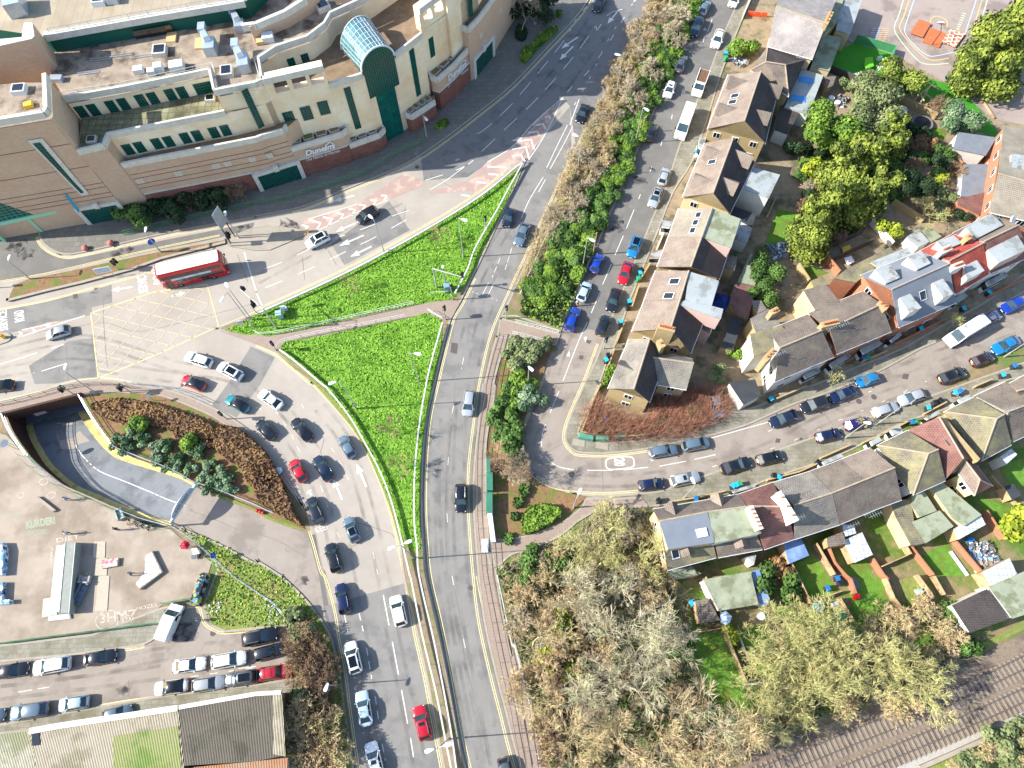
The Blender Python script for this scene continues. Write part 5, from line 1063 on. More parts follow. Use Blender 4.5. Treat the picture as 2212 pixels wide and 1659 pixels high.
# ================================================================ THE BIG STORE
M_cream = brickmat('cream_stone', 'e6d9c0', 'e2d3b6', 'd8c9ac', 1.6, .8, .012, bump=.05, dirt='d4b287', dsc=.16, noise_amt=.5)
M_tanb = brickmat('tan_brick', 'bfa88f', 'b59c82', 'a8917a', .5, .16, .01, bump=.1, dirt='b58d78', dsc=.25, noise_amt=.3)
M_redb = brickmat('dark_red_brick', '8d6155', '7d5246', '5b3b33', .5, .16, .012, bump=.15, dirt='5a3c34')
M_cop = mat('white_coping', 'cbc8bf', 'b5b0a4', 1.2, rough=.6); M_ggl = brickmat('green_window_grid', '0c2a28', '12383a', '1f6a58', .42, .55, .045, rough=.15, bump=0, offs=0, dirt='17443f')
M_gglv = brickmat('vault_glass_grid', '1c4648', '2a5c5c', '8aa5a0', .95, .62, .035, rough=.08, bump=0, offs=0, dirt='3a6a6a'); M_gsheet = mat('dark_green_cladding', '0e4a40', '115548', .5, rough=.5)
M_roof = mat('plant_roof', '7a6c5e', 'a09380', .45, bump=.4, bsc=8, c3='584b41', sc3=.22); M_tile = brickmat('terrace_tiles', '8f8c6d', '7f7c60', '5c5a45', 1.1, 1.1, .06, bump=.1, offs=0, dirt='4e4c38', dsc=.2, noise_amt=.7)
M_troof = brickmat('tan_sheet_roof', '9f937f', '978b78', '7d725f', 1.5, 30, .03, bump=.2, offs=0, dirt='857862'); M_terr = mat('brown_gravel_roof', '6d5a45', '8a7660', .8, bump=.6, bsc=8)
o_ = W1('10: 0,1500'); store = empty('store_building', (o_.x, o_.y, 0), 'huge curved cream and brick retail building with a glass barrel vault entrance', 'building')
def part(name, mb, mats, parent=None, **k): return mb.build(name, mats, parent or store, **k)
D3 = lambda p, z: Vector((p.x, p.y, z))
def onwall(A, B, u, v):
    d = fw*FPX+rt*(u-CX)-up*(v-CY); n = Vector((B.y-A.y, A.x-B.x, 0)); C0 = Vector((0, 0, HC)); t = (D3(A, 0)-C0).dot(n)/d.dot(n); return C0+d*t
def cope(name, pts, z, w_=.36, t=.22, parent=None, closed=True, m=None):
    b = MB(); q = pts+[pts[0]] if closed else pts
    for a, c in zip(q, q[1:]): b.wall([D3(a, 0)-(c-a).normalized()*.02, D3(c, 0)], 0, w_, z-.9, z+t)
    return part(name, b, [m or M_cop], parent)
def block(name, pts, z0, z1, ms, mt, par=0.0, front=None):
    b = MB(); b.prism([D3(p, 0) for p in pts], z0, z1-par, 0, 1); return part(name, b, [ms, mt])
def winat(A, B, s, w_, h_, m=None, name='window', parent=None, dz=.06, frame=0):
    d = (D3(B, 0)-D3(A, 0)).normalized(); n = Vector((d.y, -d.x, 0)); 
    if n.dot(D3(A, 0)) > 0: n = -n
    for u, v in px(s):
        c = onwall(A, B, u, v); q = MB()
        if frame:
            q.face([c-d*(w_/2+frame)-Vector((0, 0, h_/2+frame))+n*dz*.6, c+d*(w_/2+frame)-Vector((0, 0, h_/2+frame))+n*dz*.6, c+d*(w_/2+frame)+Vector((0, 0, h_/2+frame))+n*dz*.6, c-d*(w_/2+frame)+Vector((0, 0, h_/2+frame))+n*dz*.6], 1)
        q.face([c-d*w_/2-Vector((0, 0, h_/2))+n*dz, c+d*w_/2-Vector((0, 0, h_/2))+n*dz, c+d*w_/2+Vector((0, 0, h_/2))+n*dz, c-d*w_/2+Vector((0, 0, h_/2))+n*dz])
        part(name, q, [m or M_ggl, M_cop], parent)
# podium
HP, HS = 11.8, 7.4
pf = W('00: 1045,1415 1600,1310 2212,1190 10: 60,1165 235,1118', HP); back = W('10: 300,800 00: 1945,880', 16.4)
pod = block('podium_wall', pf+W('10: 255,1085', HP)+back+W('00: 960,1180', 16.4), 0, HP, M_tanb, M_terr, .55); cope('podium_coping', W('00: 1045,1415', HP)+pf[1:]+W('10: 258,1080', HP), HP, closed=False)
b = MB(); b.wall(off(pf, 0)+W('10: 235,1118', HP), .0, .25, 0, 4.2); part('lower_brick_band', b, [M_redb])
s1 = W('10: 300,1278 550,1205 745,1145 785,1110 770,1070', HS); block('stepped_podium', s1+W('10: 500,900 235,1118', HP), 0, HS, M_tanb, M_terr, .5); cope('podium_coping', s1, HS, closed=False)
s2 = W('10: 805,1250 960,1195 1065,1158 1108,1110 1075,1068', 4.2); block('stepped_podium', s2+W('10: 1000,1050 760,1150', 4.2), 0, 4.2, M_redb, M_terr, .5); cope('podium_coping', s2, 4.2, closed=False)
s3 = W('10: 1268,932 1300,985 1345,1000 1440,940 1545,870', 4.2); block('stepped_podium', s3+W('10: 1540,800 1300,900', 4.2), 0, 4.2, M_redb, M_terr, .5); cope('podium_coping', s3, 4.2, closed=False)
s4 = W('10: 1490,625 1515,660 1565,678 1700,560 1845,400', HS); block('stepped_podium', s4+W('10: 1700,300 1500,560', 10), 0, HS, M_tanb, M_terr, .5); cope('podium_coping', s4, HS, closed=False)
s5 = W('10: 1750,212 1830,245 1920,150 2020,20 2150,-180 2300,-420', HP); block('podium_wall', s5+W('10: 2150,-500 1830,20', 15), 0, HP, M_tanb, M_terr, .5); cope('podium_coping', s5, HP, closed=False)
for S_, z in ((s1, 4.2), (s4, 4.2)):
    b = MB(); b.wall(S_[:4] if S_ is s1 else S_[1:], 0, .3, 0, z, 0); part('lower_brick_band', b, [M_redb]); b = MB(); b.wall(S_[:4] if S_ is s1 else S_[1:], 0, .4, z, z+.25); part('string_course', b, [M_cop])
b = MB(); b.wall(pf, 0, .4, 4.2, 4.45); part('string_course', b, [M_cop])
# planters behind the parapets
for A, B, n in ((s1[0], s1[2], 4), (s2[0], s2[2], 3), (s3[2], s3[4], 4), (s4[2], s4[4], 4)):
    d = (B-A).normalized(); nn = Vector((-d.y, d.x, 0)); L = (B-A).length; 
    if nn.y < 0: nn = -nn
    for k in range(n):
        c = A+d*L*(k+.5)/n+nn*1.3; q = MB(); a = math.atan2(d.y, d.x); q.box((c.x, c.y, A.z-.2), (L/n*.8, 1.2, .5), a); o = part('planter', q, [M_cop]); q = MB(); q.box((c.x, c.y, A.z+.065), (L/n*.8-.25, .95, .04), a); part('planter_soil', q, [M_bed], o)
# cream body: low part (12 m), main part (15 m)
F1 = W('00: 930,1165 1945,968', 16.4); F2 = W('00: 1850,782 2212,712 10: 50,684 300,625 575,565', 20.4); F3 = W('10: 630,733 915,642', 16.5); F4 = W('10: 1200,472 1430,292', 16.5); F5 = W('10: 1400,78 1560,-32 1750,-175 1900,-340', 20.4)
block('cream_front', F1+F2[1:]+F3+F4+F5+W('10: 1700,-700 1100,-300', 20.4)+W('10: 900,60 600,330 200,480', 16.5), 0, 16.5, M_cream, M_terr, .45)
cope('coping', F1, 16.6, closed=False); cope('coping', F3, 16.6, closed=False); cope('coping', F4, 16.6, closed=False)
b = MB(); b.poly(W('00: 700,1290 900,1245 940,1165 1945,970 1850,790 690,1040', 16.2), 16.19); part('terrace_floor', b, [M_tile]); block('terrace_corner', W('00: 665,1305 895,1250 930,1165 690,1190', 16.4), 0, 16.5, M_tanb, M_tile, .35); cope('coping', W('00: 665,1305 895,1250 930,1165', 16.4), 16.5, closed=False)
U = W('00: 545,842 1060,752 1810,600', 20.4)+F2[:3]+W('10: 20,500 170,402 440,315 590,200 640,112 900,-5', 20.4)
block('cream_main_block', U+W('10: 1300,-300 00: 2300,-100 300,250 420,640', 20.4), 0, 20.4, M_cream, M_roof, 1.3); cope('coping', U, 20.4, closed=False)
b = MB()                                                   # loggia screens with three openings each
def screen(A, B, op, z0=16.0, z1=20.4):
    b = MB(); d = (B-A).normalized(); L = (B-A).length; n = Vector((-d.y, d.x, 0)); n = n if n.y > 0 else -n; xs = [0]+[q for o in op for q in o]+[L]
    def bx_(x0, x1, za, zb): c = A+d*(x0+x1)/2+n*.6; b.box((c.x, c.y, (za+zb)/2), (x1-x0, 1.2, zb-za), math.atan2(d.y, d.x))
    for i in range(0, len(xs), 2): bx_(xs[i], xs[i+1], z0-.0, z1)
    for o in op: bx_(o[0], o[1], z1-1, z1); bx_(o[0], o[1], z0, 17.2)
    return b
A, B = F2[2], F2[4]; L = (B-A).length; part('loggia_screen', screen(D3(A, 0), D3(B, 0), [(L*.13, L*.36), (L*.43, L*.67), (L*.73, L*.95)]), [M_cream]); cope('coping', [F2[2], F2[4]], 20.4, .7, closed=False)
A, B = F5[0], F5[2]; L = (B-A).length; part('loggia_screen', screen(D3(A, 0), D3(B, 0), [(L*.1, L*.3), (L*.37, L*.57), (L*.64, L*.86)]), [M_cream]); cope('coping', [F5[0], F5[2]], 20.4, .7, closed=False)
sb = W('10: 900,-5 1130,-160 1500,-420', 20.4); block('set_back_wall', sb+W('10: 1500,-700 900,-300', 20.4), 0, 20.4, M_cream, M_roof, 1.0); cope('coping', sb, 20.4, closed=False)
block('unseen_shade_wing', W('10: 1640,-60 1750,-175 1900,-340 1700,-800 1400,-250', 20.4), 0, 21, M_cream, M_roof, .4)  # out of view, added so the wing's shadow reaches across the upper road
# windows
winat(U[0], U[1], '00: 705,965 808,948 965,918 1068,898', 1.4, 2.3); winat(U[1], U[2], '00: 1220,866 1322,848 1475,818 1575,800 1725,770 1800,755', 1.4, 2.3)
winat(F1[0], F1[1], '00: 1108,1290 1208,1270 1357,1240 1458,1222 1603,1192 1705,1172 1850,1145 1950,1125', 1.4, 2.3)
winat(F2[1], F2[2], '10: -25,940', 1.1, 8); winat(F2[2], F2[4], '10: 288,1022 438,978 586,932', 1.7, 2.9); winat(F3[0], F3[1], '10: 836,938', 1.1, 9.3); winat(F4[0], F4[1], '10: 1375,632', 1.1, 10)
winat(F5[0], F5[2], '10: 1522,405 1620,315 1708,225', 1.3, 4); winat(F5[1], F5[2], '10: 1850,30', 1.0, 5)
winat(U[7], U[8], '10: 310,550 428,512', 1.2, 2.2); winat(U[8], U[10], '10: 562,462 672,416', 1.2, 2.2)
winat(sb[0], sb[1], '10: 1063,200 1155,140 1256,65 1340,5', 1.0, 2.4)
for A, B, s_ in ((pf[0], pf[1], '00: 1108,1586 1212,1566 1542,1501'), (pf[1], pf[2], '00: 1868,1435 1970,1415 10: -30,1380 118,1345'), (s5[2], s5[4], '10: 1945,305 2112,90')): winat(A, B, s_, .75, .75, mat('vent_pale', 'b9b2a4'), 'vent', frame=.16)
# left brick block with the slanting slot and the entrance canopy
LB = W('00: -1300,1240 0,1030 375,968 398,935', 24.5); block('left_brick_block', LB+W('00: 385,640 100,640 -1300,800', 24.5), 0, 24.5, M_tanb, M_roof, 1.6); cope('coping', LB+W('00: 385,640', 24.5), 24.5, .6, closed=False)
b = MB(); b.prism([D3(p, 0) for p in W('00: 100,970 390,930 665,1310 690,1330', 15)[:0]+[LB[2], LB[3]]+W('00: 690,1040', 16.4)+W('00: 665,1305', 16.4)], 0, 16.1); part('brick_return', b, [M_tanb])
# front wall running down to the podium
b = MB(); A, B = LB[2], W1('00: 665,1305', 16.4); b.prism([D3(LB[0], 0), D3(LB[2], 0), D3(B, 0), D3(pf[0], 0), D3(pf[0], 0)+Vector((0, 4, 0)), D3(LB[0], 0)+Vector((0, 4, 0))], 0, 11.75); part('front_wall', b, [M_tanb])
sl = [onwall(LB[1], LB[2], *px(s)[0])+Vector((.02, -.14, 0)) for s in ('00: 235,1210', '00: 365,1188', '01: 775,15', '01: 700,28')]
q = MB(); q.face(sl); o = part('slot_window_frame', q, [M_cop]); c = sum(sl, Vector((0, 0, 0)))/4; q = MB(); q.face([c+(p-c)*.9+(Vector((.14*(1 if i in (0, 3) else -1), 0, 0)))*2+Vector((0, -.03, 0)) for i, p in enumerate(sl)]); part('slot_window', q, [M_ggl], o)
pts = [onwall(LB[0], LB[2], *q) for q in px('01: -200,80 0,85 440,0')]+W('01: 560,140 450,165 0,262 -200,300', 4.4)
b = MB(); b.face([pts[0], pts[1], pts[5], pts[6]]); b.face([pts[1], pts[2], pts[3], pts[5]]); part('glass_canopy', b, [brickmat('canopy_glass_grid', '15403c', '1d4a44', '3f9a8c', .8, .6, .05, rough=.15, bump=0, offs=0, dirt='3c4a2a')])
b = MB(); b.wall([D3(p, 0) for p in (pts[3], pts[5], pts[6])], 0, .4, 3.8, 4.5); part('canopy_fascia', b, [mat('mint_paint', '8fc4a4', rough=.5)])
for s0, s1_ in (('01: 235,225', '01: 365,340'), ('01: 470,180', '01: 590,290'), ('01: 0,330', '01: 45,425')): p = W1(s1_); b = MB(); b.box((p.x, p.y, 1.9), (.45, .45, 3.8), .3); part('canopy_column', b, [MATS['mint_paint']])
b = MB(); b.prism([D3(p, 0) for p in W('01: 520,215 590,290 665,272 600,200')], 0, 3.6); part('mint_panel', b, [mat('pale_mint', 'a9d4c2')])
for s0 in ('01: 205,290', '01: 358,270'): p = W1(s0); b = MB(); b.box((p.x, p.y, .7), (.8, 1.9, 1.2), -.1, 0, .95); part('barrier_island', b, [M_yplas])
b = MB()
for z in (5.6, 6.6, 8, 9): b.wall(pf, 0, .1, z, z+.09)
for z in (5.6, 6.6, 8, 9, 13, 18): b.wall(LB[:3], 0, .1, z, z+.09)
part('red_brick_courses', b, [M_redb])
# garage portals
def portal(A, B, pc, w_, h_):
    c = onwall(A, B, *px(pc)[0]); d = (D3(B, 0)-D3(A, 0)).normalized(); n = Vector((d.y, -d.x, 0)); n = n if n.dot(c) < 0 else -n; c.z = 0; a = math.atan2(d.y, d.x)
    q = MB()
    for s in (-1, 1): p = c+d*s*(w_/2+.3)+n*.15; q.box((p.x, p.y, h_/2), (.7, .6, h_), a)
    p = c+n*.15; q.box((p.x, p.y, h_+.35), (w_+1.3, .62, .7), a); q.box((p.x+n.x*.1, p.y+n.y*.1, h_+.6), (.8, .7, 1.3), a); o = part('portal_frame', q, [M_cop])
    q = MB(); p = c+n*.24; q.box((p.x, p.y, h_/2), (w_, .1, h_), a); part('shutter', q, [M_ggl], o)
lw = D3(W1('00: 665,1305', 16.4), 0); portal(pf[2], pf[4], '10: 200,1510', 7, 3.8); portal(LB[0], LB[2], '01: 890,170', 6, 3.9); portal(s5[1], s5[3], '10: 1960,480', 6, 4)
# writing on the walls
M_ltr = mat('letter_white', 'd9dde0', rough=.4)
def wtext(A, B, t, O, X, Y, bold=0):
    n = Vector(((B-A).y, -(B-A).x, 0)).normalized(); n = n if n.dot(D3(A, 0)) < 0 else -n
    q = MB(); put_text(q, t, *[onwall(A, B, *px(s)[0]) for s in (O, X, Y)], 0, n*.32, bold); return q
for A, B, l in ((s1[0], s1[2], [('Dunelm', '10: 430,1338', '10: 668,1268', '10: 425,1290', .03), ('The Home of Homes', '10: 428,1385', '10: 720,1300', '10: 425,1360', .0)]), (s4[2], s4[4], [('Dunelm', '10: 1655,700', '10: 1800,570', '10: 1648,645', .03), ('The Home of Homes', '10: 1645,755', '10: 1822,595', '10: 1642,730', .0)])):
    for t, O, X, Y, bo in l: part('sign_lettering', wtext(A, B, t, O, X, Y, bo), [M_ltr])
    O = [onwall(A, B, *px(s)[0]) for s in (('10: 595,1290', '10: 595,1250', '10: 630,1215', '10: 672,1235', '10: 672,1272') if A is s1[0] else ('10: 1748,622', '10: 1748,565', '10: 1772,520', '10: 1800,510', '10: 1800,572'))]
    n = Vector(((B-A).y, -(B-A).x, 0)).normalized(); n = n if n.dot(D3(A, 0)) < 0 else -n; q = MB(); q.path([p+n*.33 for p in O], .08, 4); part('house_emblem', q, [M_ltr])
# glass vault
zf = 17.0; FL, FR = W1('10: 918,615', zf), W1('10: 1192,478', zf); BL, BR = W1('10: 738,430', zf), W1('10: 1008,225', zf)
M_arch = mat('vault_frame_white', 'c5ccd0', rough=.35)
def archpt(L_, R_, t, k=1.0): c = (L_+R_)/2; r = (R_-L_)/2; return c+r*k*-math.cos(t)+Vector((0, 0, r.length*k*math.sin(t)))
b = MB(); N_ = 16
for i in range(N_):
    t0, t1 = math.pi*i/N_, math.pi*(i+1)/N_; b.face([archpt(FL, FR, t0), archpt(FL, FR, t1), archpt(BL, BR, t1), archpt(BL, BR, t0)])
vt = part('glass_vault', b, [mat('vault_glass', '2f5a5c', '5a8688', .6, rough=.06, spec=1.0, coat=1)])
for j in range(7):
    k = j/6; L_, R_ = FL.lerp(BL, k), FR.lerp(BR, k); q = MB(); q.path([archpt(L_, R_, math.pi*i/N_, 1.012) for i in range(N_+1)], .09 if j in (0, 6) else .045, 4); part('arch_rib', q, [M_arch], vt)
for i in range(1, 16): q = MB(); t = math.pi*i/16; q.tube(archpt(FL, FR, t, 1.01), archpt(BL, BR, t, 1.01), .035, n=4); part('purlin', q, [M_arch], vt)
b = MB(); b.face([archpt(FL, FR, math.pi*i/N_) for i in range(N_+1)][::-1]+[]); gf = part('arched_glass_front', b, [M_ggl])
q = MB(); q.path([archpt(FL, FR, math.pi*i/N_, 1.03) for i in range(N_+1)], .16, 5); part('arch_frame', q, [M_arch], gf)
d = (FR-FL).normalized(); n = Vector((d.y, -d.x, 0)); n = n if n.y < 0 else -n; a = math.atan2(d.y, d.x); c = (FL+FR)/2; Lw = (FR-FL).length
for z0, z1, w_, dep, m_ in ((11, zf, Lw, .0, M_ggl), (0, 11, Lw*.68, -.1, brickmat('green_panel_grid', '0e5048', '126054', '0c3a36', 1.0, .95, .03, rough=.12, bump=0, offs=0, dirt='0b3b3d'))):
    q = MB(); p = c-n*(1.5-dep+.4); q.box((p.x, p.y, (z0+z1)/2), (w_, 3.8, z1-z0), a); part('glass_shaft', q, [m_])
# tall green clad store behind, tan roof, plant
G = W('00: 385,305 1250,150 2110,8', 22.3); block('green_wall_building', G+W('00: 2500,-400 -400,-400 -300,200', 22.3), 0, 22.3, M_gsheet, M_troof, .3); cope('roof_edge', G, 22.4, .9, .2, closed=False)
T = W('00: -260,430 0,383 265,325 290,300 272,185', 25.1); block('upper_brick_block', T+W('00: 200,185 180,310 -260,350', 25.1), 0, 25.1, M_tanb, M_cop, .2)
block('upper_brick_return', [T[3], W1('00: 495,600', 19.1), W1('00: 500,460', 19.1), T[4]], 0, 19.2, M_tanb, M_roof)
cope('coping', W('10: -120,230 0,215 250,110 430,-5', 21.6), 21.8, .6, closed=False); b = MB(); b.wall([D3(p, 0) for p in W('10: -60,235 250,110 520,-60', 21.6)], 0, .5, 18, 21.8); part('brick_roof_wall', b, [M_tanb])
def plant(label, name, s0, d, rz_, m, zb=19.1, extra=0):
    p = W1(s0, zb); root = empty(name, (p.x, p.y, zb), label, 'vent' if 'duct' in name else 'roof unit', 'rooftop plant of the store'); q = MB(); q.box((p.x, p.y, zb+d[2]/2), d, rz_, 0, .94); q.build('casing', [m], root)
    if extra == 1: q = MB(); q.box((p.x, p.y, zb+d[2]+.04), (d[0]*.7, d[1]*.7, .08), rz_); q.build('glazing', [M_cglass], root)
    if extra == 2:
        q = MB(); e = p+Vector((-1.2, 1.4, 0)); q.box((p.x-.5, p.y+1.0, zb+d[2]*1.15), (1.2, 2.2, 1.0), .5, 0, .7); q.build('duct_bend', [m], root); q = MB(); q.box((e.x, e.y+1.2, zb+d[2]*1.25), (1.1, 1.6, .8), .1); q.build('outlet', [m], root)
M_duct = mat('duct_metal', 'a9b6c2', 'c2ccd4', 1.2, rough=.3, metal=.5)
for a in (('silver duct with a hooded outlet nearest the green cladding', 'ventilation_duct', '00: 1835,440', (1.8, 2.6, 1.7), .1, M_duct, 19.1, 2), ('long bent silver duct right of the hooded one', 'ventilation_duct', '00: 2120,580', (1.8, 3.0, 1.7), .2, M_duct, 19.1, 2), ('square silver duct at the right end of the green wall', 'ventilation_duct', '00: 2085,255', (1.6, 1.8, 1.4), .2, M_duct, 19.1, 2),
 ('white framed skylight box left of the ducts', 'rooflight', '00: 1390,455', (2.2, 2.2, .8), .1, M_cop, 19.1, 1), ('white framed skylight box beside the long bent duct', 'rooflight', '00: 1965,635', (1.9, 2.2, .8), .15, M_cop, 19.1, 1), ('glazed box at the corner of the cream roof edge', 'rooflight', '10: 580,70', (2.2, 2.2, .9), .5, M_cop, 19.1, 1), ('small white unit lying left in the row along the roof rail', 'roof_unit', '00: 1205,620', (1.5, 1.1, .8), .2, M_cabw, 19.1, 0), ('middle white unit in the row along the roof rail', 'roof_unit', '00: 1320,640', (1.2, 1.0, .9), .2, M_cabw, 19.1, 0), ('tall white unit in the row along the roof rail', 'roof_unit', '00: 1385,610', (1.3, 1.2, 1.2), .2, M_cabw, 19.1, 0), ('largest white unit in the row along the roof rail', 'roof_unit', '00: 1540,595', (2.2, 1.6, 1.1), .2, M_cabw, 19.1, 0), ('blue white unit standing alone at the left of the plant roof', 'roof_unit', '00: 500,695', (1.9, 1.1, .7), 0, M_duct, 19.1, 0), ('white unit beside a plywood box near the middle roof corner', 'roof_unit', '10: 110,345', (1.8, 1.5, 1.0), .2, M_cabw, 19.1, 0), ('plywood box near the middle roof corner', 'roof_unit', '10: 40,370', (1.2, 1.2, .6), .2, mat('plywood', 'b89a6c', 'c4a87c', 2), 19.1, 0), ('pair of plywood boxes left of the hooded duct', 'roof_unit', '00: 1730,385', (1.5, 2.4, .35), .1, MATS['plywood'], 19.1, 0), ('plywood sheet leaning by the opening in the green wall', 'roof_unit', '00: 1485,330', (1.6, 2.2, .3), .05, MATS['plywood'], 19.1, 0),
 ('big white hooded unit at the top left corner of the tan roof', 'roof_unit', '00: 170,90', (2.6, 3.4, 2.4), .3, M_duct, 22.0, 0), ('white fan unit at the top of the tan roof, the left one', 'roof_unit', '00: 865,30', (2.0, 1.6, .9), .1, M_cabw, 22.0, 1), ('white fan unit at the top of the tan roof, the right one', 'roof_unit', '00: 985,15', (1.8, 1.5, 1.0), .1, M_duct, 22.0, 1), ('white box unit in the sunken roof of the left brick block', 'roof_unit', '00: 180,790', (2.0, 1.7, .8), .1, M_cabw, 22.9, 1), ('yellow machine in the sunken roof of the left brick block', 'roof_unit', '00: 255,920', (1.2, .9, .6), .3, M_yplas, 22.9, 0), ('small white framed hatch at the left end of the tiled terrace', 'rooflight', '00: 800,1215', (1.5, 1.3, .5), .1, M_cop, 16.2, 1), ('white framed hatch at the right end of the tiled terrace', 'rooflight', '00: 1820,860', (1.5, 1.3, .5), .1, M_cop, 16.2, 1)): plant(*a)
q = MB(); P_ = [onwall(G[0], G[2], *px(s)[0])+Vector((.02, -.35, 0)) for s in ('00: 1140,260', '00: 1470,200', '00: 1515,270', '00: 1180,325')]; q.face(P_); part('dark_opening', q, [M_cglass])
RG = 'roof edge handrails of the store'
rail('handrail along the plant roof edge above the ten windows', W('00: 510,790 1040,710 1830,540 1870,740', 20.1), 1.0, 2.5, M_rail, (1, .5), z0=19.1, name='roof_handrail', group=RG)
rail('handrail along the plant roof edge right of the step', W('00: 1870,755 2212,690 10: 20,640 -20,500 120,400 440,290', 20.1), 1.0, 2.5, M_rail, (1, .5), z0=19.1, name='roof_handrail', group=RG)
rail('thin handrail along the tan roof above the green cladding', W('00: 420,270 1250,120 2080,-20', 22.8), 1.0, 3, M_rgrey, (1, .5), z0=22.3, name='roof_handrail', group=RG)
for k, s0 in enumerate(('00: 870,510', '00: 1050,475', '00: 1245,482', '00: 760,628')):
    p = W1(s0, 19.2); q = MB(); 
    for s in (-1, 1): q.tube((p.x-1.6, p.y+s*.22-.25, 19.25), (p.x+1.6, p.y+s*.22+.25, 19.25), .05, n=4)
    for i in range(10): x = -1.5+i/3; q.tube((p.x+x, p.y-.22+x*.155, 19.25), (p.x+x, p.y+.22+x*.155, 19.25), .03, n=4)
    tag(q.build('ladder', [M_duct], org=p), ('leftmost upper ', 'second upper ', 'right hand ', 'lowest ')[k]+'metal ladder lying flat on the brown plant roof', 'ladder', 'ladders on the plant roof')
f = W1('01: 600,150', 5); root = empty('projecting_sign', (f.x, f.y, 5), 'turquoise blade sign on brackets on the brick wall beside the canopy', 'sign')
q = MB(); P_ = [W1('01: 565,40', 8), W1('01: 570,5', 8.4), W1('01: 685,150', 4.6), W1('01: 680,180', 4.2)]; n = Vector((.1, -.1, 0)); q.face(P_); q.face([p+n for p in P_[::-1]]); q.build('panel', [mat('sign_turquoise', '3f9ab4')], root)
# roofs of the corrugated sheds at the bottom left
def shed(label, pts, h, m, name='warehouse_roofed_shed'):
    P_ = W(pts, h); root = empty('industrial_shed', (P_[0].x, P_[0].y, 0), label, 'shed', 'corrugated sheds'); c = sum(P_, Vector((0, 0, 0)))/len(P_)
    b = MB(); b.prism([D3(c+(p-c)*.985, 0) for p in P_], 0, h-.15); b.build('walls', [mat('shed_wall', 'a89a88')], root); b = MB(); b.prism([D3(p, 0) for p in P_], h-.12, h, 0, 0, bottom=True); b.build('roof', [m], root); return root, P_
def corr(name, c1, c2, c3):
    m = mat(name, c1, c2, .5, rough=.7, c3=c3, sc3=.25); N = m.node_tree.nodes; L = m.node_tree.links; w_ = N.new('ShaderNodeTexWave'); w_.inputs['Scale'].default_value = 1.6; tc = N.new('ShaderNodeNewGeometry'); mp = N.new('ShaderNodeMapping'); mp.inputs['Rotation'].default_value = (0, 0, -.05); L.new(tc.outputs['Position'], mp.inputs[0]); L.new(mp.outputs[0], w_.inputs[0])
    bb = N.new('ShaderNodeBump'); bb.inputs['Strength'].default_value = 1; bb.inputs['Distance'].default_value = .35; L.new(w_.outputs[1], bb.inputs['Height']); L.new(bb.outputs[0], N['Principled BSDF'].inputs['Normal']); return m
Mc1 = corr('corrugated_pale', 'b3aa98', 'a49a86', '8f8a70'); Mc2 = corr('corrugated_dark', '5f594f', '6e675b', '4c493f'); Mc3 = corr('corrugated_mossy', '8a9a50', '9c9872', '6f8a3a')
r0, P_ = shed('pale corrugated shed with a mossy green panel beside the car park road', '03: 250,1340 540,1290 1540,1145 1600,1800 320,1900 300,1560', 5, Mc1); b = MB(); b.prism([D3(p, 0) for p in W('03: 975,1385 1540,1295 1580,1800 985,1800', 5.05)], 5.0, 5.05); b.build('mossy_panel', [Mc3], r0)
b = MB(); b.wall([D3(p, 0) for p in W('03: 260,1340 540,1290 1540,1140', 5)], 0, .7, 4.6, 5.25); b.build('white_gutter', [M_cop], r0); b = MB(); b.prism([D3(p, 0) for p in W('03: 270,1350 335,1345 345,1460 275,1470', 5.1)], 5, 5.06); b.build('rooflight', [M_cglass], r0)
r1, P_ = shed('dark corrugated shed between the pale one and the bushes', '03: 1545,1140 2212,1020 13: 150,1010 200,1560 03: 2212,1600 1590,1640', 5.2, Mc2); b = MB(); b.wall([D3(p, 0) for p in W('03: 1550,1135 2212,1018 13: 220,1005', 5.2)], 0, .5, 4.8, 5.4); b.build('white_gutter', [M_cop], r1)
b = MB(); b.prism([D3(p, 0) for p in W('13: 145,1015 225,1005 255,1560 150,1540', 5.3)], 5.2, 5.3); b.build('pale_edge_sheet', [Mc1], r1)
r2, P_ = shed('streaked white roofed shed at the lower left corner', '03: -200,1385 255,1340 300,1560 305,1900 -200,1900', 4.6, corr('streaked_white_sheet', 'b9b3a2', 'a8a592', '8d9070'))
r3, P_ = shed('rust stained low shed at the bottom edge by the bushes', '03: 1590,1660 2212,1600 13: 270,1570 280,1900 03: 1600,1900', 4.4, corr('rusty_sheet', 'a8947c', 'b07048', '8d8470'))
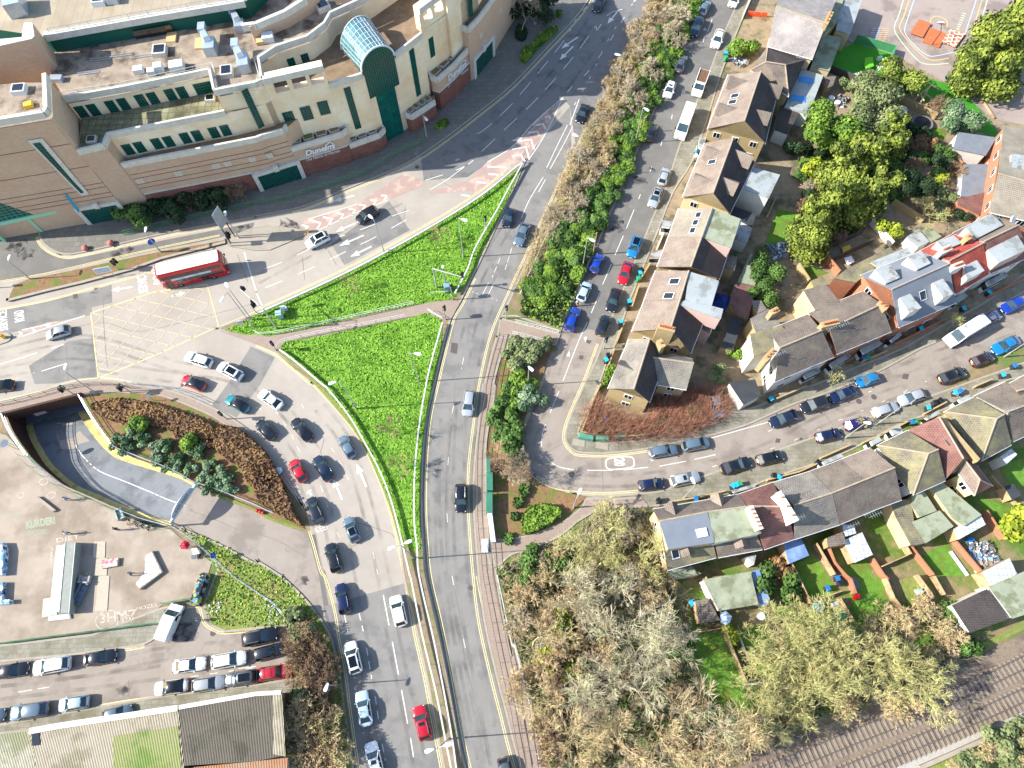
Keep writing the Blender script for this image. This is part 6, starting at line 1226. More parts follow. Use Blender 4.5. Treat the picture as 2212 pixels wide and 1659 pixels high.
# ================================================================ HOUSES
TB = lambda n, a, b, m, d: brickmat('roof_'+n, a, b, m, .33, .3, .03, bump=.5, dirt=d, noise_amt=.45)
RF = dict(g=TB('grey_tile', '807a74', '716c67', '4c4845', '8d8878'), b=TB('brown_tile', '746a63', '675d57', '4a423d', '827869'), p=TB('pinkish_tile', '86766c', '7a6c62', '5e524b', '8f8577'), t=TB('pale_tile', '8d8577', '827a6c', '645c52', '989080'), r=TB('red_tile', 'a34a40', '8c443a', '6c2c28', 'a85a4c'), m=TB('mossy_tile', '716d62', '656157', '4f4a3a', '928a62'), d=TB('dark_tile', '4c4442', '423b3a', '2c2828', '524b46'), s=TB('slate', '99938f', '88827e', '68635f', 'a8a09a'), n=TB('maroon_tile', '7a5650', '6d4c46', '4c3834', '846258'),
 f=mat('flat_felt', '8b9192', '9ba0a0', .8, bump=.1, c3='767c78', sc3=.4), F=mat('mossy_felt', '8f957f', '7d836f', .7, c3='6c7058', sc3=.5), G=mat('smooth_grey_roof', '666c75', '70767f', .5), w=mat('white_membrane', '9a9e9e', '868c8d', .6, c3='6f6c64', sc3=.8), k=mat('black_felt', '2f3236', '3b3f44', .8), B=mat('blue_sheet', '4f6a94', '7d93b4', .8), c=brickmat('clear_sheet', 'b6bcc2', 'a9b0b8', '7d858c', .6, .9, .05, offs=0, dirt='c5cad0'), D=mat('patio_grey', '656a72', '747a82', .8))
WL = dict(y=brickmat('yellow_stock_brick', 'ad9a74', '9f8d68', '8c7c60', .45, .15, .012, bump=.1, dirt='a08a5a'), w=mat('white_render', 'd6d2c8', 'c6c2b8', .5), o=brickmat('orange_brick', 'a8755c', '9a694f', '8a5f4a', .45, .15, .01, bump=.1, dirt='b87a58'), p=mat('pale_pink_render', 'c9aba0', 'bfa196', .5), c=mat('cream_render', 'c9b68c', 'bba87e', .5), d=mat('dark_boards', '4a4540', '57514b', 1), b=mat('brown_fence_wood', 'a08666', 'b59a78', 1.2, c3='8a7456', sc3=.5))
M_wf = mat('window_frame_white', 'd8dadb', rough=.4); M_pot = mat('terracotta_pot', 'b5613c', 'a85532', 2); M_ridge = mat('ridge_tile', 'a59682', '8d7f6c', 2)
def onpl(P, u, v):
    n = (P[1]-P[0]).cross(P[2]-P[0]); d = fw*FPX+rt*(u-CX)-up*(v-CY); C0 = Vector((0, 0, HC)); return C0+d*((P[0]-C0).dot(n)/d.dot(n)), n.normalized() if n.z > 0 else -n.normalized()
def wallwins(root, P, he, party=()):
    for i in range(4):
        if i in party: continue
        A, B = P[i], P[(i+1) % 4]; d = B-A; L = d.length
        if L < 2.5: continue
        d.normalize(); n = Vector((d.y, -d.x, 0)); c = sum(P, Vector((0, 0, 0)))/4
        if n.dot((A+B)/2-c) < 0: n = -n
        k = max(1, int(L/3.2))
        for z in ((1.4, he-1.2) if he > 4.6 else (1.4,)):
            for j in range(k):
                p = A+d*L*(j+.5)/k; q = MB(); a = math.atan2(d.y, d.x)
                q.box((p.x+n.x*.02, p.y+n.y*.02, z), (1.25, .12, 1.25), a); o = q.build('window', [M_wf], root, uv=False); q = MB()
                for s in (-1, 1): e = p+d*s*.29+n*.075; q.box((e.x, e.y, z), (.48, .04, 1.05), a)
                q.build('pane', [M_cglass], o, uv=False)
def house(label, s, he, hr, mf, mr, mw, hip=(0, 0), party=(), name='terraced_house', cat='house', group='houses of the terraces', wins=1):
    u = px(s); A, B, C_, D = [at(*q, he) for q in u[:4]]; R1, R2 = [at(*q, hr) for q in u[4:6]]; c = (A+B+C_+D)/4
    root = empty(name, (c.x, c.y, 0), label, cat, group); ins = lambda p: D3(p, 0)+(D3(c, 0)-D3(p, 0)).normalized()*.38
    P = [ins(p) for p in (A, B, C_, D)]; w_ = MB(); w_.prism(P, 0, he-.1)
    for X_, Y_, R_, h_ in ((A, D, R1, hip[0]), (B, C_, R2, hip[1])):
        if not h_: w_.face([D3(ins(X_), he-.12), D3(ins(Y_), he-.12), D3(R_, hr-.12)]); w_.face([D3(ins(Y_), he-.12), D3(ins(X_), he-.12), D3(R_, hr-.12)])
    w_.build('walls', [WL[mw]], root)
    rf = MB(); F_ = [([A, B, R2, R1], 0), ([C_, D, R1, R2], 1)]
    if hip[0]: F_.append(([D, A, R1], 0))
    if hip[1]: F_.append(([B, C_, R2], 1))
    for f, m_ in F_:
        if (f[1]-f[0]).cross(f[2]-f[0]).z < 0: f = f[::-1]
        rf.face(f, m_); rf.face([p-Vector((0, 0, .14)) for p in f[::-1]], m_)
    E_ = [A, B] + ([R2] if not hip[1] else []) + [C_, D] + ([R1] if not hip[0] else [])
    for i in range(len(E_)): a, b = E_[i], E_[(i+1) % len(E_)]; rf.face([a, b, b-Vector((0, 0, .14)), a-Vector((0, 0, .14))], 0)
    ro = rf.build('roof', [RF[mf], RF[mr]], root)
    rg = MB(); rg.tube(R1+Vector((0, 0, .02)), R2+Vector((0, 0, .02)), .13, n=6)
    if hip[0]: rg.tube(A, R1, .1, n=5); rg.tube(D, R1, .1, n=5)
    if hip[1]: rg.tube(B, R2, .1, n=5); rg.tube(C_, R2, .1, n=5)
    rg.build('ridge_tiles', [M_ridge], ro, uv=False)
    gt_ = MB(); e = [A+Vector((0, 0, -.1)), B+Vector((0, 0, -.1))]; gt_.tube(*e, .08, n=5); gt_.build('gutter', [M_wf], ro, uv=False); gt_ = MB(); gt_.tube(C_+Vector((0, 0, -.1)), D+Vector((0, 0, -.1)), .08, n=5); gt_.build('gutter', [M_wf], ro, uv=False)
    if wins: wallwins(root, P, he, party)
    root['pf'] = 0; del root['pf']
    return root, ro, [A, B, R1], [C_, D, R2]
def sky_l(H_, s, front=1, w_=.9, l=1.3):
    P = H_[2 if front else 3]; d = (P[1]-P[0]).normalized()
    for u, v in px(s):
        c, n = onpl(P, u, v); e = n.cross(d).normalized(); q = MB()
        for k, m_, t in ((1.18, 0, .06), (1, 1, .075)): q.face([c+d*w_/2*k*a+e*l/2*k*b+n*t for a, b in ((-1, -1), (1, -1), (1, 1), (-1, 1))], m_)
        if (q.v[1]-q.v[0]).cross(q.v[2]-q.v[0]).z < 0: q.f = [f[::-1] for f in q.f]
        q.build('skylight', [M_wf, M_cglass], H_[1], uv=False)
def flat(H_, s, h, m, zb=None, mw='w', name='flat_dormer', rim=True):
    root = H_[0] if isinstance(H_, tuple) else H_; P = [D3(p, 0) for p in W(s, h)]; b = MB(); b.prism(P, zb if zb is not None else h-2.4, h-.1); o = b.build(name, [WL[mw]], root)
    c = sum(P, Vector((0, 0, 0)))/len(P); b = MB(); b.prism([c+(p-c)*1.02 for p in P], h-.1, h+.06); b.build('flat_roof', [RF[m]], o)
    return P
def pdorm(H_, s, front=1, w_=3.2, L=4.0, m='b', hh=1.9):
    """small gabled dormer: pixel at the apex of its front gable"""
    P = H_[2 if front else 3]; d = (P[1]-P[0]).normalized(); e = (D3(P[0], 0)-D3(P[2], 0)); e = (e-d*e.dot(d)).normalized()
    for u, v in px(s):
        c, n = onpl(P, u, v); z = c.z; F_ = c+e*.8; zf = z+1.5; q = MB(); ap = D3(F_, zf); bk = D3(F_-e*L, zf); l_ = D3(F_-d*w_/2, zf-hh*.8); r_ = D3(F_+d*w_/2, zf-hh*.8); lb = D3(F_-d*w_/2-e*L*.4, zf-hh*.8); rb_2 = D3(F_+d*w_/2-e*L*.4, zf-hh*.8)
        for f in ([l_, ap, bk, lb], [ap, r_, rb_2, bk]):
            if (f[1]-f[0]).cross(f[2]-f[0]).z < 0: f = f[::-1]
            q.face(f)
        o = q.build('dormer_roof', [RF[m]], H_[1]); q = MB(); k = e*-.12; f = [l_+k, r_+k, ap+k]; q.face(f); q.face(f[::-1]); q.build('dormer_front', [M_wf], o, uv=False)
        q = MB(); k = e*-.08; mm = (l_+r_+ap)/3; q.face([mm+(p-mm)*.6+k for p in (l_, r_, ap)]); q.face([mm+(p-mm)*.6+k for p in (r_, l_, ap)]); q.build('dormer_window', [M_cglass], o, uv=False)
def chim(H_, s, h, pots=4, m='y', d=(1.6, .6), zb=5):
    root = H_[0] if isinstance(H_, tuple) else H_; a_ = W(s, h); c = (a_[0]+a_[-1])/2; v_ = a_[-1]-a_[0]; L = max(.9, v_.length); a = math.atan2(v_.y, v_.x)
    q = MB(); q.box((c.x, c.y, (h+zb)/2), (L+.3, .7, h-zb), a); q.box((c.x, c.y, h+.05), (L+.45, .85, .14), a); o = q.build('chimney', [WL[m]], root)
    for k in range(pots):
        p = a_[0].lerp(a_[-1], (k+.5)/pots); q = MB(); q.tube((p.x, p.y, h+.1), (p.x, p.y, h+.6), .14, .11, 8); q.build('chimney_pot', [M_pot], o, uv=False)
def aerial(H_, s, h=9.3):
    root = H_[0] if isinstance(H_, tuple) else H_
    for u, v in px(s):
        p = at(u, v, h); q = MB(); q.tube((p.x, p.y, h-2), (p.x, p.y, h+.3), .03, n=4); q.tube((p.x-.8, p.y-.3, h+.25), (p.x+.8, p.y+.3, h+.25), .025, n=4)
        for k in range(5): t = -.7+.35*k; q.tube((p.x+t-.12, p.y+t*.375+.3, h+.25), (p.x+t+.12, p.y+t*.375-.3, h+.25), .018, n=3)
        q.build('aerial', [M_rgrey], root, uv=False)
# west facing terrace
H0 = house('large slate roofed school building with a red ridge at the top', '30: 0,400 385,512 600,-20 170,-150 70,55 503,200', 6.2, 10, 's', 's', 'c', name='school_building', cat='school', group=None); chim(H0, '30: 500,200 545,110', 10.5, 3); aerial(H0, '30: 265,470', 6.5)
flat(H0, '30: 590,258 708,298 812,0 640,-60', 4, 'f', 0, 'c', 'lean_to'); flat(H0, '30: 478,300 590,200 650,0 560,-40 505,140', 4.3, 'F', 0, 'c', 'lean_to'); flat(H0, '30: 372,575 478,300 640,330 530,612', 3.6, 'F', 0, 'c', 'lean_to')
h = house('brown hipped roof house just below the school', '20: 2060,605 30: 180,835 320,515 20: 2212,395 30: -20,535 150,560', 5.4, 8, 'b', 'd', 'y', (1, 1)); flat(h, '30: 290,600 475,655 350,985 145,920', 3.4, 'f', 0, 'w', 'rear_extension')
b = MB(); 
for s_ in ('30: 328,690', '30: 260,850'): p = W1(s_, 3.5); q = MB(); q.box((p.x, p.y, 3.5), (2.6, 1.3, .12), -.25); q.build('skylight', [mat('skylight_blue', '3f86c4', rough=.1)], h[0])
h = house('brown tiled house with two gabled dormers facing the street, upper one of the row', '20: 1868,640 1688,1112 2190,1240 2300,770 2150,618 2008,1045', 5.4, 8.6, 'p', 'd', 'y', wins=1); pdorm(h, '20: 1905,720 1810,950'); pdorm(h, '20: 2280,790 2180,1020', 0); sky_l(h, '20: 1925,828 1905,882'); sky_l(h, '20: 2190,900', 0); flat(h, '30: 110,920 275,960 170,1160 60,1120', 3, 'd', 0, 'w', 'rear_extension')
h = house('pinkish roofed house with gabled dormers above the white rear extension', '20: 1662,1235 1472,1702 21: 1882,190 20: 2100,1400 1912,1190 21: 1738,8', 5.4, 8.6, 'p', 'd', 'c'); pdorm(h, '20: 1700,1330 1600,1570', m='p'); pdorm(h, '20: 2030,1390 1900,1620', 0, m='p'); sky_l(h, '20: 1728,1400'); flat(h, 'f: 1617,360 1684,378 1660,428 1600,405', 5.2, 'f', 0, 'w', 'rear_extension'); flat(h, '21: 1915,130 2110,190 2072,300 1905,215', 3, 'k', 0, 'w', 'rear_extension')
h = house('pale tiled house with three skylights in a line', '21: 1440,140 1350,385 1885,482 1985,240 1730,140 1640,388', 5.4, 8.6, 't', 'f', 'y', party=(1,)); sky_l(h, '21: 1610,198 1585,265 1560,333', 1, 1.0, .8); flat(h, '21: 1737,150 1972,235 1892,480 1650,395', 8.3, 'F', 5, 'p'); flat(h, '21: 1960,280 2070,320 2030,440 1915,400', 3, 'w', 0, 'w', 'rear_extension')
h = house('plain pinkish roofed house joined below the three skylights', '21: 1350,386 1252,645 1792,752 1885,484 1638,390 1545,645', 5.4, 8.6, 'p', 'd', 'y', party=(3,)); flat(h, '21: 1850,555 1950,560 1920,680 1820,640', 4, 'b', 0, 'y', 'rear_extension'); aerial(h, '21: 1330,590'); b = MB(); b.wall([D3(p, 0) for p in W('21: 1250,650 1545,648 1640,692', 5.6)[:2]], 0, .5, 5, 8.0) if False else None
h = house('pinkish roofed house with two pale skylights, upper half of a pair', '21: 1240,678 1140,940 1668,1090 1790,780 1528,680 1452,930', 5.4, 8.6, 'p', 'd', 'y', party=(1,)); sky_l(h, '21: 1403,773 1353,897', 1, 1.0, 1.5); flat(h, '21: 1530,690 1785,770 1722,985 1500,935', 8.4, 'f', 5, 'p')
h = house('pinkish roofed house with a row of red chimney pots at its gable', '21: 1140,942 1035,1205 1545,1395 1668,1092 1450,932 1370,1178', 5.4, 8.6, 'p', 'd', 'y', party=(3,)); flat(h, '21: 1500,935 1722,985 1822,1012 1800,1098 1440,972', 8.35, 'f', 5, 'p'); chim(h, '21: 1270,1160 1395,1190', 9.4, 6); flat(h, '21: 1650,1100 1740,1145 1715,1225 1620,1170', 4.2, 'b', 0, 'p', 'rear_extension')
h = house('grey roofed corner house with a yellow gable beside the red hedge', '21: 1010,1270 22: 828,38 1190,157 21: 1345,1405 1190,1268 22: 1052,45', 5.5, 8.7, 'g', 'd', 'y', name='corner_house'); pdorm(h, '21: 945,1540', m='g'); chim(h, '21: 1275,1290 1300,1330', 9, 1)
g2 = 'y'; w2 = house('grey tiled cross wing behind the corner house', '22: 1255,5 1508,50 21: 1560,1440 1380,1398 1215,1430 1572,1478', 5.2, 7.2, 'g', 'g', 'y', group=None); [setattr(c, 'parent', c.parent) for c in ()]
# north side of the lower street
h = house('white ended grey house at the left end of the upper terrace', '31: 60,1640 572,1425 345,1055 0,1190 105,1345 465,1195', 5.8, 8.8, 'b', 'b', 'w'); chim(h, '31: -20,1440 50,1370', 9.2, 3, 'y'); chim(h, '31: 30,1040 80,1015', 7, 2, 'y'); flat(h, '31: -150,1230 110,1155 225,1280 110,1340 -120,1420', 6.6, 'm', 0, 'w', 'rear_wing'); aerial(h, '31: 105,1400')
flat(h, '21: 2060,1095 2212,1010 2330,1160 2110,1215', 5, 'g', 0, 'y', 'rear_wing')
h = house('grey brown house with a cluster of orange chimney pots and an aerial', '31: 600,1400 1070,1205 820,855 350,1045 530,1180 982,968', 5.8, 8.8, 'b', 'b', 'o'); chim(h, '31: 470,1150 600,1120', 9.6, 6, 'y'); aerial(h, '31: 650,1150 545,1180'); chim(h, '31: 960,960 1020,1000', 9, 2, 'y'); flat(h, '31: 310,850 500,800 640,985 410,1020', 6, 'b', 0, 'c', 'rear_wing'); flat(h, '31: 370,770 470,730 520,800 410,850', 3, 'm', 0, 'y', 'rear_wing')
h = house('large smooth grey roof with flat dormers and an orange brick side wall', '31: 1130,1170 1622,958 1312,512 800,718 1068,842 1565,620', 6.4, 9.8, 'G', 'G', 'o'); b = h
for s_ in ('31: 1140,915 1225,882 1325,1000 1220,1045', '31: 1425,785 1510,750 1605,880 1515,915', '31: 930,670 1055,625 1140,740 1020,790', '31: 1210,560 1320,510 1405,615 1290,670'): flat(h, s_, 9.3, 'w', 7)
sky_l(h, '31: 1337,893', 1, 1.0, 1.3); flat(h, '31: 575,745 690,660 1050,480 1090,530 760,780', 5.6, 'm', 0, 'o', 'rear_wing'); flat(h, '31: 890,605 1200,480 1250,540 960,650', 6, 'w', 0, 'c', 'rear_wing')
h = house('bright red tiled house with two chimneys', '31: 1628,882 1905,712 1592,362 1312,508 1572,592 1862,440', 6, 9.2, 'r', 'r', 'w'); flat(h, '31: 1700,640 1800,590 1868,680 1720,760', 8.4, 'f', 6); flat(h, '31: 1465,430 1600,375 1675,440 1530,500', 8.4, 'f', 6); chim(h, '31: 1600,650 1680,620', 10, 4, 'w'); chim(h, '31: 1505,510 1570,480', 10, 4, 'w')
h = house('brown tiled house with two wide flat grey dormers at the right edge', '31: 1930,702 2260,560 1925,190 1600,352 1872,425 2165,285', 6, 9.2, 'n', 'b', 'w'); flat(h, '31: 1900,500 2150,375 2230,500 1995,610', 8.8, 'f', 6, 'p'); flat(h, '31: 1705,310 1925,190 2030,285 1805,400', 8.8, 'f', 6, 'p'); chim(h, '31: 1715,400 1740,380', 9.5, 1)
h = house('pale tiled house with a satellite dish at the upper right edge', '31: 1915,175 2330,270 30: 2420,1150 2040,1080 1990,1500 2360,1600', 5.6, 8.6, 't', 't', 'o'); flat(h, '30: 2110,1330 2300,1360 2300,1600 2060,1560', 8, 'w', 5)
q = MB(); p = W1('31: 2110,245', 7); q.tube(p, p+Vector((.1, -.1, .12)), .75, .7, 14); q.build('satellite_dish', [M_sw], h[0])
# lower terrace, fronts towards the street
h = house('grey felt roofed house at the left end of the lower terrace', '22: 1215,1082 1612,1012 1765,1500 1345,1610 1275,1185 1685,1105', 5.2, 8.2, 'b', 'm', 'c', party=(1,)); flat(h, '22: 1278,1185 1690,1105 1745,1370 1352,1427', 8.2, 'G', 5, 'c'); pdorm(h, '22: 1375,1085', w_=1.8, L=2, m='b', hh=1.2); pdorm(h, '22: 1500,1440', 0, 1.8, 2, 'b', 1.2); sky_l(h, '22: 1410,1460', 0); P = W('22: 1640,1285', 8.3); q = MB(); q.box((P[0].x, P[0].y, 8.35), (1.4, 1.1, .16), .15); q.build('skylight', [M_wf], h[0]); flat(h, '22: 1345,1612 1560,1575 1600,1650 1360,1659', 3, 'F', 0, 'c', 'rear_extension')
h = house('grey felt roofed house with a white chimney and orange pots', '22: 1614,1012 1965,950 2165,1430 1785,1500 1690,1105 2030,1058', 5.2, 8.2, 'b', 'b', 'y', party=(1, 3)); flat(h, '22: 1692,1105 2030,1060 2150,1290 1760,1372', 8.2, 'F', 5, 'w'); pdorm(h, '22: 1770,1010', 1, 1.8, 2, 'p', 1.2); pdorm(h, '22: 1960,1370', 0, 1.8, 2, 'p', 1.2); chim(h, '22: 2060,1070 2140,1245', 9.4, 5, 'w')
h = house('maroon tiled house right of the white chimney', '22: 1967,948 32: 40,850 230,1340 22: 2182,1430 2040,1055 32: 160,1060', 5.2, 8.2, 'n', 'n', 'y', party=(1, 3)); flat(h, '22: 2030,1490 2110,1475 2090,1560', 3, 'w', 0)
h = house('grey tiled house right of the maroon one with a long white chimney stack', '32: 42,850 368,752 622,1215 232,1342 222,1048 556,942', 5.2, 8.2, 'g', 'g', 'y', party=(1, 3)); chim(h, '32: 95,945 235,1175', 9.4, 3, 'w'); aerial(h, '32: 160,930 265,1160'); flat(h, '32: 130,1362 282,1330 352,1480 182,1552', 2.8, 'B', 0, 'b', 'lean_to')
h = house('brown tiled house in the middle of the lower terrace', '32: 372,750 628,652 888,1102 625,1212 560,940 840,826', 5.2, 8.2, 'b', 'b', 'y', party=(1, 3)); aerial(h, '32: 735,1220 870,1120', 6); flat(h, '32: 640,1210 740,1225 760,1290 660,1320', 2.8, 'c', 0, 'y', 'lean_to'); flat(h, '32: 510,1330 640,1280 680,1380 520,1410', 3.0, 'b', 0, 'y', 'lean_to')
h = house('pinkish brown tiled house left of the first hipped roof', '32: 630,650 885,550 1156,1000 890,1100 842,826 1095,722', 5.2, 8.2, 'p', 'b', 'p', party=(3,)); aerial(h, '32: 930,1130', 6)
h = house('mossy hipped roof house beside the brown house with skylights', '32: 942,530 1208,400 1535,835 1255,960 1385,600 1470,565', 5.2, 8.8, 'm', 'm', 'w', (1, 0), party=(1,)); flat(h, '32: 1255,955 1345,925 1455,1095 1310,1150 1240,1050', 3.4, 'F', 0, 'c', 'rear_extension'); flat(h, '32: 1060,1010 1230,1000 1260,1190 1360,1370 1235,1390 1100,1140', 3.2, 'm', 0, 'c', 'rear_extension'); flat(h, '32: 1250,1192 1480,1095 1600,1230 1365,1372', 3.3, 'F', 0, 'c', 'rear_extension')
h = house('maroon tiled house with skylights between two hipped roofs', '32: 1215,395 1540,820 1830,668 1500,280 1478,285 1690,645', 5.2, 8.4, 'n', 'n', 'y'); sky_l(h, '32: 1410,475', 1, 1.9, .9); sky_l(h, '32: 1550,508', 0, .9, .8); w3 = house('maroon hipped rear wing with a bright yellow end wall', '32: 1645,770 1785,965 1945,880 1790,690 1690,642 1832,828', 5, 7.2, 'p', 'n', 'c', (0, 1), group=None); flat(h, '32: 1400,880 1500,845 1840,1130 1690,1225 1590,1150', 3.3, 'F', 0, 'c', 'rear_extension'); flat(h, '32: 1605,1252 1832,1130 1878,1215 1648,1342', 2.8, 'c', 0, 'y', 'lean_to')
h = house('second mossy hipped roof house with a tall yellow party wall', '32: 1520,240 1782,112 2105,525 1845,665 1975,300 2040,262', 5.2, 8.8, 'm', 'm', 'y', (1, 0)); b = MB(); P = W('32: 1480,275 1525,262 1850,640 1825,665', 8); b.prism([D3(p, 0) for p in P], 5, 7.6); b.build('party_wall', [WL['y']], h[0]); flat(h, '32: 2005,630 2100,560 2150,610 2050,700', 3, 'c', 0, 'w', 'lean_to')
h = house('brown tiled house cut by the right edge beyond the hipped roof', '32: 1790,100 2050,-20 2350,390 2115,500 2075,240 2340,140', 5.2, 8.4, 'b', 'b', 'w'); aerial(h, '32: 2090,220')
h = house('pinkish house at the right edge with a yellow party wall', '31: 2080,1655 2330,1520 32: 2420,150 2212,180 2150,60 2400,0', 5.2, 8.2, 'p', 'p', 'y')
# outbuildings
def outb(label, s, h, m, mw='b', name='shed', cat='shed'):
    c = sum(W(s, h), Vector((0, 0, 0)))/len(px(s)); root = empty(name, (c.x, c.y, 0), label, cat); P = [D3(p, 0) for p in W(s, h)]; b = MB(); b.prism([D3(c, 0)+(p-D3(c, 0))*.96 for p in P], 0, h-.08); b.build('walls', [WL[mw]], root); b = MB(); b.prism(P, h-.08, h+.04, bottom=True); b.build('roof', [RF[m]], root); return root
for a in (('pale grey green shed roof behind the terrace', '21: 2060,530 2200,590 2095,810 1945,780', 2.6, 'F'), ('reddish tiled outhouse below the grey green shed', '21: 1930,785 2110,815 2040,1100 1990,1080 1875,960', 2.7, 'n'), ('black felt shed beside the turf strip', '21: 1890,1075 2002,1100 1905,1372 1805,1340', 2.4, 'k'), ('black shed with a white stepped wall right of the red hedge', '22: 1875,-10 2100,-40 2150,100 2000,180', 2.8, 'k', 'w'), ('white outhouse with a grey roof beside the play turf', '30: 1640,1140 1975,1190 1880,1345 1600,1285', 3.2, 'D', 'w'), ('slate roofed garage at the lower right', '33: 1590,255 1890,112 2075,372 1745,492', 3.4, 'd', 'w'), ('flat pale roofed garage at the lower right edge', '33: 1905,92 2212,-40 2330,300 2112,368', 3.4, 'F', 'w'), ('clear corrugated car port above the slate garage', '32: 1850,1625 2085,1505 33: 2150,-20 1950,110', 2.8, 'c'), ('mossy flat roofed extension with solar glass below the lower terrace', '23: 1650,30 2060,-40 2130,245 1790,302', 3.2, 'F', 'w'), ('dark glazed lean-to along the mossy flat roof', '23: 2070,-40 2135,-60 2225,200 2195,262 2140,240', 2.6, 'B', 'w'), ('small striped shed in the yard of the end house', '23: 1582,215 1690,188 1800,385 1620,412', 2.3, 'b'), ('pinkish slatted pergola in the brick walled yard', '32: 650,1352 812,1282 905,1475 750,1545', 2.5, 'c'), ('dark garden shed right of the maroon rear wing', '32: 2040,885 2120,860 2190,960 2110,1000', 2.2, 'k'), ('white and dark shed between the grey roofed houses and the firs', '31: 1195,390 1300,320 1395,430 1300,480', 2.4, 'w', 'w'), ('pale concrete roofed shed beside the white and dark one', '31: 1330,330 1390,300 1500,385 1400,440', 2.2, 'F'), ('grey patio roof with three rooflights at the right edge', '30: 1690,1420 1965,1420 1950,1700 1665,1700', 2.2, 'D', 'w'), ('red brown tiled outhouse with a white door at the right edge', '31: 1640,60 1880,0 1900,70 1830,200 1640,110', 2.6, 'n', 'o'), ('glazed mint coloured shed by the turf', '30: 870,695 940,710 925,755 880,745', 1.6, 'c', 'w'), ('small tiled outhouse beside the small hip roof', '21: 2070,940 2150,935 2200,1010 2110,1060', 2.8, 'g', 'y'), ('grey roofed lean-to below the end yellow gable', '23: 1350,-40 1560,-60 1640,-20 1370,25', 2.8, 'F', 'w'), ('wooden lean-to beside the clad porch in the school garden', '30: 480,620 590,655 560,740 500,770', 2.2, 'b')): outb(*a)
# front garden walls, bays, porches, fences
def gwall(label, s, h, m, w_=.22, name='garden_wall', cat='wall', z0=.05, n=1):
    P = W(s); P = sm(P, n) if n > 1 else P; b = MB(); b.wall(P, 0, w_, z0, h); tag(b.build(name, [m], org=P[0]), label, cat)
ob, yb, wd = WL['o'], WL['y'], WL['b']
for k, (s, m, t, h_) in enumerate((('21: 1250,500 1340,290', WL['w'], 'white front wall beside the light blue off-roader', 1), ('21: 1110,760 1200,620', WL['y'], 'front wall with railings beside the red saloon', 1), ('21: 1030,1010 1090,830', yb, 'cream front wall beside the dark saloon', 1), ('21: 900,1310 970,1130', yb, 'mossy front wall beside the crossing', 1), ('21: 820,1540 880,1370', yb, 'low yellow wall left of the corner house', .9), ('22: 600,420 700,150 760,20', yb, 'yellow wall along the corner footway under the red hedge', 1.1), ('22: 600,430 800,470 1000,465 1180,450', yb, 'yellow wall below the red hedge facing the green cabinets', 1.0), ('20: 1730,960 1700,1080', yb, 'short front wall beside the long white van', 1), ('20: 1620,1250 1560,1400', yb, 'front wall by the dish in front of the dormer house', 1), ('20: 1985,170 2060,0', WL['w'], 'concrete wall along the footway at the top of the street', 1.3),
 ('31: 800,1478 1010,1390', yb, 'front wall of the small hedge garden', .9), ('31: 1080,1330 1500,1120', ob, 'orange brick front wall of the grey roofed pair', .9), ('31: 1890,915 2212,760', ob, 'orange brick front wall of the right hand houses', .9), ('31: 60,1800 320,1690', yb, 'front wall of the white ended house', .9), ('31: 520,1530 720,1450', ob, 'brick front wall beside the double porch', .9),
 ('32: -20,840 250,770 450,680', yb, 'mossy front wall of the grey tiled house', .9), ('32: 440,650 690,540', yb, 'yellow front wall of the brown tiled house', .9), ('32: 800,520 1010,430 1200,330', yb, 'long front wall of the hipped roof houses', .9), ('32: 1330,270 1520,170', yb, 'front wall beside the striped porch', .9), ('32: 1760,40 1900,-20', yb, 'yellow garage front at the right', 1.2), ('22: 1350,1030 1590,990 1830,935', yb, 'front wall with piers of the felt roofed houses', .9))): gwall(t, s, h_, m)
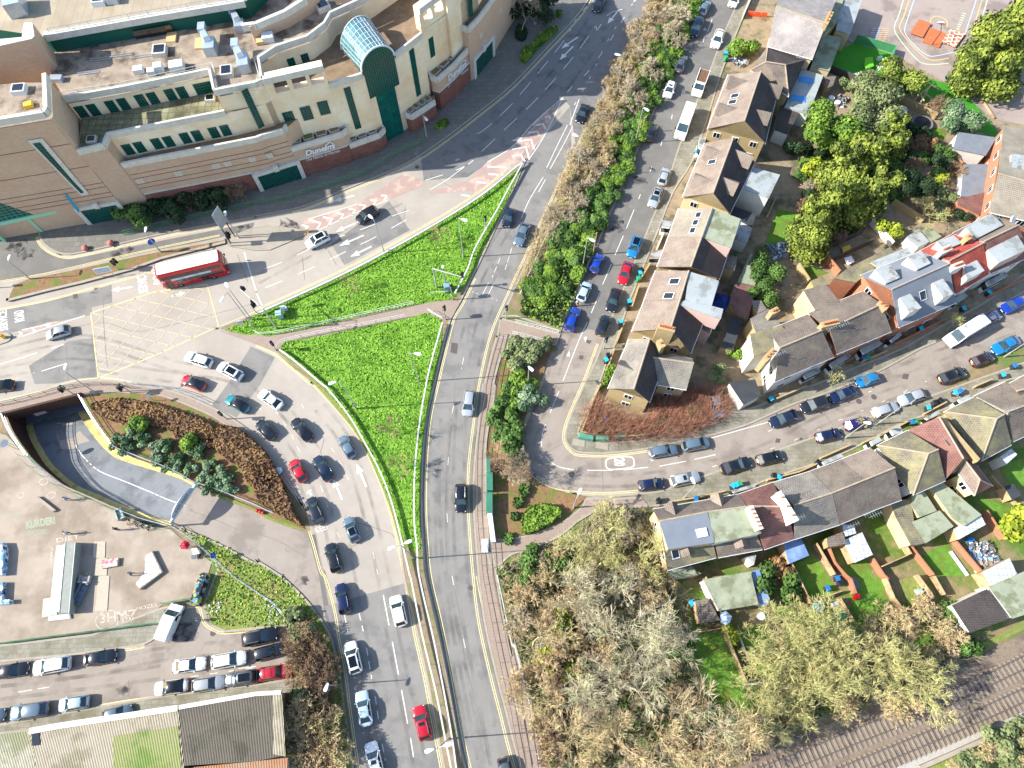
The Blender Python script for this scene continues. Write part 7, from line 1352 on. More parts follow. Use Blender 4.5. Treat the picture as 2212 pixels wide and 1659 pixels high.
for k, (s, t, h_, m) in enumerate((('32: 380,1390 540,1659', 'pale timber fence right of the blue lean-to', 1.8, wd), ('32: 100,1440 220,1659 33: 330,240', 'pale timber fence left of the narrow lawn', 1.8, wd), ('33: 330,235 600,140', 'timber fence across the foot of the narrow lawn', 1.6, wd), ('32: 490,1420 545,1560 630,1659 33: 680,40 720,160', 'curving orange brick garden wall', 1.6, ob), ('32: 1060,1270 1190,1480 940,1590', 'timber fence round the bare garden', 1.7, wd), ('32: 870,1520 960,1659 33: 1000,40', 'brick wall right of the bright lawn', 1.5, ob), ('33: 980,30 1050,200 1150,330', 'timber fence running down to the brick pier', 1.6, wd), ('32: 1195,1410 1390,1659', 'paved topped wall between two lawns', 1.4, WL['o']), ('33: 1390,10 1480,170', 'pale panel fence beside the meadow lawn', 1.6, wd), ('32: 1580,1360 1830,1659', 'wide orange brick wall beside the flat ladder', 1.2, ob), ('33: 1250,0 1390,190 1215,290', 'timber fence round the meadow lawn', 1.5, wd), ('33: 590,200 710,400', 'timber fence by the white garden chair', 1.5, wd), ('32: 1840,1110 2000,1350', 'orange brick wall beside the clear lean-to', 1.5, ob), ('32: 1900,800 2212,1150', 'paved strip wall beside the right hand lawn', .9, WL['y']),
 ('23: 1265,0 1350,300', 'tall yellow side wall of the end yard', 2.0, yb), ('23: 1650,20 1720,170 1800,400 1850,560 2000,930', 'yellowish timber fence beside the shaded lawn', 1.8, yb), ('23: 1620,485 1830,450', 'fence across the foot of the end yard', 1.4, wd), ('23: 1940,480 2050,760', 'narrow paved strip wall between two lawns', .5, WL['w']), ('23: 2000,935 2212,920', 'low grey wall at the foot of the shaded lawn', 1.0, WL['w']),
 ('31: 420,520 590,730', 'orange and white brick wall behind the orange gable', 1.8, ob), ('31: 240,660 330,800', 'pale wall left of the dark lawn', 1.7, WL['y']), ('31: 870,280 1050,480', 'concrete panel fence running down from the firs', 1.8, WL['w']), ('31: 490,510 800,365', 'dark timber fence behind the firs', 1.7, WL['d']), ('31: 560,600 880,450', 'timber fence in front of the yellow dinghy', 1.7, WL['d']), ('31: 1060,110 1320,270', 'broken panel fence behind the bare tree', 1.6, WL['y']), ('31: -20,240 60,60', 'low steps wall in the upper garden', .8, WL['y']),
 ('30: 740,365 1070,460', 'dark green fence between playground and turf', 1.8, M_rgreen), ('30: 1070,462 1000,690', 'green mesh fence at the right of the play turf', 1.8, M_rgreen), ('30: 525,625 820,750', 'timber fence along the school garden', 1.7, WL['d']), ('30: 1120,890 1430,1040', 'panel fence behind the trampoline', 1.8, WL['y']), ('30: 1700,650 1950,1030', 'low timber edging beside the play turf', .4, wd), ('30: 1500,1350 1650,1450', 'orange fence panel behind the white outhouse', 1.5, ob), ('30: 950,590 1210,380', 'x', 0, wd))[:-1]): gwall(t, s, h_, m, .12 if 'fence' in t else .24, 'garden_fence' if 'fence' in t else 'garden_wall', 'fence' if 'fence' in t else 'wall', .05)
def bay(label, s, h=2.8):
    P = W(s, h); root = empty('porch', (P[0].x, P[0].y, 0), label, 'porch', 'porches of the terraces'); Q = [D3(p, 0) for p in P]; c = sum(Q, Vector((0, 0, 0)))/len(Q); b = MB(); b.prism([c+(p-c)*.9 for p in Q], 0, h-.1); b.build('walls', [M_wf], root); b = MB(); b.prism([c+(p-c)*.93 for p in Q], 1.0, 2.1); b.build('glazing', [M_cglass], root); b = MB(); b.prism(Q, h-.1, h, bottom=True); b.build('roof', [RF['w']], root)
for s, l in (('31: 800,1350 960,1280 990,1310 830,1400', 'long white porch by the small hedge garden'), ('31: 530,1480 690,1390 720,1420 560,1520', 'white porch in front of the chimney cluster house'), ('31: 310,1580 430,1520 460,1545 330,1610', 'white porch in front of the white ended house'), ('31: 1610,915 1700,870 1730,900 1640,960', 'glass porch below the red roof'), ('31: 1890,770 2050,690 2080,720 1910,810', 'glass porch left of the right edge'), ('31: 1060,1270 1140,1210 1160,1235 1080,1290', 'small white porch on the orange wall'), ('32: 470,670 620,600 660,625 490,695', 'long white porch of the brown tiled house'), ('32: 1060,395 1140,360 1170,420 1090,440', 'striped grey porch left of the maroon roof'), ('32: 890,490 960,450 985,490 910,530', 'pale porch left of the mossy hip'), ('32: 1360,290 1480,220 1490,260 1390,305', 'striped white porch beside the second hipped roof'), ('32: 1650,130 1760,85 1770,110 1680,165', 'white awning near the silver tarpaulin'), ('22: 1890,920 2110,860 2100,890 1920,940', 'white porch of the maroon house'), ('21: 1200,530 1300,500 1280,560 1190,560', 'clear porch roof beside the red steps'), ('21: 1300,240 1390,260 1370,300 1295,290', 'white porch above the light blue off-roader'), ('20: 1620,1180 1680,1190 1650,1280 1610,1265', 'white porch beside the blue bin')): bay(l, s)
# ================================================================ VEGETATION
R_ = random.Random(11)
def bark(n, a, b, c3=None): return mat('twigs_'+n, a, b, .8, rough=.9, c3=c3, sc3=.5)
def leafm(n, a, b, c): return mat('leaves_'+n, a, b, 1.1, rough=.75, det=3, c3=c, sc3=.45, thr3=(.42, .6))
TW = dict(tan=bark('tan', 'c0aa86', 'a08c68', 'aca474'), gry=bark('grey', 'bcb398', '9c9178', 'a8ab80'), yel=bark('lichen', 'bdb67c', '98915f', 'a3a46a'), red=bark('red', 'a8745e', '86604e', '9a7c62'), brn=bark('brown', '967c64', '75604c', 'a08a68'), wht=bark('pale', 'b3a68e', '94886f'))
LF = dict(grn=leafm('green', '42602a', '628038', '2c4616'), lit=leafm('light', '5d7a24', '7f9a38', '3d5a18'), fir=leafm('fir', '74822e', '8b973e', '445220'), olv=leafm('olive', '66724a', '4a5830', '7c8458'), drk=leafm('dark', '22381c', '31492a', '142410'), brw=leafm('brown_hedge', '7a5c3c', '8f7048', '5c4430'), ylw=leafm('yellow', '8d9a22', 'a3ab38', '6a7a1c'), var=leafm('variegated', '8a9a80', '5f7a4a', '3f5a34'))
def card(mb, c, n, s, asp=1.0, m=0):
    n = n.normalized(); a = n.orthogonal().normalized(); t = R_.uniform(0, 6.28); a = (Matrix.Rotation(t, 3, n) @ a); b = n.cross(a)
    a, b = a*s*.5, b*s*.5*asp; mb.v += [c-a-b, c+a-b*.6, c+a*.7+b, c-a*.8+b*.8]; k = len(mb.v); mb.f.append((k-4, k-3, k-2, k-1)); mb.m.append(m)
def rv(z=0.0): return Vector((R_.gauss(0, 1), R_.gauss(0, 1), R_.gauss(0, 1)+z))
def cone3(mb, p, q, r0, r1, m=0):
    d = (q-p); a = d.orthogonal().normalized(); c = d.cross(a).normalized(); b = len(mb.v)
    for o, r in ((p, r0), (q, r1)):
        for k in range(3): t = 2.094*k; mb.v.append(o+(a*math.cos(t)+c*math.sin(t))*r)
    for k in range(3): mb.f.append((b+k, b+(k+1) % 3, b+3+(k+1) % 3, b+3+k)); mb.m.append(m)
def bare(H, spread, lv=5, seed=0, up_=.5, trunk=.22, r0=.16, multi=1, lean=0):
    R_.seed(seed); tk, cr = MB(), MB()
    def grow(p, d, L, r, k):
        segs = 2 if k > 1 else 1; mb = tk if k == lv else cr
        for s in range(segs):
            d = (d+rv()*.16).normalized(); q = p+d*L/segs; cone3(mb, p, q, r, r*.78); p = q; r *= .78
            if k < lv and s == 0 and k > 1: grow(p, (d+rv()*.6).normalized(), L*.55, r*.5, k-2 if k > 2 else 1)
        if k > 1:
            for j in range(R_.choice((3, 3, 4)) if k > 2 else 5):
                e = (d*(.9+up_*.3)+rv()*spread+Vector((0, 0, up_*.3))).normalized(); grow(p, e, L*R_.uniform(.62, .82)*(1.25 if k == 2 else 1), max(r*.62, .024), k-1)
    for j in range(multi):
        d0 = Vector((R_.gauss(0, .3 if multi > 1 else .05)+lean, R_.gauss(0, .3 if multi > 1 else .05), 1)).normalized(); grow(Vector((0, 0, 0)), d0, H*trunk, r0, lv)
    return tk, cr
def blob(lobes, n, s, seed, droop=0.0, jit=.22):
    R_.seed(seed); mb = MB(); tot = sum(l[3]**2 for l in lobes)
    for x, y, z, r, sz in lobes:
        c = Vector((x, y, z))
        for k in range(int(n*r*r/tot)):
            u = rv(); u.normalize()
            if u.z < -.35: u.z *= -.6
            rr = r*(1-abs(R_.gauss(0, jit))); p = c+Vector((u.x*rr, u.y*rr, u.z*rr*sz)); p += rv()*.08*r
            card(mb, p, u+rv()*.45+Vector((0, 0, .35-droop)), s*R_.uniform(.6, 1.5), 1+droop)
    return mb
PROT = {}
def tree_proto(key):
    if key in PROT: return PROT[key]
    k, col_, sd_ = key; root = bpy.data.objects.new('tree', None); col.objects.link(root)
    if k in ('bare', 'bush', 'sap', 'tall'):
        tk, cr = bare(*{'bare': (10, .62, 6), 'bush': (5, .75, 5), 'sap': (4.5, .45, 5), 'tall': (12, .5, 6)}[k], seed=sd_, up_=.45, trunk={'bare': .24, 'bush': .2, 'sap': .3, 'tall': .3}[k], r0={'bare': .2, 'bush': .07, 'sap': .06, 'tall': .2}[k], multi={'bush': 5}.get(k, 1))
        m = TW[col_]
    else:
        R_.seed(sd_)
        if k == 'fir': lb = [(R_.gauss(0, .9), R_.gauss(0, .9), 2.2+1.5*i, 3.4-.42*i, .8) for i in range(7)]; cr = blob(lb, 8500, .3, sd_, .5, .3); H = 8
        elif k == 'broad': lb = [(R_.gauss(0, 1.5), R_.gauss(0, 1.5), R_.uniform(2.2, 4.6), R_.uniform(1.2, 2.1), .9) for i in range(9)]; cr = blob(lb, 5200, .28, sd_); H = 4
        else: lb = [(R_.gauss(0, .55), R_.gauss(0, .55), R_.uniform(.6, 1.5), R_.uniform(.6, 1.05), .9) for i in range(6)]; cr = blob(lb, 1500, .24, sd_); H = 1.2
        tk = MB(); tk.tube((0, 0, 0), (.1, .05, H*.6), .16 if k != 'shrub' else .05, .08, 6)
        for i in range(4): a = i*1.6; tk.tube((.05, .03, H*.35), (math.cos(a)*H*.25, math.sin(a)*H*.25, H*.75), .07 if k != 'shrub' else .03, .03, 4)
        m = LF[col_]
    for nm, mb, mt in (('trunk', tk, TW['brn'] if k in ('fir', 'broad', 'shrub') else m), ('crown', cr, m)):
        o = bpy.data.objects.new(nm, mb.mesh(nm, [mt], uv=False)); col.objects.link(o); o.parent = root
    PROT[key] = (root, []); return PROT[key]
def plant_at(key, s, sc, label, group=None, h=None, cat=None, name=None, zsc=1.0):
    root, used = tree_proto(key); k = key[0]; hh = h if h is not None else {'bare': 5, 'tall': 6, 'bush': 2, 'sap': 2.5, 'fir': 5.5, 'broad': 3.4, 'shrub': 1}[k]*sc*zsc
    for u, v in px(s):
        p = at(u, v, hh); o = root if not used else copy_tree(root); used.append(o)
        o.location = (p.x, p.y, .05); a = sc*R_.uniform(.9, 1.1); o.scale = (a, a, a*zsc); o.rotation_euler.z = R_.uniform(0, 6.28)
        for q in ('group',):
            if q in o: del o[q]
        tag(o, label, cat or {'bush': 'bush', 'shrub': 'shrub'}.get(k, 'tree'), group); o.name = name or {'bare': 'bare_tree', 'tall': 'bare_tree', 'bush': 'bare_bush', 'sap': 'young_tree', 'fir': 'conifer', 'broad': 'broadleaf_tree', 'shrub': 'shrub'}[k]
        yield_ = o
R_.seed(3)
def fill(keys, poly, n, sc, label, group, zsc=1.0):
    P = W(poly); x0, x1 = min(p.x for p in P), max(p.x for p in P); y0, y1 = min(p.y for p in P), max(p.y for p in P); got = []; t = 0
    dm = math.sqrt(abs(area(P))/n)*.72
    while len(got) < n and t < 6000:
        t += 1; x, y = R_.uniform(x0, x1), R_.uniform(y0, y1)
        if inpoly(x, y, P) and all((x-a)**2+(y-b)**2 > dm*dm for a, b in got):
            got.append((x, y)); root, used = tree_proto(R_.choice(keys)); o = root if not used else copy_tree(root); used.append(o); a = sc*R_.uniform(.8, 1.15)
            o.location = (x, y, .05); o.scale = (a, a, a*zsc); o.rotation_euler.z = R_.uniform(0, 6.28)
            if 'group' in o: del o['group']
            k = root.name; tag(o, label, 'bush' if keys[0][0] == 'bush' else 'shrub', group); o.name = 'bare_bush' if keys[0][0] == 'bush' else 'hedge_shrub'
# wood between the link road and the railway
for i, (s, kk, c, sc) in enumerate((('23: 900,250 1250,600 850,520', 'bare', 'gry', 1.25), ('23: 600,150 1000,950 700,1100', 'bare', 'gry', 1.1), ('23: 1200,1050 1500,700 1550,1000 1100,750', 'tall', 'gry', 1.0), ('23: 500,1300 900,1350 1300,1350 1650,1450 2000,1300', 'tall', 'tan', .95), ('22: 850,1250 600,1420 1000,1320 1150,1480 750,1560', 'bare', 'yel', .95), ('23: 300,1050 180,620 380,480 1000,160', 'bare', 'tan', .9))):
    for j, q in enumerate(s.split()[1:]): plant_at((kk, c, 20+i+(j % 2)*7), s[:3]+' '+q, sc, 'bare grey brown tree of the dense wood right of the link road', 'bare trees of the wood beside the link road')
for i, s in enumerate(('33: 180,380 430,430', '33: 300,800 600,700 150,620', '33: 800,950 1000,720 550,980', '33: 1400,700 1450,950 1230,850', '33: 200,1100 60,950 420,1230', '23: 2130,600 2212,760 2100,1050 2170,1300')):
    for q in s.split()[1:]: plant_at(('bare', 'yel', 40+i), s[:3]+' '+q, 1.05, 'bare tree with yellow lichen covered twigs between the gardens and the railway', 'lichen yellow bare trees above the railway')
fill([('bush', 'tan', 5), ('bush', 'wht', 8), ('bush', 'brn', 6)], '22: 100,1470 400,1360 600,1210 800,1100 1150,1120 1300,1600 23: 1400,400 1600,1250 2212,1250 33: 1700,580 1850,640 1000,1050 0,1330 23: 1500,1560 900,1650 350,1650 150,1000 30,350', 52, 1.05, 'bare twiggy bush in the wood between link road and railway', 'bare twiggy bushes of the wood')
plant_at(('bare', 'yel', 40), '33: 330,560 950,650 650,880 1350,880 400,1000', 1.0, 'bare tree with yellow lichen covered twigs between the gardens and the railway', 'lichen yellow bare trees above the railway')
for s in ('23: 150,180 300,60 520,260 60,900 330,780 600,820 420,620 800,700 350,1300 300,1500 700,1500 1100,1550 1500,1550 1900,1450 2150,1420', '33: 1300,300 1500,450 1150,420 1650,560 900,560 1100,1100 650,1150 1250,1150'): plant_at(('bush', 'tan', 5), s, 1.3, 'bare brown bush in the undergrowth of the wood', 'bare bushes under the trees')
for s in ('22: 180,1480 330,1500 420,1560', '23: 250,120 130,60 430,420 450,560 560,800 380,650', '23: 1380,400 1450,640 700,1000 1200,1450', '33: 1700,600 1550,330'): plant_at(('shrub', 'grn', 3), s, 1.1, 'dark green ivy covered shrub in the wood', 'green shrubs in the wood')
plant_at(('shrub', 'ylw', 9), '23: 430,390 430,520 540,840 330,700', 1.2, 'yellow green gorse like shrub in the wood', 'yellow shrubs in the wood')
# bushes beside the car park
for s, k, c, sc, l in (('13: 330,360 400,480', 'shrub', 'olv', 1.0, 'olive green bush at the top of the car park bushes'), ('13: 350,560 480,620 430,760 580,800 380,850 540,900', 'bush', 'brn', 1.2, 'reddish brown twiggy bush beside the parked cars'), ('13: 380,1030', 'shrub', 'var', .9, 'pale green bush at the corner of the dark shed'), ('13: 450,1180 330,1280 580,1250 470,1380 600,1450 380,1450 650,1580 450,1600', 'bush', 'tan', 1.4, 'tangled tan bush along the edge of the dark shed')): plant_at((k, c, 6), s, sc, l, 'bushes between the car park and the road')
# twiggy bank and hedge between the roads
fill([('bush', 'tan', 7), ('bush', 'wht', 8), ('bush', 'tan', 5)], '20: 1240,0 1400,0 1200,420 1000,800 880,1150 780,1500 21: 640,0 480,330 300,420 330,140 20: 500,1500 640,1150 800,800 1000,380', 62, .95, 'tan twiggy shrub on the road side of the hedge bank', 'tan twiggy shrubs of the hedge bank')
plant_at(('bush', 'wht', 8), '20: 1420,120 1380,250 1180,560 1010,780', 1.5, 'pale bare shrub rising above the green hedge', 'pale bare shrubs in the hedge')
fill([('shrub', 'lit', 12), ('shrub', 'grn', 13), ('shrub', 'grn', 12), ('shrub', 'lit', 14)], '20: 1400,0 1600,20 1380,560 1240,860 1080,1230 940,1600 21: 830,180 650,600 520,850 330,960 130,980 130,820 300,500 500,200 650,0 20: 780,1500 900,1100 1060,760 1240,350', 88, 1.0, 'green ivy clump of the long hedge between the two roads', 'green clumps of the long hedge', .8)
# shrub bed left of the bend, clipped hedges
for s, c, l in (('21: 40,1300 130,1330 200,1370 90,1400 30,1480 170,1440', 'olv', 'grey green shrub at the top of the shrub bed'), ('21: 60,1580 30,1650 22: 20,60 20,180', 'lit', 'bright green shrub in the middle of the shrub bed'), ('12: 2140,150 2180,50', 'grn', 'dark green shrub beside the east footway railing'), ('22: 140,50 120,130 90,190', 'var', 'pale variegated shrub beside the street kerb'), ('22: 20,300 40,380 20,440 12: 2160,400 2180,520', 'grn', 'dense green shrub low in the shrub bed')): plant_at(('shrub', c, 15), s, 1.15, l, 'shrubs of the bed beside the bend')
plant_at(('bush', 'wht', 16), '22: 60,680 30,760', 1.1, 'pale flowering twiggy shrub where the street bends', 'pale twiggy shrubs at the bend'); plant_at(('sap', 'brn', 17), '12: 2120,690', 1.3, 'small bare tree beside the green cabinets')
plant_at(('tall', 'brn', 18), '22: 0,800', .62, 'bare tree throwing a branching shadow across the bend')
def hedge(label, s, h, m, n=3, inn=None, name='hedge', cat='hedge', dens=26, sz=.26, group=None, z0=.1):
    P = sm(W(s, h), n, True) if n > 1 else W(s, h); P = [D3(p, 0) for p in P]; c = sum(P, Vector((0, 0, 0)))/len(P); x0, x1 = min(p.x for p in P), max(p.x for p in P); y0, y1 = min(p.y for p in P), max(p.y for p in P)
    mb = MB(); mb.prism([c+(p-c)*.96 for p in P], z0, h-.18, 1, 1)
    for k in range(int((x1-x0)*(y1-y0)*dens)):
        x, y = R_.uniform(x0, x1), R_.uniform(y0, y1)
        if inpoly(x, y, P): card(mb, Vector((x, y, h+R_.gauss(-.05, .1))), rv(1.2), sz*R_.uniform(.6, 1.4))
    for a, b in zip(P, P[1:]+P[:1]):
        nn = Vector(((b-a).y, -(b-a).x, 0)).normalized(); nn = nn if nn.dot(a-c) > 0 else -nn
        for k in range(int((b-a).length*h*dens*1.2)): p = a.lerp(b, R_.random())+nn*R_.gauss(0, .07); p.z = R_.uniform(z0, h); card(mb, p, nn+rv()*.5, sz*R_.uniform(.6, 1.3))
    tag(mb.build(name, [LF[m], LF[m]] if not inn else [LF[inn], LF[m]], org=D3(c, z0), uv=False), label, cat, group)
hedge('large brown clipped hedge along the top of the ramp planting bed', '02: 780,180 1050,120 1400,190 1780,330 1830,420 1750,480 1450,380 1150,330 950,300', 1.3, 'brw'); hedge('brown clipped hedge at the right end of the ramp planting bed', '02: 1880,370 2080,400 2330,660 2250,760 2020,680 1830,520', 1.3, 'brw'); hedge('brown clipped hedge on the lower right tip of the planting bed', '02: 2100,730 2300,700 2380,850 2200,900', 1.2, 'brw'); hedge('long brown hedge pointing to the tip of the planting bed', '12: 20,700 140,700 330,1130 380,1210 150,1090 0,960', 1.2, 'brw')
hedge('low brown hedge in the middle of the planting bed', '02: 1520,410 1780,470 1800,540 1550,480', 1.1, 'brw')
plant_at(('shrub', 'var', 19), '02: 1180,380 1020,470 1100,560 1250,480 1350,560 1450,520 1550,640 1700,600 1650,720 1800,690 1780,800 1900,780 1850,860 1950,890 1350,660 1500,700', .8, 'variegated green shrub among the brown hedges of the ramp bed', 'green shrubs of the ramp bed'); plant_at(('shrub', 'lit', 21), '02: 1180,340 1620,530', 1.2, 'spiky yellow green shrub in the ramp bed', 'spiky shrubs of the ramp bed')
hedge('rounded half moon hedge with a brown top beside the diagonal path', '22: 100,1120 200,1040 350,1040 420,1090 400,1150 280,1230 120,1290 90,1200', 1.1, 'lit', 3)
for k, (s, l) in enumerate((('22: 70,870 140,870 140,950 80,970', 'top'), ('22: 20,990 90,980 80,1050 20,1060', 'second'), ('12: 2150,1300 2212,1290 2212,1370 2160,1380', 'third'), ('22: 0,1110 50,1110 40,1160 0,1170', 'lowest'))): hedge(l+' small clipped green bush in the column beside the white cabinet', s, .9, 'grn', 3, group='small clipped bushes')
for s, l in (('20: 70,480 170,380 250,280 370,215 385,250 300,330 200,420 120,520', 'long bright clipped hedge on the verge of the upper road'), ('20: 95,400 130,395 135,440 100,445', 'small round bush beside the long bright hedge'), ('20: 385,85 425,85 425,120 390,120', 'small round bush near the top of the upper verge'), ('10: 1545,1080 1600,1030 1660,1030 1640,1070 1590,1100', 'small bright hedge on the verge below the glass entrance'), ('20: 60,200 130,260 100,330 30,300', 'dark hedge at the corner of the brick garage')): hedge(l, s, .8, 'lit' if 'dark' not in l else 'drk')
hedge('green hedge in the front garden under the corner house', '21: 830,1500 890,1490 870,1600 22: 760,30 790,-10', 1.2, 'lit')
for s, c, k, sc, l in (('01: 1120,130 1180,200', 'grn', 'shrub', 1.5, 'green bush at the left end of the store planting'), ('01: 1350,130 1480,160 1600,60 1750,80 1880,40 1420,60', 'drk', 'shrub', 1.5, 'dark evergreen bush against the store wall')): plant_at((k, c, 22), s, sc, l, 'bushes against the store wall')
plant_at(('bush', 'brn', 23), '01: 1300,60 1650,20 1950,-20 11: -150,-30', 1.1, 'bare twiggy bush growing against the store wall', 'bushes against the store wall'); plant_at(('tall', 'wht', 24), '20: 80,110', .8, 'big bare tree beside the brick end of the store'); plant_at(('broad', 'drk', 25), '20: 260,60 40,40', .8, 'dark evergreen tree beside the brick end of the store', 'evergreens beside the store')
# small trees on the lawns
for s, l in (('11: 1570,400', 'slender bare tree at the top of the upper lawn'), ('11: 795,790', 'slender bare tree in the middle of the upper lawn'), ('12: 1195,400', 'upper slender bare tree on the lower lawn'), ('12: 1215,700', 'lower slender bare tree on the lower lawn')): plant_at(('sap', 'brn', 26), s, 1.0, l)
plant_at(('sap', 'yel', 27), '31: 600,1610', .95, 'small yellow twigged street tree above the navy saloon'); plant_at(('sap', 'yel', 28), '31: 1620,1130', 1.0, 'small yellow twigged street tree beside the white panel van'); plant_at(('sap', 'yel', 27), '32: 820,350', .6, 'small bare sapling leaning over the purple hatchback')
# gardens
for s, k, c, sc, l in (('30: 480,1110', 'broad', 'lit', 1.15, 'round glossy green tree behind the dormer houses'), ('30: 1080,700', 'broad', 'fir', 1.0, 'olive tree top beside the log climbing frame'), ('30: 870,820', 'broad', 'olv', 1.0, 'grey green tree right of the building rubble'), ('30: 950,950', 'broad', 'olv', 1.05, 'olive tree left of the trampoline garden'), ('30: 830,1100', 'broad', 'olv', .95, 'olive tree right of the round glossy tree'), ('30: 1620,1040', 'broad', 'var', .85, 'silvery variegated tree above the white outhouse'),
 ('30: 1100,1180', 'fir', 'fir', .8, 'uppermost fir of the garden row'), ('30: 850,1350', 'fir', 'fir', 1.0, 'second fir of the garden row'), ('30: 650,1500', 'fir', 'fir', .95, 'fir at the upper left of the garden row'), ('31: 820,60', 'fir', 'fir', .95, 'fir in the centre of the garden row beside the sheds'), ('31: 500,150', 'fir', 'fir', 1.05, 'broad fir near the dark garden lawn'), ('31: 380,370', 'fir', 'fir', .9, 'lowest fir of the garden row above the rubbish heap'), ('30: 1950,400', 'fir', 'fir', 1.25, 'left one of the big firs beside the playground'), ('30: 2130,200', 'fir', 'fir', 1.35, 'tallest fir at the right edge beside the playground'), ('30: 1800,560', 'fir', 'fir', 1.0, 'lower fir beside the playground bins'), ('30: 2080,560', 'fir', 'fir', 1.1, 'fir above the green play house'),
 ('31: 1060,330', 'shrub', 'ylw', 1.3, 'bright yellow green round shrub below the firs'), ('32: 2130,1230', 'shrub', 'ylw', 1.7, 'bright lime bush in the lower right garden'), ('21: 2160,680', 'broad', 'grn', .7, 'green tree beside the grey green shed'), ('21: 2170,870', 'broad', 'grn', .6, 'green tree beside the reddish outhouse'), ('21: 1930,1390', 'shrub', 'lit', .9, 'light green palm like plant behind the terrace'), ('21: 1760,1590', 'broad', 'olv', .45, 'grey green bush behind the corner house'), ('20: 1930,420', 'shrub', 'lit', 1.3, 'yellow green bush left one by the footway'), ('20: 2050,410', 'shrub', 'lit', 1.3, 'yellow green bush right one by the rubble'), ('30: 370,1480', 'shrub', 'ylw', 1.1, 'lime coloured bush left of the firs'), ('30: 370,1600', 'bush', 'wht', .8, 'pale bare bush at the edge of the firs'), ('30: 1400,1240', 'shrub', 'brw', 1.1, 'brown bush beside the blue tarpaulin garden'), ('30: 1530,1320', 'shrub', 'grn', 1.2, 'green bush left of the white outhouse'), ('30: 1300,1150', 'shrub', 'drk', 1.3, 'dark hedge clump under the blue tarpaulin'), ('30: 1480,1600', 'shrub', 'ylw', 1.1, 'lime bush above the big bare garden tree'), ('30: 1250,1600', 'broad', 'drk', .7, 'dark shrubby tree between the firs and the bare tree'),
 ('31: 1380,120', 'bare', 'yel', .8, 'large pale bare tree below the brick fence'), ('30: 1500,900', 'bush', 'brn', 1.2, 'bare bush beside the climbing frame'), ('30: 2200,760', 'bare', 'wht', .55, 'bare pale tree at the right edge by the shed'), ('31: 1700,200', 'shrub', 'drk', 1.0, 'dark green creeper beside the red brown outhouse'), ('32: 90,1600', 'shrub', 'brw', 1.0, 'orange brown shrub left of the narrow lawn'), ('23: 2180,60', 'shrub', 'grn', 1.3, 'green bush right of the solar glass'), ('23: 1900,510', 'shrub', 'ylw', .8, 'yellow shrub behind the glass parasol'), ('33: 200,130', 'shrub', 'grn', 1.2, 'green bush beside the timber fence of the narrow lawn'), ('30: 230,1280', 'shrub', 'drk', 1.2, 'dark bush below the round glossy tree'), ('30: 700,740', 'shrub', 'olv', 1.0, 'ivy clump on the fence of the school garden')): plant_at((k, c, 30+hash((k, c)) % 1), s, sc, l)
fill([('shrub', 'drk', 31), ('shrub', 'grn', 12), ('shrub', 'olv', 30), ('bush', 'brn', 6)], '30: 220,1180 620,1000 760,1180 1100,1250 1480,1250 1560,1340 1640,1659 31: 1560,20 1450,260 1180,100 1000,160 900,300 420,500 250,400 230,60 30: 260,1500', 60, .95, 'dark green shrub in the overgrown back gardens behind the firs', 'shrubs of the overgrown back gardens')
fill([('shrub', 'olv', 30), ('shrub', 'grn', 13), ('shrub', 'lit', 12)], '21: 2090,480 2212,500 2212,1000 2130,900 2110,600', 6, .6, 'small green shrub along the wall behind the sheds', 'small shrubs behind the sheds')
# red twiggy hedge round the corner house
def twigfill(name, label, s, h, n, m, kind='stuff', cat=None, lean=.5, z0=.1, r=.022):
    P = W(s, h*.4); x0, x1 = min(p.x for p in P), max(p.x for p in P); y0, y1 = min(p.y for p in P), max(p.y for p in P); mb = MB(); k = 0
    while k < n:
        x, y = R_.uniform(x0, x1), R_.uniform(y0, y1)
        if not inpoly(x, y, P): continue
        k += 1; d = Vector((R_.gauss(0, lean), R_.gauss(0, lean), 1)).normalized()*h*R_.uniform(.5, 1.1); p = Vector((x, y, z0)); q = p+d*.55; cone3(mb, p, q, r, r*.7)
        for j in range(3): e = (d.normalized()+rv()*.35).normalized(); cone3(mb, q, q+e*h*R_.uniform(.3, .55), r*.7, r*.25)
    o = mb.build(name, [TW[m]], org=D3(P[0], z0), uv=False); tag(o, label, cat or name.replace('_', ' '))
    if kind: o['kind'] = kind
twigfill('red_hedge', 'tangled red twigged hedge wrapped round the corner house garden', '22: 600,300 640,180 760,120 820,190 1000,290 1150,290 1250,130 1450,60 1620,20 1820,60 1880,150 1850,280 1700,330 1500,440 1200,460 900,470 640,450', 2.8, 2600, 'red', None, 'hedge', .5)
twigfill('undergrowth', 'tan undergrowth of twigs along the road side of the hedge bank', '20: 1240,0 1480,0 1250,450 1000,900 800,1400 21: 640,0 300,500 60,850 20,800 180,400 340,100 20: 420,1600 560,1300 800,800 1100,250', 1.8, 5200, 'tan')
twigfill('undergrowth', 'twiggy undergrowth filling the wood beside the link road', '12: 2060,1600 22: 100,1460 400,1350 600,1200 800,1090 1150,1110 1250,1300 1330,1600 23: 1500,100 1550,900 1700,1300 2212,1250 33: 1700,560 1900,640 1500,900 1000,1080 0,1400 23: 1500,1560 900,1700 350,1700 150,1100', 1.9, 6500, 'gry')
twigfill('undergrowth', 'brown undergrowth of the bank beside the car park', '13: 250,330 420,330 520,500 640,700 700,1000 720,1300 720,1700 330,1700 280,1100 310,900 260,600', 1.6, 2600, 'brn')
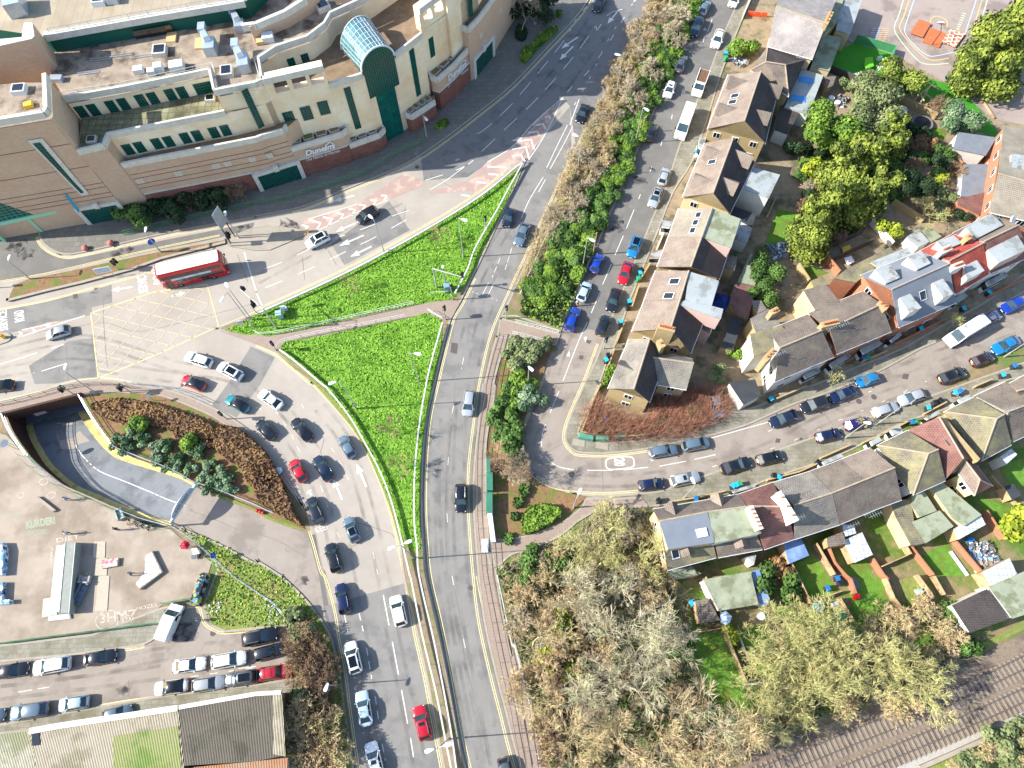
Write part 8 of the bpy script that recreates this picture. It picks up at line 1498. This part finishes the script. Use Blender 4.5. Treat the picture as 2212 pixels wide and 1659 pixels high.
def scatter(name, label, polys, n, s, m, z=.14, cat=None, zz=.06, up_=1.0):
    mb = MB(); A_ = [abs(area(P)) for P in polys]
    for P, a_ in zip(polys, A_):
        x0, x1 = min(p.x for p in P), max(p.x for p in P); y0, y1 = min(p.y for p in P), max(p.y for p in P); k = 0; N_ = int(n*a_/sum(A_))
        while k < N_:
            x, y = R_.uniform(x0, x1), R_.uniform(y0, y1)
            if inpoly(x, y, P): k += 1; card(mb, Vector((x, y, z+R_.random()*zz)), rv(up_), s*R_.uniform(.5, 1.5), 1, R_.randrange(len(m)))
    o = mb.build(name, m, uv=False); tag(o, label, cat or 'grass', kind='stuff')
scatter('grass_tufts', 'bright green grass tufts covering the two triangle lawns', [UL, LL], 20000, .2, [mat('tuft_light', '80a63c', '90b050', 2), mat('tuft_mid', '66942a', '749e34', 2), mat('tuft_dark', '52801c', '5c8a22', 2)])
scr = W('22: 200,1450 500,1350 760,1110 1180,1110 1300,1500 23: 1400,400 1650,1250 2212,1250 33: 1700,520 1900,620 1000,1050 0,1380 23: 900,1650 330,1650 150,1000 0,300 12: 2080,1600')
scatter('ground_cover', 'mixed green and brown ground cover under the bare wood', [scr], 15000, .34, [LF['grn'], LF['brw'], LF['lit'], LF['olv']], .06, 'ground cover', .5)
scatter('ground_cover', 'green ivy ground cover of the hedge bank', [W('20: 1480,0 1640,0 1380,560 1100,1200 940,1640 21: 800,200 560,860 420,1180 60,1060 100,900 500,300 20: 900,1400 1200,700')], 9000, .32, [LF['grn'], LF['lit'], LF['drk']], .12, 'ground cover', .9)
scatter('verge_grass', 'rough grass of the verges beside the car park and the ramp', [W('02: 1560,1240 1900,1380 2212,1545 13: 240,10 550,340 730,800 780,1200 830,1620 760,1659 600,900 330,420 0,440 03: 1800,420 1760,260 02: 1880,1600')], 3000, .22, [MATS['tuft_light'], MATS['tuft_mid'], LF['lit'], LF['ylw']], .13, 'grass', .1)
scatter('litter', 'white scraps of litter on the rough grass by the skate park', [W('03: 1780,250 1960,210 1900,330 1820,350'), W('13: 60,180 200,230 230,400 130,420')], 110, .16, [M_sw], .2, 'litter', .1)
scatter('building_rubble', 'pale building rubble and rubbish in the gardens', [W('20: 1880,530 1960,490 2060,540 1980,590'), W('31: -30,470 220,440 160,560 40,600'), W('32: 1720,1380 1900,1370 2000,1560 1780,1620'), W('30: 600,820 680,860 640,930 590,900')], 700, .55, [M_sw, mat('rubble_tan', 'a89478', '8a7a66', 3), mat('rubble_blue', '6a8ab0'), mat('rubble_grey', '5c5f60')], .1, 'rubbish', .5, .6)
# ================================================================ RAILWAY, PLAYGROUND, PEOPLE, ODDMENTS
M_railm = mat('rail_steel', '6a625c', '57504b', 2, rough=.5); M_slp = mat('sleeper', '8a8074', '776c61', 2)
for lb, a, b in (('railway track nearer to the bare wood', '33: -500,1830 0,1620 160,1560 850,1280 1700,930 2500,540', '33: -300,1880 230,1659 700,1470 1380,1195 2212,800 2500,660'), ('railway track farther from the bare wood', '33: 100,1880 600,1659 1400,1330 2212,965 2500,830', '33: 300,1900 880,1659 1500,1400 2212,1085 2500,950')):
    A, B = sm(W(a), 6), sm(W(b), 6); c = A[len(A)//2]; root = empty('railway_track', (c.x, c.y, .06), lb, 'track', 'railway tracks')
    for P in (A, B): q = MB(); q.wall(P, 0, .11, .06, .3); q.build('rail', [M_railm], root)
    q = MB(); RA = resample(A, .72); n = (B[len(B)//2]-A[len(A)//2]); nn = normals(RA)
    for p, k in zip(RA, nn): k = k if k.dot(n) > 0 else -k; e = p+k*1.0; q.box((e.x, e.y, .1), (2.7, .26, .12), math.atan2(k.y, k.x))
    o = q.build('sleepers', [M_slp], root); o['kind'] = 'stuff'
gwall('low pale boundary wall beyond the railway path', '33: 1300,1655 1880,1400 2212,1250 2400,1160', .5, M_conc, .5)
# playground lines and equipment
pl = {}
for c, s in (('b5d0a8', '30: 1175,-20 1130,130 1090,260 1180,400 1300,530 1400,560 1560,550'), ('d8b06a', '30: 1225,-20 1170,150 1135,250 1220,370 1330,480 1420,525 1560,505'), ('a8bce0', '30: 1270,-20 1210,150 1180,280 1260,390 1340,460 1420,490 1600,455'), ('a8bce0', '30: 1805,-20 1700,300'), ('d8b06a', '30: 1855,-20 1780,220'), ('b5d0a8', '30: 1900,-20 1840,180'), ('d8b06a', '30: 1400,220 1410,160 1470,145 1540,180 1545,240')):
    pl.setdefault(c, MB()).strip(K(s, 4), 0, .16, .10)
for i in range(8): pl['b5d0a8'].strip(W('30: %d,%d %d,%d' % (1622+8*i, 250-19*i, 1652+8*i, 258-19*i)), 0, .2, .10)
for i in range(9):
    for j in range(4): pl['a8bce0' if j < 2 else 'd8b06a'].strip(W('30: %d,%d %d,%d' % (855+38*j+6*i, 390-18*i, 885+38*j+6*i, 396-18*i)), 0, .12, .10)
pm_ = MB(); 
for i, (c, mb) in enumerate(pl.items()): o = mb.build('playground_lines', [mat('play_line_%d' % i, c)]); o['kind'] = 'structure'
def slabthing(name, label, cat, s, z, m, h=.0, z0=.08, group=None):
    P = W(s, z); b = MB(); b.prism([D3(p, 0) for p in P], max(z0, z-.15) if h == 0 else z0, z); tag(b.build(name, [m], org=D3(P[0], z0)), label, cat, group)
M_or = mat('play_orange', 'b56a44', 'a05a38', 2); M_ch = brickmat('checker_orange', 'b5684a', 'c87a5a', 'e0d8d0', .9, .9, .12, bump=0, offs=.5)
slabthing('play_platform', 'orange mat with a yellow stripe left of the basketball hoop', 'mat', '30: 1305,165 1410,200 1340,320 1228,282', .5, M_or); slabthing('goal_frame', 'orange goal floor with white edges under the basketball hoop', 'goal', '30: 1400,235 1545,290 1480,410 1335,360', .3, M_or); slabthing('play_platform', 'orange and white checked panel right of the basketball hoop', 'panel', '30: 1575,250 1705,290 1620,405 1505,355', .5, M_ch)
b_ = W1('30: 1410,395'); root = empty('basketball_hoop', b_, 'basketball hoop with a white backboard in the playground', 'hoop'); q = MB(); q.tube(b_, (b_.x+.2, b_.y, 3), .08, .06, 6); t = W1('30: 1500,205', 3.4); q.tube((b_.x+.2, b_.y, 3), t, .06, .05, 6); q.build('post', [M_sig], root); q = MB(); q.tube(t, t+Vector((.05, .12, .1)), .75, .75, 16); q.build('backboard', [M_sw], root)
root = empty('log_climbing_frame', W1('30: 1300,830'), 'climbing frame of pale criss crossed logs on the play turf', 'climbing frame'); R_.seed(5)
for s0, s1 in (('1180,880', '1250,700'), ('1250,700', '1300,830'), ('1200,760', '1380,790'), ('1220,900', '1420,730'), ('1310,900', '1390,760'), ('1180,860', '1400,920'), ('1330,920', '1460,860'), ('1240,820', '1290,930'), ('1390,720', '1480,775'), ('1280,760', '1350,870'), ('1350,800', '1470,900')):
    q = MB(); q.tube(W1('30: '+s0, R_.uniform(.2, .9)), W1('30: '+s1, R_.uniform(.6, 2.2)), .13, .11, 6); q.build('log', [mat('play_log', 'c0aa80', 'a8926a', 3)], root)
root = empty('play_bench', W1('30: 1880,790'), 'green bench and table at the edge of the playground', 'bench'); p = W1('30: 1880,790'); M_pg = mat('play_green', '2e8a5c')
q = MB(); q.box((p.x, p.y, .75), (2.4, .8, .08), -.2); q.build('table_top', [M_pg], root)
for s in (-1, 1): q = MB(); q.box((p.x-s*.15, p.y+s*.75, .45), (2.4, .35, .06), -.2); q.build('seat', [M_pg], root); q = MB(); q.box((p.x+s*.9, p.y-s*.18, .4), (.1, 1.4, .7), -.2); q.build('leg', [M_pg], root)
def tent(name, label, cat, s, h0, h1, m, group=None):
    P = W(s, h0); c = sum(P, Vector((0, 0, 0)))/len(P); root = empty(name, (c.x, c.y, .05), label, cat, group); ap = Vector((c.x, c.y, h1)); q = MB()
    for a, b in zip(P, P[1:]+P[:1]):
        f = [a, b, ap]; f = f if (b-a).cross(ap-a).z > 0 else f[::-1]; q.face(f); q.face([v_-Vector((0, 0, .03)) for v_ in f[::-1]])
    q.build('canopy', [m], root)
    for p in (P if len(P) < 6 else [D3(c, h1)]): q = MB(); q.tube((p.x, p.y, .05), (p.x, p.y, h0 if len(P) < 6 else h1), .04, n=5); q.build('pole', [M_rgrey], root)
tent('play_house', 'green pointed play house at the right of the playground', 'play house', '30: 2000,720 2085,730 2020,828 1965,800', 1.4, 2.1, M_pg); tent('gazebo', 'dark blue gazebo roof behind the terrace', 'gazebo', '21: 1765,868 1888,902 1848,1025 1712,968', 2.2, 3.2, mat('gazebo_blue', '1a2f6e'))
tent('parasol', 'pale translucent blue parasol in the shaded yard', 'parasol', '23: 1800,320 1850,300 1900,350 1885,400 1850,425 1800,395', 2.1, 2.5, mat('parasol_pale', '9fb4cc'))
U0 = W1('02: 1595,1395', 1.9); tent('parasol', 'bright red umbrella at the corner of the skate park', 'umbrella', '02: 1560,1380 1590,1350 1630,1365 1640,1395 1615,1428 1575,1425', 1.9, 2.35, mat('umbrella_red', 'b01c34'))
b_ = W1('30: 1335,1060', .9); root = empty('trampoline', (b_.x, b_.y, .05), 'round trampoline with a black mat in the dark garden', 'trampoline'); q = MB(); q.tube((b_.x, b_.y, .85), (b_.x, b_.y, .9), 1.9, 1.9, 24); q.build('pad', [mat('trampoline_pad', '6a6a6c')], root); q = MB(); q.tube((b_.x, b_.y, .89), (b_.x, b_.y, .93), 1.5, 1.5, 24); q.build('jumping_mat', [M_sig], root)
for k in range(6): q = MB(); x, y = b_.x+1.8*math.cos(k), b_.y+1.8*math.sin(k); q.tube((x, y, .05), (x, y, .87), .04, n=4); q.build('leg', [M_rgrey], root)
slabthing('tarpaulin', 'bright blue tarpaulin spread in the garden below the trampoline', 'tarpaulin', '30: 1215,1090 1290,1095 1400,1165 1405,1190 1310,1150 1230,1110', .35, mat('tarp_blue', '1f6ac0', '3a86d8', 2)); slabthing('cover', 'silver grey tarpaulin bundle on the front wall at the right', 'tarpaulin', '32: 1590,80 1660,40 1700,45 1640,100', 1.0, M_rblue)
slabthing('cover', 'round yellow dinghy shape in the fenced yard', 'dinghy', '31: 640,480 700,455 722,480 700,515 650,525', .5, M_yplas); slabthing('table', 'white table behind the wall in the yard by the firs', 'table', '31: 660,570 720,550 750,600 690,630', .8, M_sw); slabthing('flat_ladder', 'long white ladder lying across the bright lawn', 'ladder', '32: 1565,1450 1590,1440 1740,1650 1715,1660', .3, M_sw)
slabthing('green_arch', 'bright green arched tunnel on the play turf', 'play tunnel', '30: 840,500 905,490 915,570 850,595 835,560', 1.0, mat('arch_green', '5fa824')); slabthing('paving', 'round grey patio slab beside the bright lawn', 'patio', '33: 670,30 730,0 780,40 790,100 740,140 690,120', .12, MATS['patio_grey'])
for s, l, m in (('30: 965,505', 'upper pale planter box on the play turf', M_ply), ('30: 970,590', 'lower pale planter box on the play turf', M_ply), ('30: 920,660', 'small brown crate on the play turf', M_or), ('30: 740,660', 'turquoise climbing ladder frame on the play turf', M_cabl), ('30: 1560,665', 'blue barrel at the edge of the playground', BM['b']), ('30: 1800,690', 'second blue barrel under the playground firs', BM['b']), ('30: 1065,550', 'blue barrel at the corner of the turf fence', BM['b']), ('30: 1160,955', 'white round table beside the trampoline', M_sw), ('30: 595,895', 'white builder bag in the rubble garden', M_sw), ('30: 545,855', 'larger white builder bag in the rubble garden', M_sw), ('33: 430,262', 'round glass garden table by the lichen trees', M_cabl), ('33: 575,248', 'white garden chair by the lichen trees', M_sw), ('33: 640,340', 'green garden barrow by the lichen trees', BM['n']), ('33: 1305,135', 'pale green bench on the meadow lawn', M_cabl), ('33: 765,180', 'red toy car on the bright lawn', M_red), ('23: 1555,225', 'turquoise box behind the end terrace', BM['t']), ('23: 2150,350', 'white water butt by the mossy roof', M_sw), ('32: 1745,1345', 'white and blue crate in the cluttered yard', BM['b'])):
    p = W1(s, .4); nm = 'garden_box' if 'box' in l or 'crate' in l else 'garden_item'; q = MB(); r = .9 if 'table' in l or 'ladder' in l else .6
    if 'round' in l or 'barrel' in l or 'butt' in l or 'bag' in l: q.tube((p.x, p.y, .05), (p.x, p.y, .8), r*.8, r*.85, 12)
    else: q.box((p.x, p.y, .42), (1.5*r, 1.1*r, .7), .3, 0, .9); q.box((p.x, p.y, .8), (1.2*r, .8*r, .08), .3)
    tag(q.build('barrel' if 'barrel' in l else 'planter' if 'planter' in l else 'table' if 'table' in l else 'chair' if 'chair' in l else 'bench' if 'bench' in l else 'bag' if 'bag' in l else 'garden_box', [m], org=(p.x, p.y, .05)), l, 'barrel' if 'barrel' in l else 'table' if 'table' in l else 'bag' if 'bag' in l else 'chair' if 'chair' in l else 'bench' if 'bench' in l else 'box')
for s, l in (('03: 1725,110', 'dark graffiti covered shelter beside the rough grass'),):
    p = W1(s, .8); q = MB(); q.box((p.x, p.y, .7), (1.2, 4.5, 1.3) if '1725' in s else (3.5, .6, .6), -.2, 0, .8); tag(q.build('shelter' if '1725' in s else 'pole_bundle', [M_gm if '1725' in s else M_rgreen], org=(p.x, p.y, .06)), l, 'shelter' if '1725' in s else 'poles')
q = MB(); x0 = W1('20: 2030,135'); x1 = W1('20: 2200,150'); 
for i in range(3):
    a = x0.lerp(x1, i/3+.02); b = x0.lerp(x1, (i+1)/3-.02); q = MB(); q.wall([a, b], 0, .25, .1, 1.0); tag(q.build('plastic_barrier', [mat('barrier_orange', 'd8502c')], org=a), ('left', 'middle', 'right')[i]+' orange plastic barrier across the drive at the top of the street', 'barrier', 'orange plastic barriers')
# people
M_skin = mat('skin', 'c79a7c', rough=.6)
def person(label, s, face, pose, top, leg, hair='241a14'):
    sit = pose == 'sit'; hz = .48 if sit else .95; V = []; E_ = []; Rr = []; Tg = []
    def v(x, y, z, r, t, par=None):
        V.append((x, y, z)); Rr.append(r); Tg.append(t)
        if par is not None: E_.append((par, len(V)-1))
        return len(V)-1
    pe = v(0, 0, hz, .135, 1); sp = v(0, 0, hz+.25, .125, 0, pe); ch = v(.01, 0, hz+.46, .145, 0, sp); ne = v(.02, 0, hz+.58, .055, 2, ch); hd = v(.04, 0, hz+.68, .095, 2, ne); v(.03, 0, hz+.80, .075, 2, hd)
    for k in (-1, 1):
        sw = .22*k if pose == 'walk' else 0; sh = v(0, k*.19, hz+.47, .06, 0, ch); el = v(-.03-sw*.6, k*.27, hz+.2, .045, 0, sh); rx = .14+(-sw) if pose != 'lean' else .4; wr = v(rx, k*.24, hz-.03 if pose != 'lean' else hz+.1, .028, 2, el); pa = v(rx+.05, k*.235, hz-.10 if pose != 'lean' else hz+.08, .03, 2, wr)
        for f in range(5): L = (.045, .075, .085, .078, .06)[f]; a = v(rx+.06+.004*f, k*(.235+.022*(2-f)), hz-.14 if pose != 'lean' else hz+.06, .010, 2, pa); v(rx+.075, k*(.235+.026*(2-f)), hz-.14-L if pose != 'lean' else hz+.06-L, .008, 2, a)
        hp = v(0, k*.1, hz-.06, .095, 1, pe)
        if sit: kn = v(.42, k*.14, hz+.02, .07, 1, hp); an = v(.5, k*.14, .09, .045, 1, kn); v(.66, k*.15, .05, .04, 3, an)
        else: kn = v(.04+sw*.7, k*.11, .5, .07, 1, hp); an = v(-.02+sw*1.2, k*.11, .09, .045, 1, kn); v(.15+sw*1.2, k*.12, .05, .04, 3, an)
    me = bpy.data.meshes.new('body'); me.from_pydata(V, E_, []); o = bpy.data.objects.new('body_src', me); col.objects.link(o); o.modifiers.new('s', 'SKIN').use_smooth_shade = True; o.modifiers.new('u', 'SUBSURF').levels = 1
    for d, r in zip(me.skin_vertices[0].data, Rr): d.radius = (r, r)
    me.skin_vertices[0].data[0].use_root = True; bpy.context.view_layer.update(); ev = bpy.data.meshes.new_from_object(o.evaluated_get(bpy.context.evaluated_depsgraph_get())); bpy.data.objects.remove(o)
    ev.materials.clear()
    for m_ in (mat('cloth_'+top, top), mat('cloth_'+leg, leg), M_skin, mat('shoe_dark', '1c1a1a')): ev.materials.append(m_)
    sg = [(Vector(V[a]), Vector(V[b]), Tg[b]) for a, b in E_]
    for p in ev.polygons:
        best = min(sg, key=lambda q: (p.center-(q[0]+(q[1]-q[0])*max(0, min(1, (p.center-q[0]).dot(q[1]-q[0])/(q[1]-q[0]).length_squared)))).length); p.material_index = best[2]
    b = W1(s); root = empty('person', (b.x, b.y, .08), label, 'person', None, face); o = bpy.data.objects.new('body', ev); col.objects.link(o); o.parent = root; o.scale = (1.08, 1.08, 1.04)
    q = MB(); q.ball((.02, 0, (hz+.8)*1.04), .115, 8, 5, sq=(1, .95, .8)); h_ = bpy.data.objects.new('hair', q.mesh('hair', [mat('hair_'+hair, hair)], smooth=True)); col.objects.link(h_); h_.parent = root
    if pose == 'blob': pass
for a in (('person in a pale blue jacket walking by the ramp railing of the skate park', '02: 610,1005', 2.9, 'walk', '7d9cc4', '3c4660'), ('person in a white top and dark trousers walking in the middle of the skate park', '02: 612,1298', 2.9, 'walk', 'c9ced4', '1c2230'), ('person all in black standing above the quarter pipe', '02: 1035,1265', 2.0, 'stand', '15161c', '14151a'), ('person in blue grey clothes walking to the angular ledge', '02: 1165,1648', 0.2, 'walk', '4f6a84', '3c5068'), ('person in a white shirt leaning at the bonnet of the deep blue estate car', '21: 562,985', -1.2, 'lean', 'b9c0d0', '2a2c38'), ('person in grey work clothes standing at the kerb behind the white van', '03: 1730,385', .8, 'stand', '8a96a4', '6a7684'), ('person seated on the wall with bare legs beside the grey armchair', '02: 1135,1185', -2.0, 'sit', '2a2c30', 'b08a70'), ('person in a pale cap seated second from the armchair', '02: 1210,1200', -2.0, 'sit', '9aa4a0', '20242c'), ('person in black seated in the middle of the group', '02: 1255,1215', -2.0, 'sit', '1c1e24', '20242c'), ('person with a white cap seated at the right end of the group', '02: 1310,1238', -2.2, 'sit', '24262e', '16181e', 'd0d0d0'), ('person in black seated beside the white table near the red umbrella', '02: 1745,1490', 2.8, 'sit', '1a1c22', '20222a'), ('person under the red umbrella at the corner of the skate park', '02: 1612,1420', 2.8, 'stand', '6a2030', '2a2c34')): person(*a)
slabthing('bench', 'low dark bench under the seated group along the ramp railing', 'bench', '02: 1110,1150 1130,1135 1340,1215 1320,1240', .42, mat('bench_dark', '3a3834')); slabthing('table', 'white folding table beside the red umbrella', 'table', '02: 1650,1420 1700,1415 1725,1465 1670,1475', .75, M_sw); slabthing('armchair', 'dark grey chair next to the white folding table', 'chair', '02: 1650,1480 1690,1475 1690,1510 1655,1512', .6, M_sofa); slabthing('rubbish_bag', 'grey plastic rubbish bag at the kerb below the red small car', 'bag', '12: 178,720 215,715 230,750 205,780 180,765', .5, M_rblue)
for k, s in enumerate(('12: 10,1095', '12: 35,1105', '12: 60,1112')): p = W1(s, .4); q = MB(); q.ball((p.x, p.y, .4), .28, 8, 6); tag(q.build('red_marker_ball', [M_red], org=(p.x, p.y, .17), smooth=True), ('left', 'middle', 'right')[k]+' red and white marker ball on the verge railing', 'marker', 'red marker balls')
# tyre worn lanes, cracks and joints of the old concrete road
cr_ = MB()
for s in ('01: 780,860 800,1300 800,1620', '01: 960,800 965,970', '01: 2050,540 2110,700 2150,800', '01: 0,1240 560,1180 900,1130 1180,1205 1560,1130 2212,960', '01: 570,1330 580,1500 590,1659', '01: 890,870 900,1200 930,1540', '11: 1290,120 1270,330', '11: 400,560 420,760', '11: 620,500 700,640', '11: 900,200 960,330', '12: 1720,0 1700,300 1660,600 1640,900 1640,1200 1650,1659', '13: 1700,60 1750,300 1800,700 1900,1100 1990,1500 2020,1659', '11: 2150,500 2050,700 1950,900', '11: 1840,1150 1820,1320', '21: 420,1370 760,1400', '21: 300,1560 700,1600', '22: 130,690 440,510', '22: 775,600 790,960', '22: 1180,660 1180,700', '32: 490,260 570,370', '31: 1290,1180 1330,1300', '03: 1110,900 1110,1060', '03: 900,640 1700,560', '12: 20,1300 200,1360 440,1500', '12: 590,470 550,620', '12: 820,1180 1160,1290 1190,1350', '12: 780,1440 1000,1300', '10: 1350,1400 1500,1500 1750,1659', '20: 100,900 200,960', '20: 620,640 830,660', '02: 1640,1090 1900,1190 2200,1320'): cr_.strip(resample(K(s, 4), .5), 0, .07, .0185)
struct('road_cracks', cr_, [mat('crack_dark', '6a625a', '7d756c', 6)])
# oil stains and tyre darkened lanes
def stainmat(name, c, a0, sc):
    m = mat(name, c, rough=.7); N = m.node_tree.nodes; L = m.node_tree.links; n = N.new('ShaderNodeTexNoise'); n.inputs['Scale'].default_value = sc; n.inputs['Detail'].default_value = 6; g = N.new('ShaderNodeNewGeometry'); L.new(g.outputs['Position'], n.inputs['Vector'])
    r = N.new('ShaderNodeMapRange'); r.inputs[1].default_value = .42; r.inputs[2].default_value = .68; r.inputs[4].default_value = a0; L.new(n.outputs[0], r.inputs[0]); L.new(r.outputs[0], N['Principled BSDF'].inputs['Alpha']); return m
st = MB(); ty = MB()
for s, r in (('01: 130,470', 1.6), ('01: 210,540', 1.8), ('01: 190,440', 1.2), ('01: 600,500', 2), ('01: 1050,520', 2.2), ('11: 280,285', 2.2), ('01: 2120,320', 1.5), ('01: 830,850', 1.0), ('01: 870,435', .9), ('03: 1060,990', .9), ('03: 1600,470', 2.2), ('21: 700,600', 1.4), ('22: 330,1000', 1.6), ('22: 1400,960', 2), ('32: 330,500', 1.2), ('12: 400,1700', 1), ('20: 1100,1560', 1.5), ('21: 900,300', 2)):
    c = W1(s); st.poly([c+Vector((math.cos(t*.45), math.sin(t*.45)*.7, 0))*r*R_.uniform(.6, 1.2) for t in range(14)], .0182)
for s in ('12: 1560,300 1540,700 1535,1100 1560,1500 1590,1659 13: 1650,500 1750,1000 1870,1659', '12: 1790,0 1760,500 1750,1000 1780,1659 13: 1860,500 1960,1000 2090,1659', '12: 1640,300 1600,900 1620,1659 13: 1760,800 1900,1500', '12: 150,120 400,420 600,780 720,1150 800,1659 13: 900,500 1000,1100 1060,1659', '12: 550,200 760,480 900,850 1020,1300 1100,1659 13: 1200,600 1330,1200 1420,1659', '12: 60,330 300,640 480,1000 600,1500', '11: 1700,1400 1800,1000 1990,600 2212,230', '11: 1880,1500 1960,1100 2130,700', '01: 0,1400 700,1270 1500,1500 2000,1600 02: 2212,120', '01: 0,1560 600,1480 1200,1560 1900,1659', '11: 0,760 700,400 1300,120', '20: 1000,120 700,520 350,1000 0,1400', '20: 760,60 500,460 200,860 10: 2212,1100', '21: 1000,0 760,560 520,1100 330,1659', '22: 330,0 180,400 150,640 400,800 900,840 1500,760 2212,560 32: 500,300 1200,40', '31: 1100,1560 1700,1330 2212,1150', '03: 0,900 800,800 1500,660 2100,620', '03: 0,1010 900,900 1400,830'):
    p = resample(K(s, 4), 1.0); ty.strip(p, .8, .5, .0186); ty.strip(p, -.8, .5, .0186)
struct('oil_stains', st, [stainmat('stain_oil', '26242a', .85, .9)]); struct('tyre_marks', ty, [stainmat('stain_tyre', '4a4744', .24, .3)])
plant_at(('shrub', 'olv', 30), '33: 1980,1400 2120,1330 1750,1600 2050,1560 2190,1480', 1.1, 'scrubby olive bush beyond the railway path', 'scrub beyond the railway'); plant_at(('bush', 'tan', 5), '33: 1850,1520 2000,1480 2150,1600 1650,1659 2200,1400', .9, 'bare tan bush beyond the railway path', 'bare scrub beyond the railway')
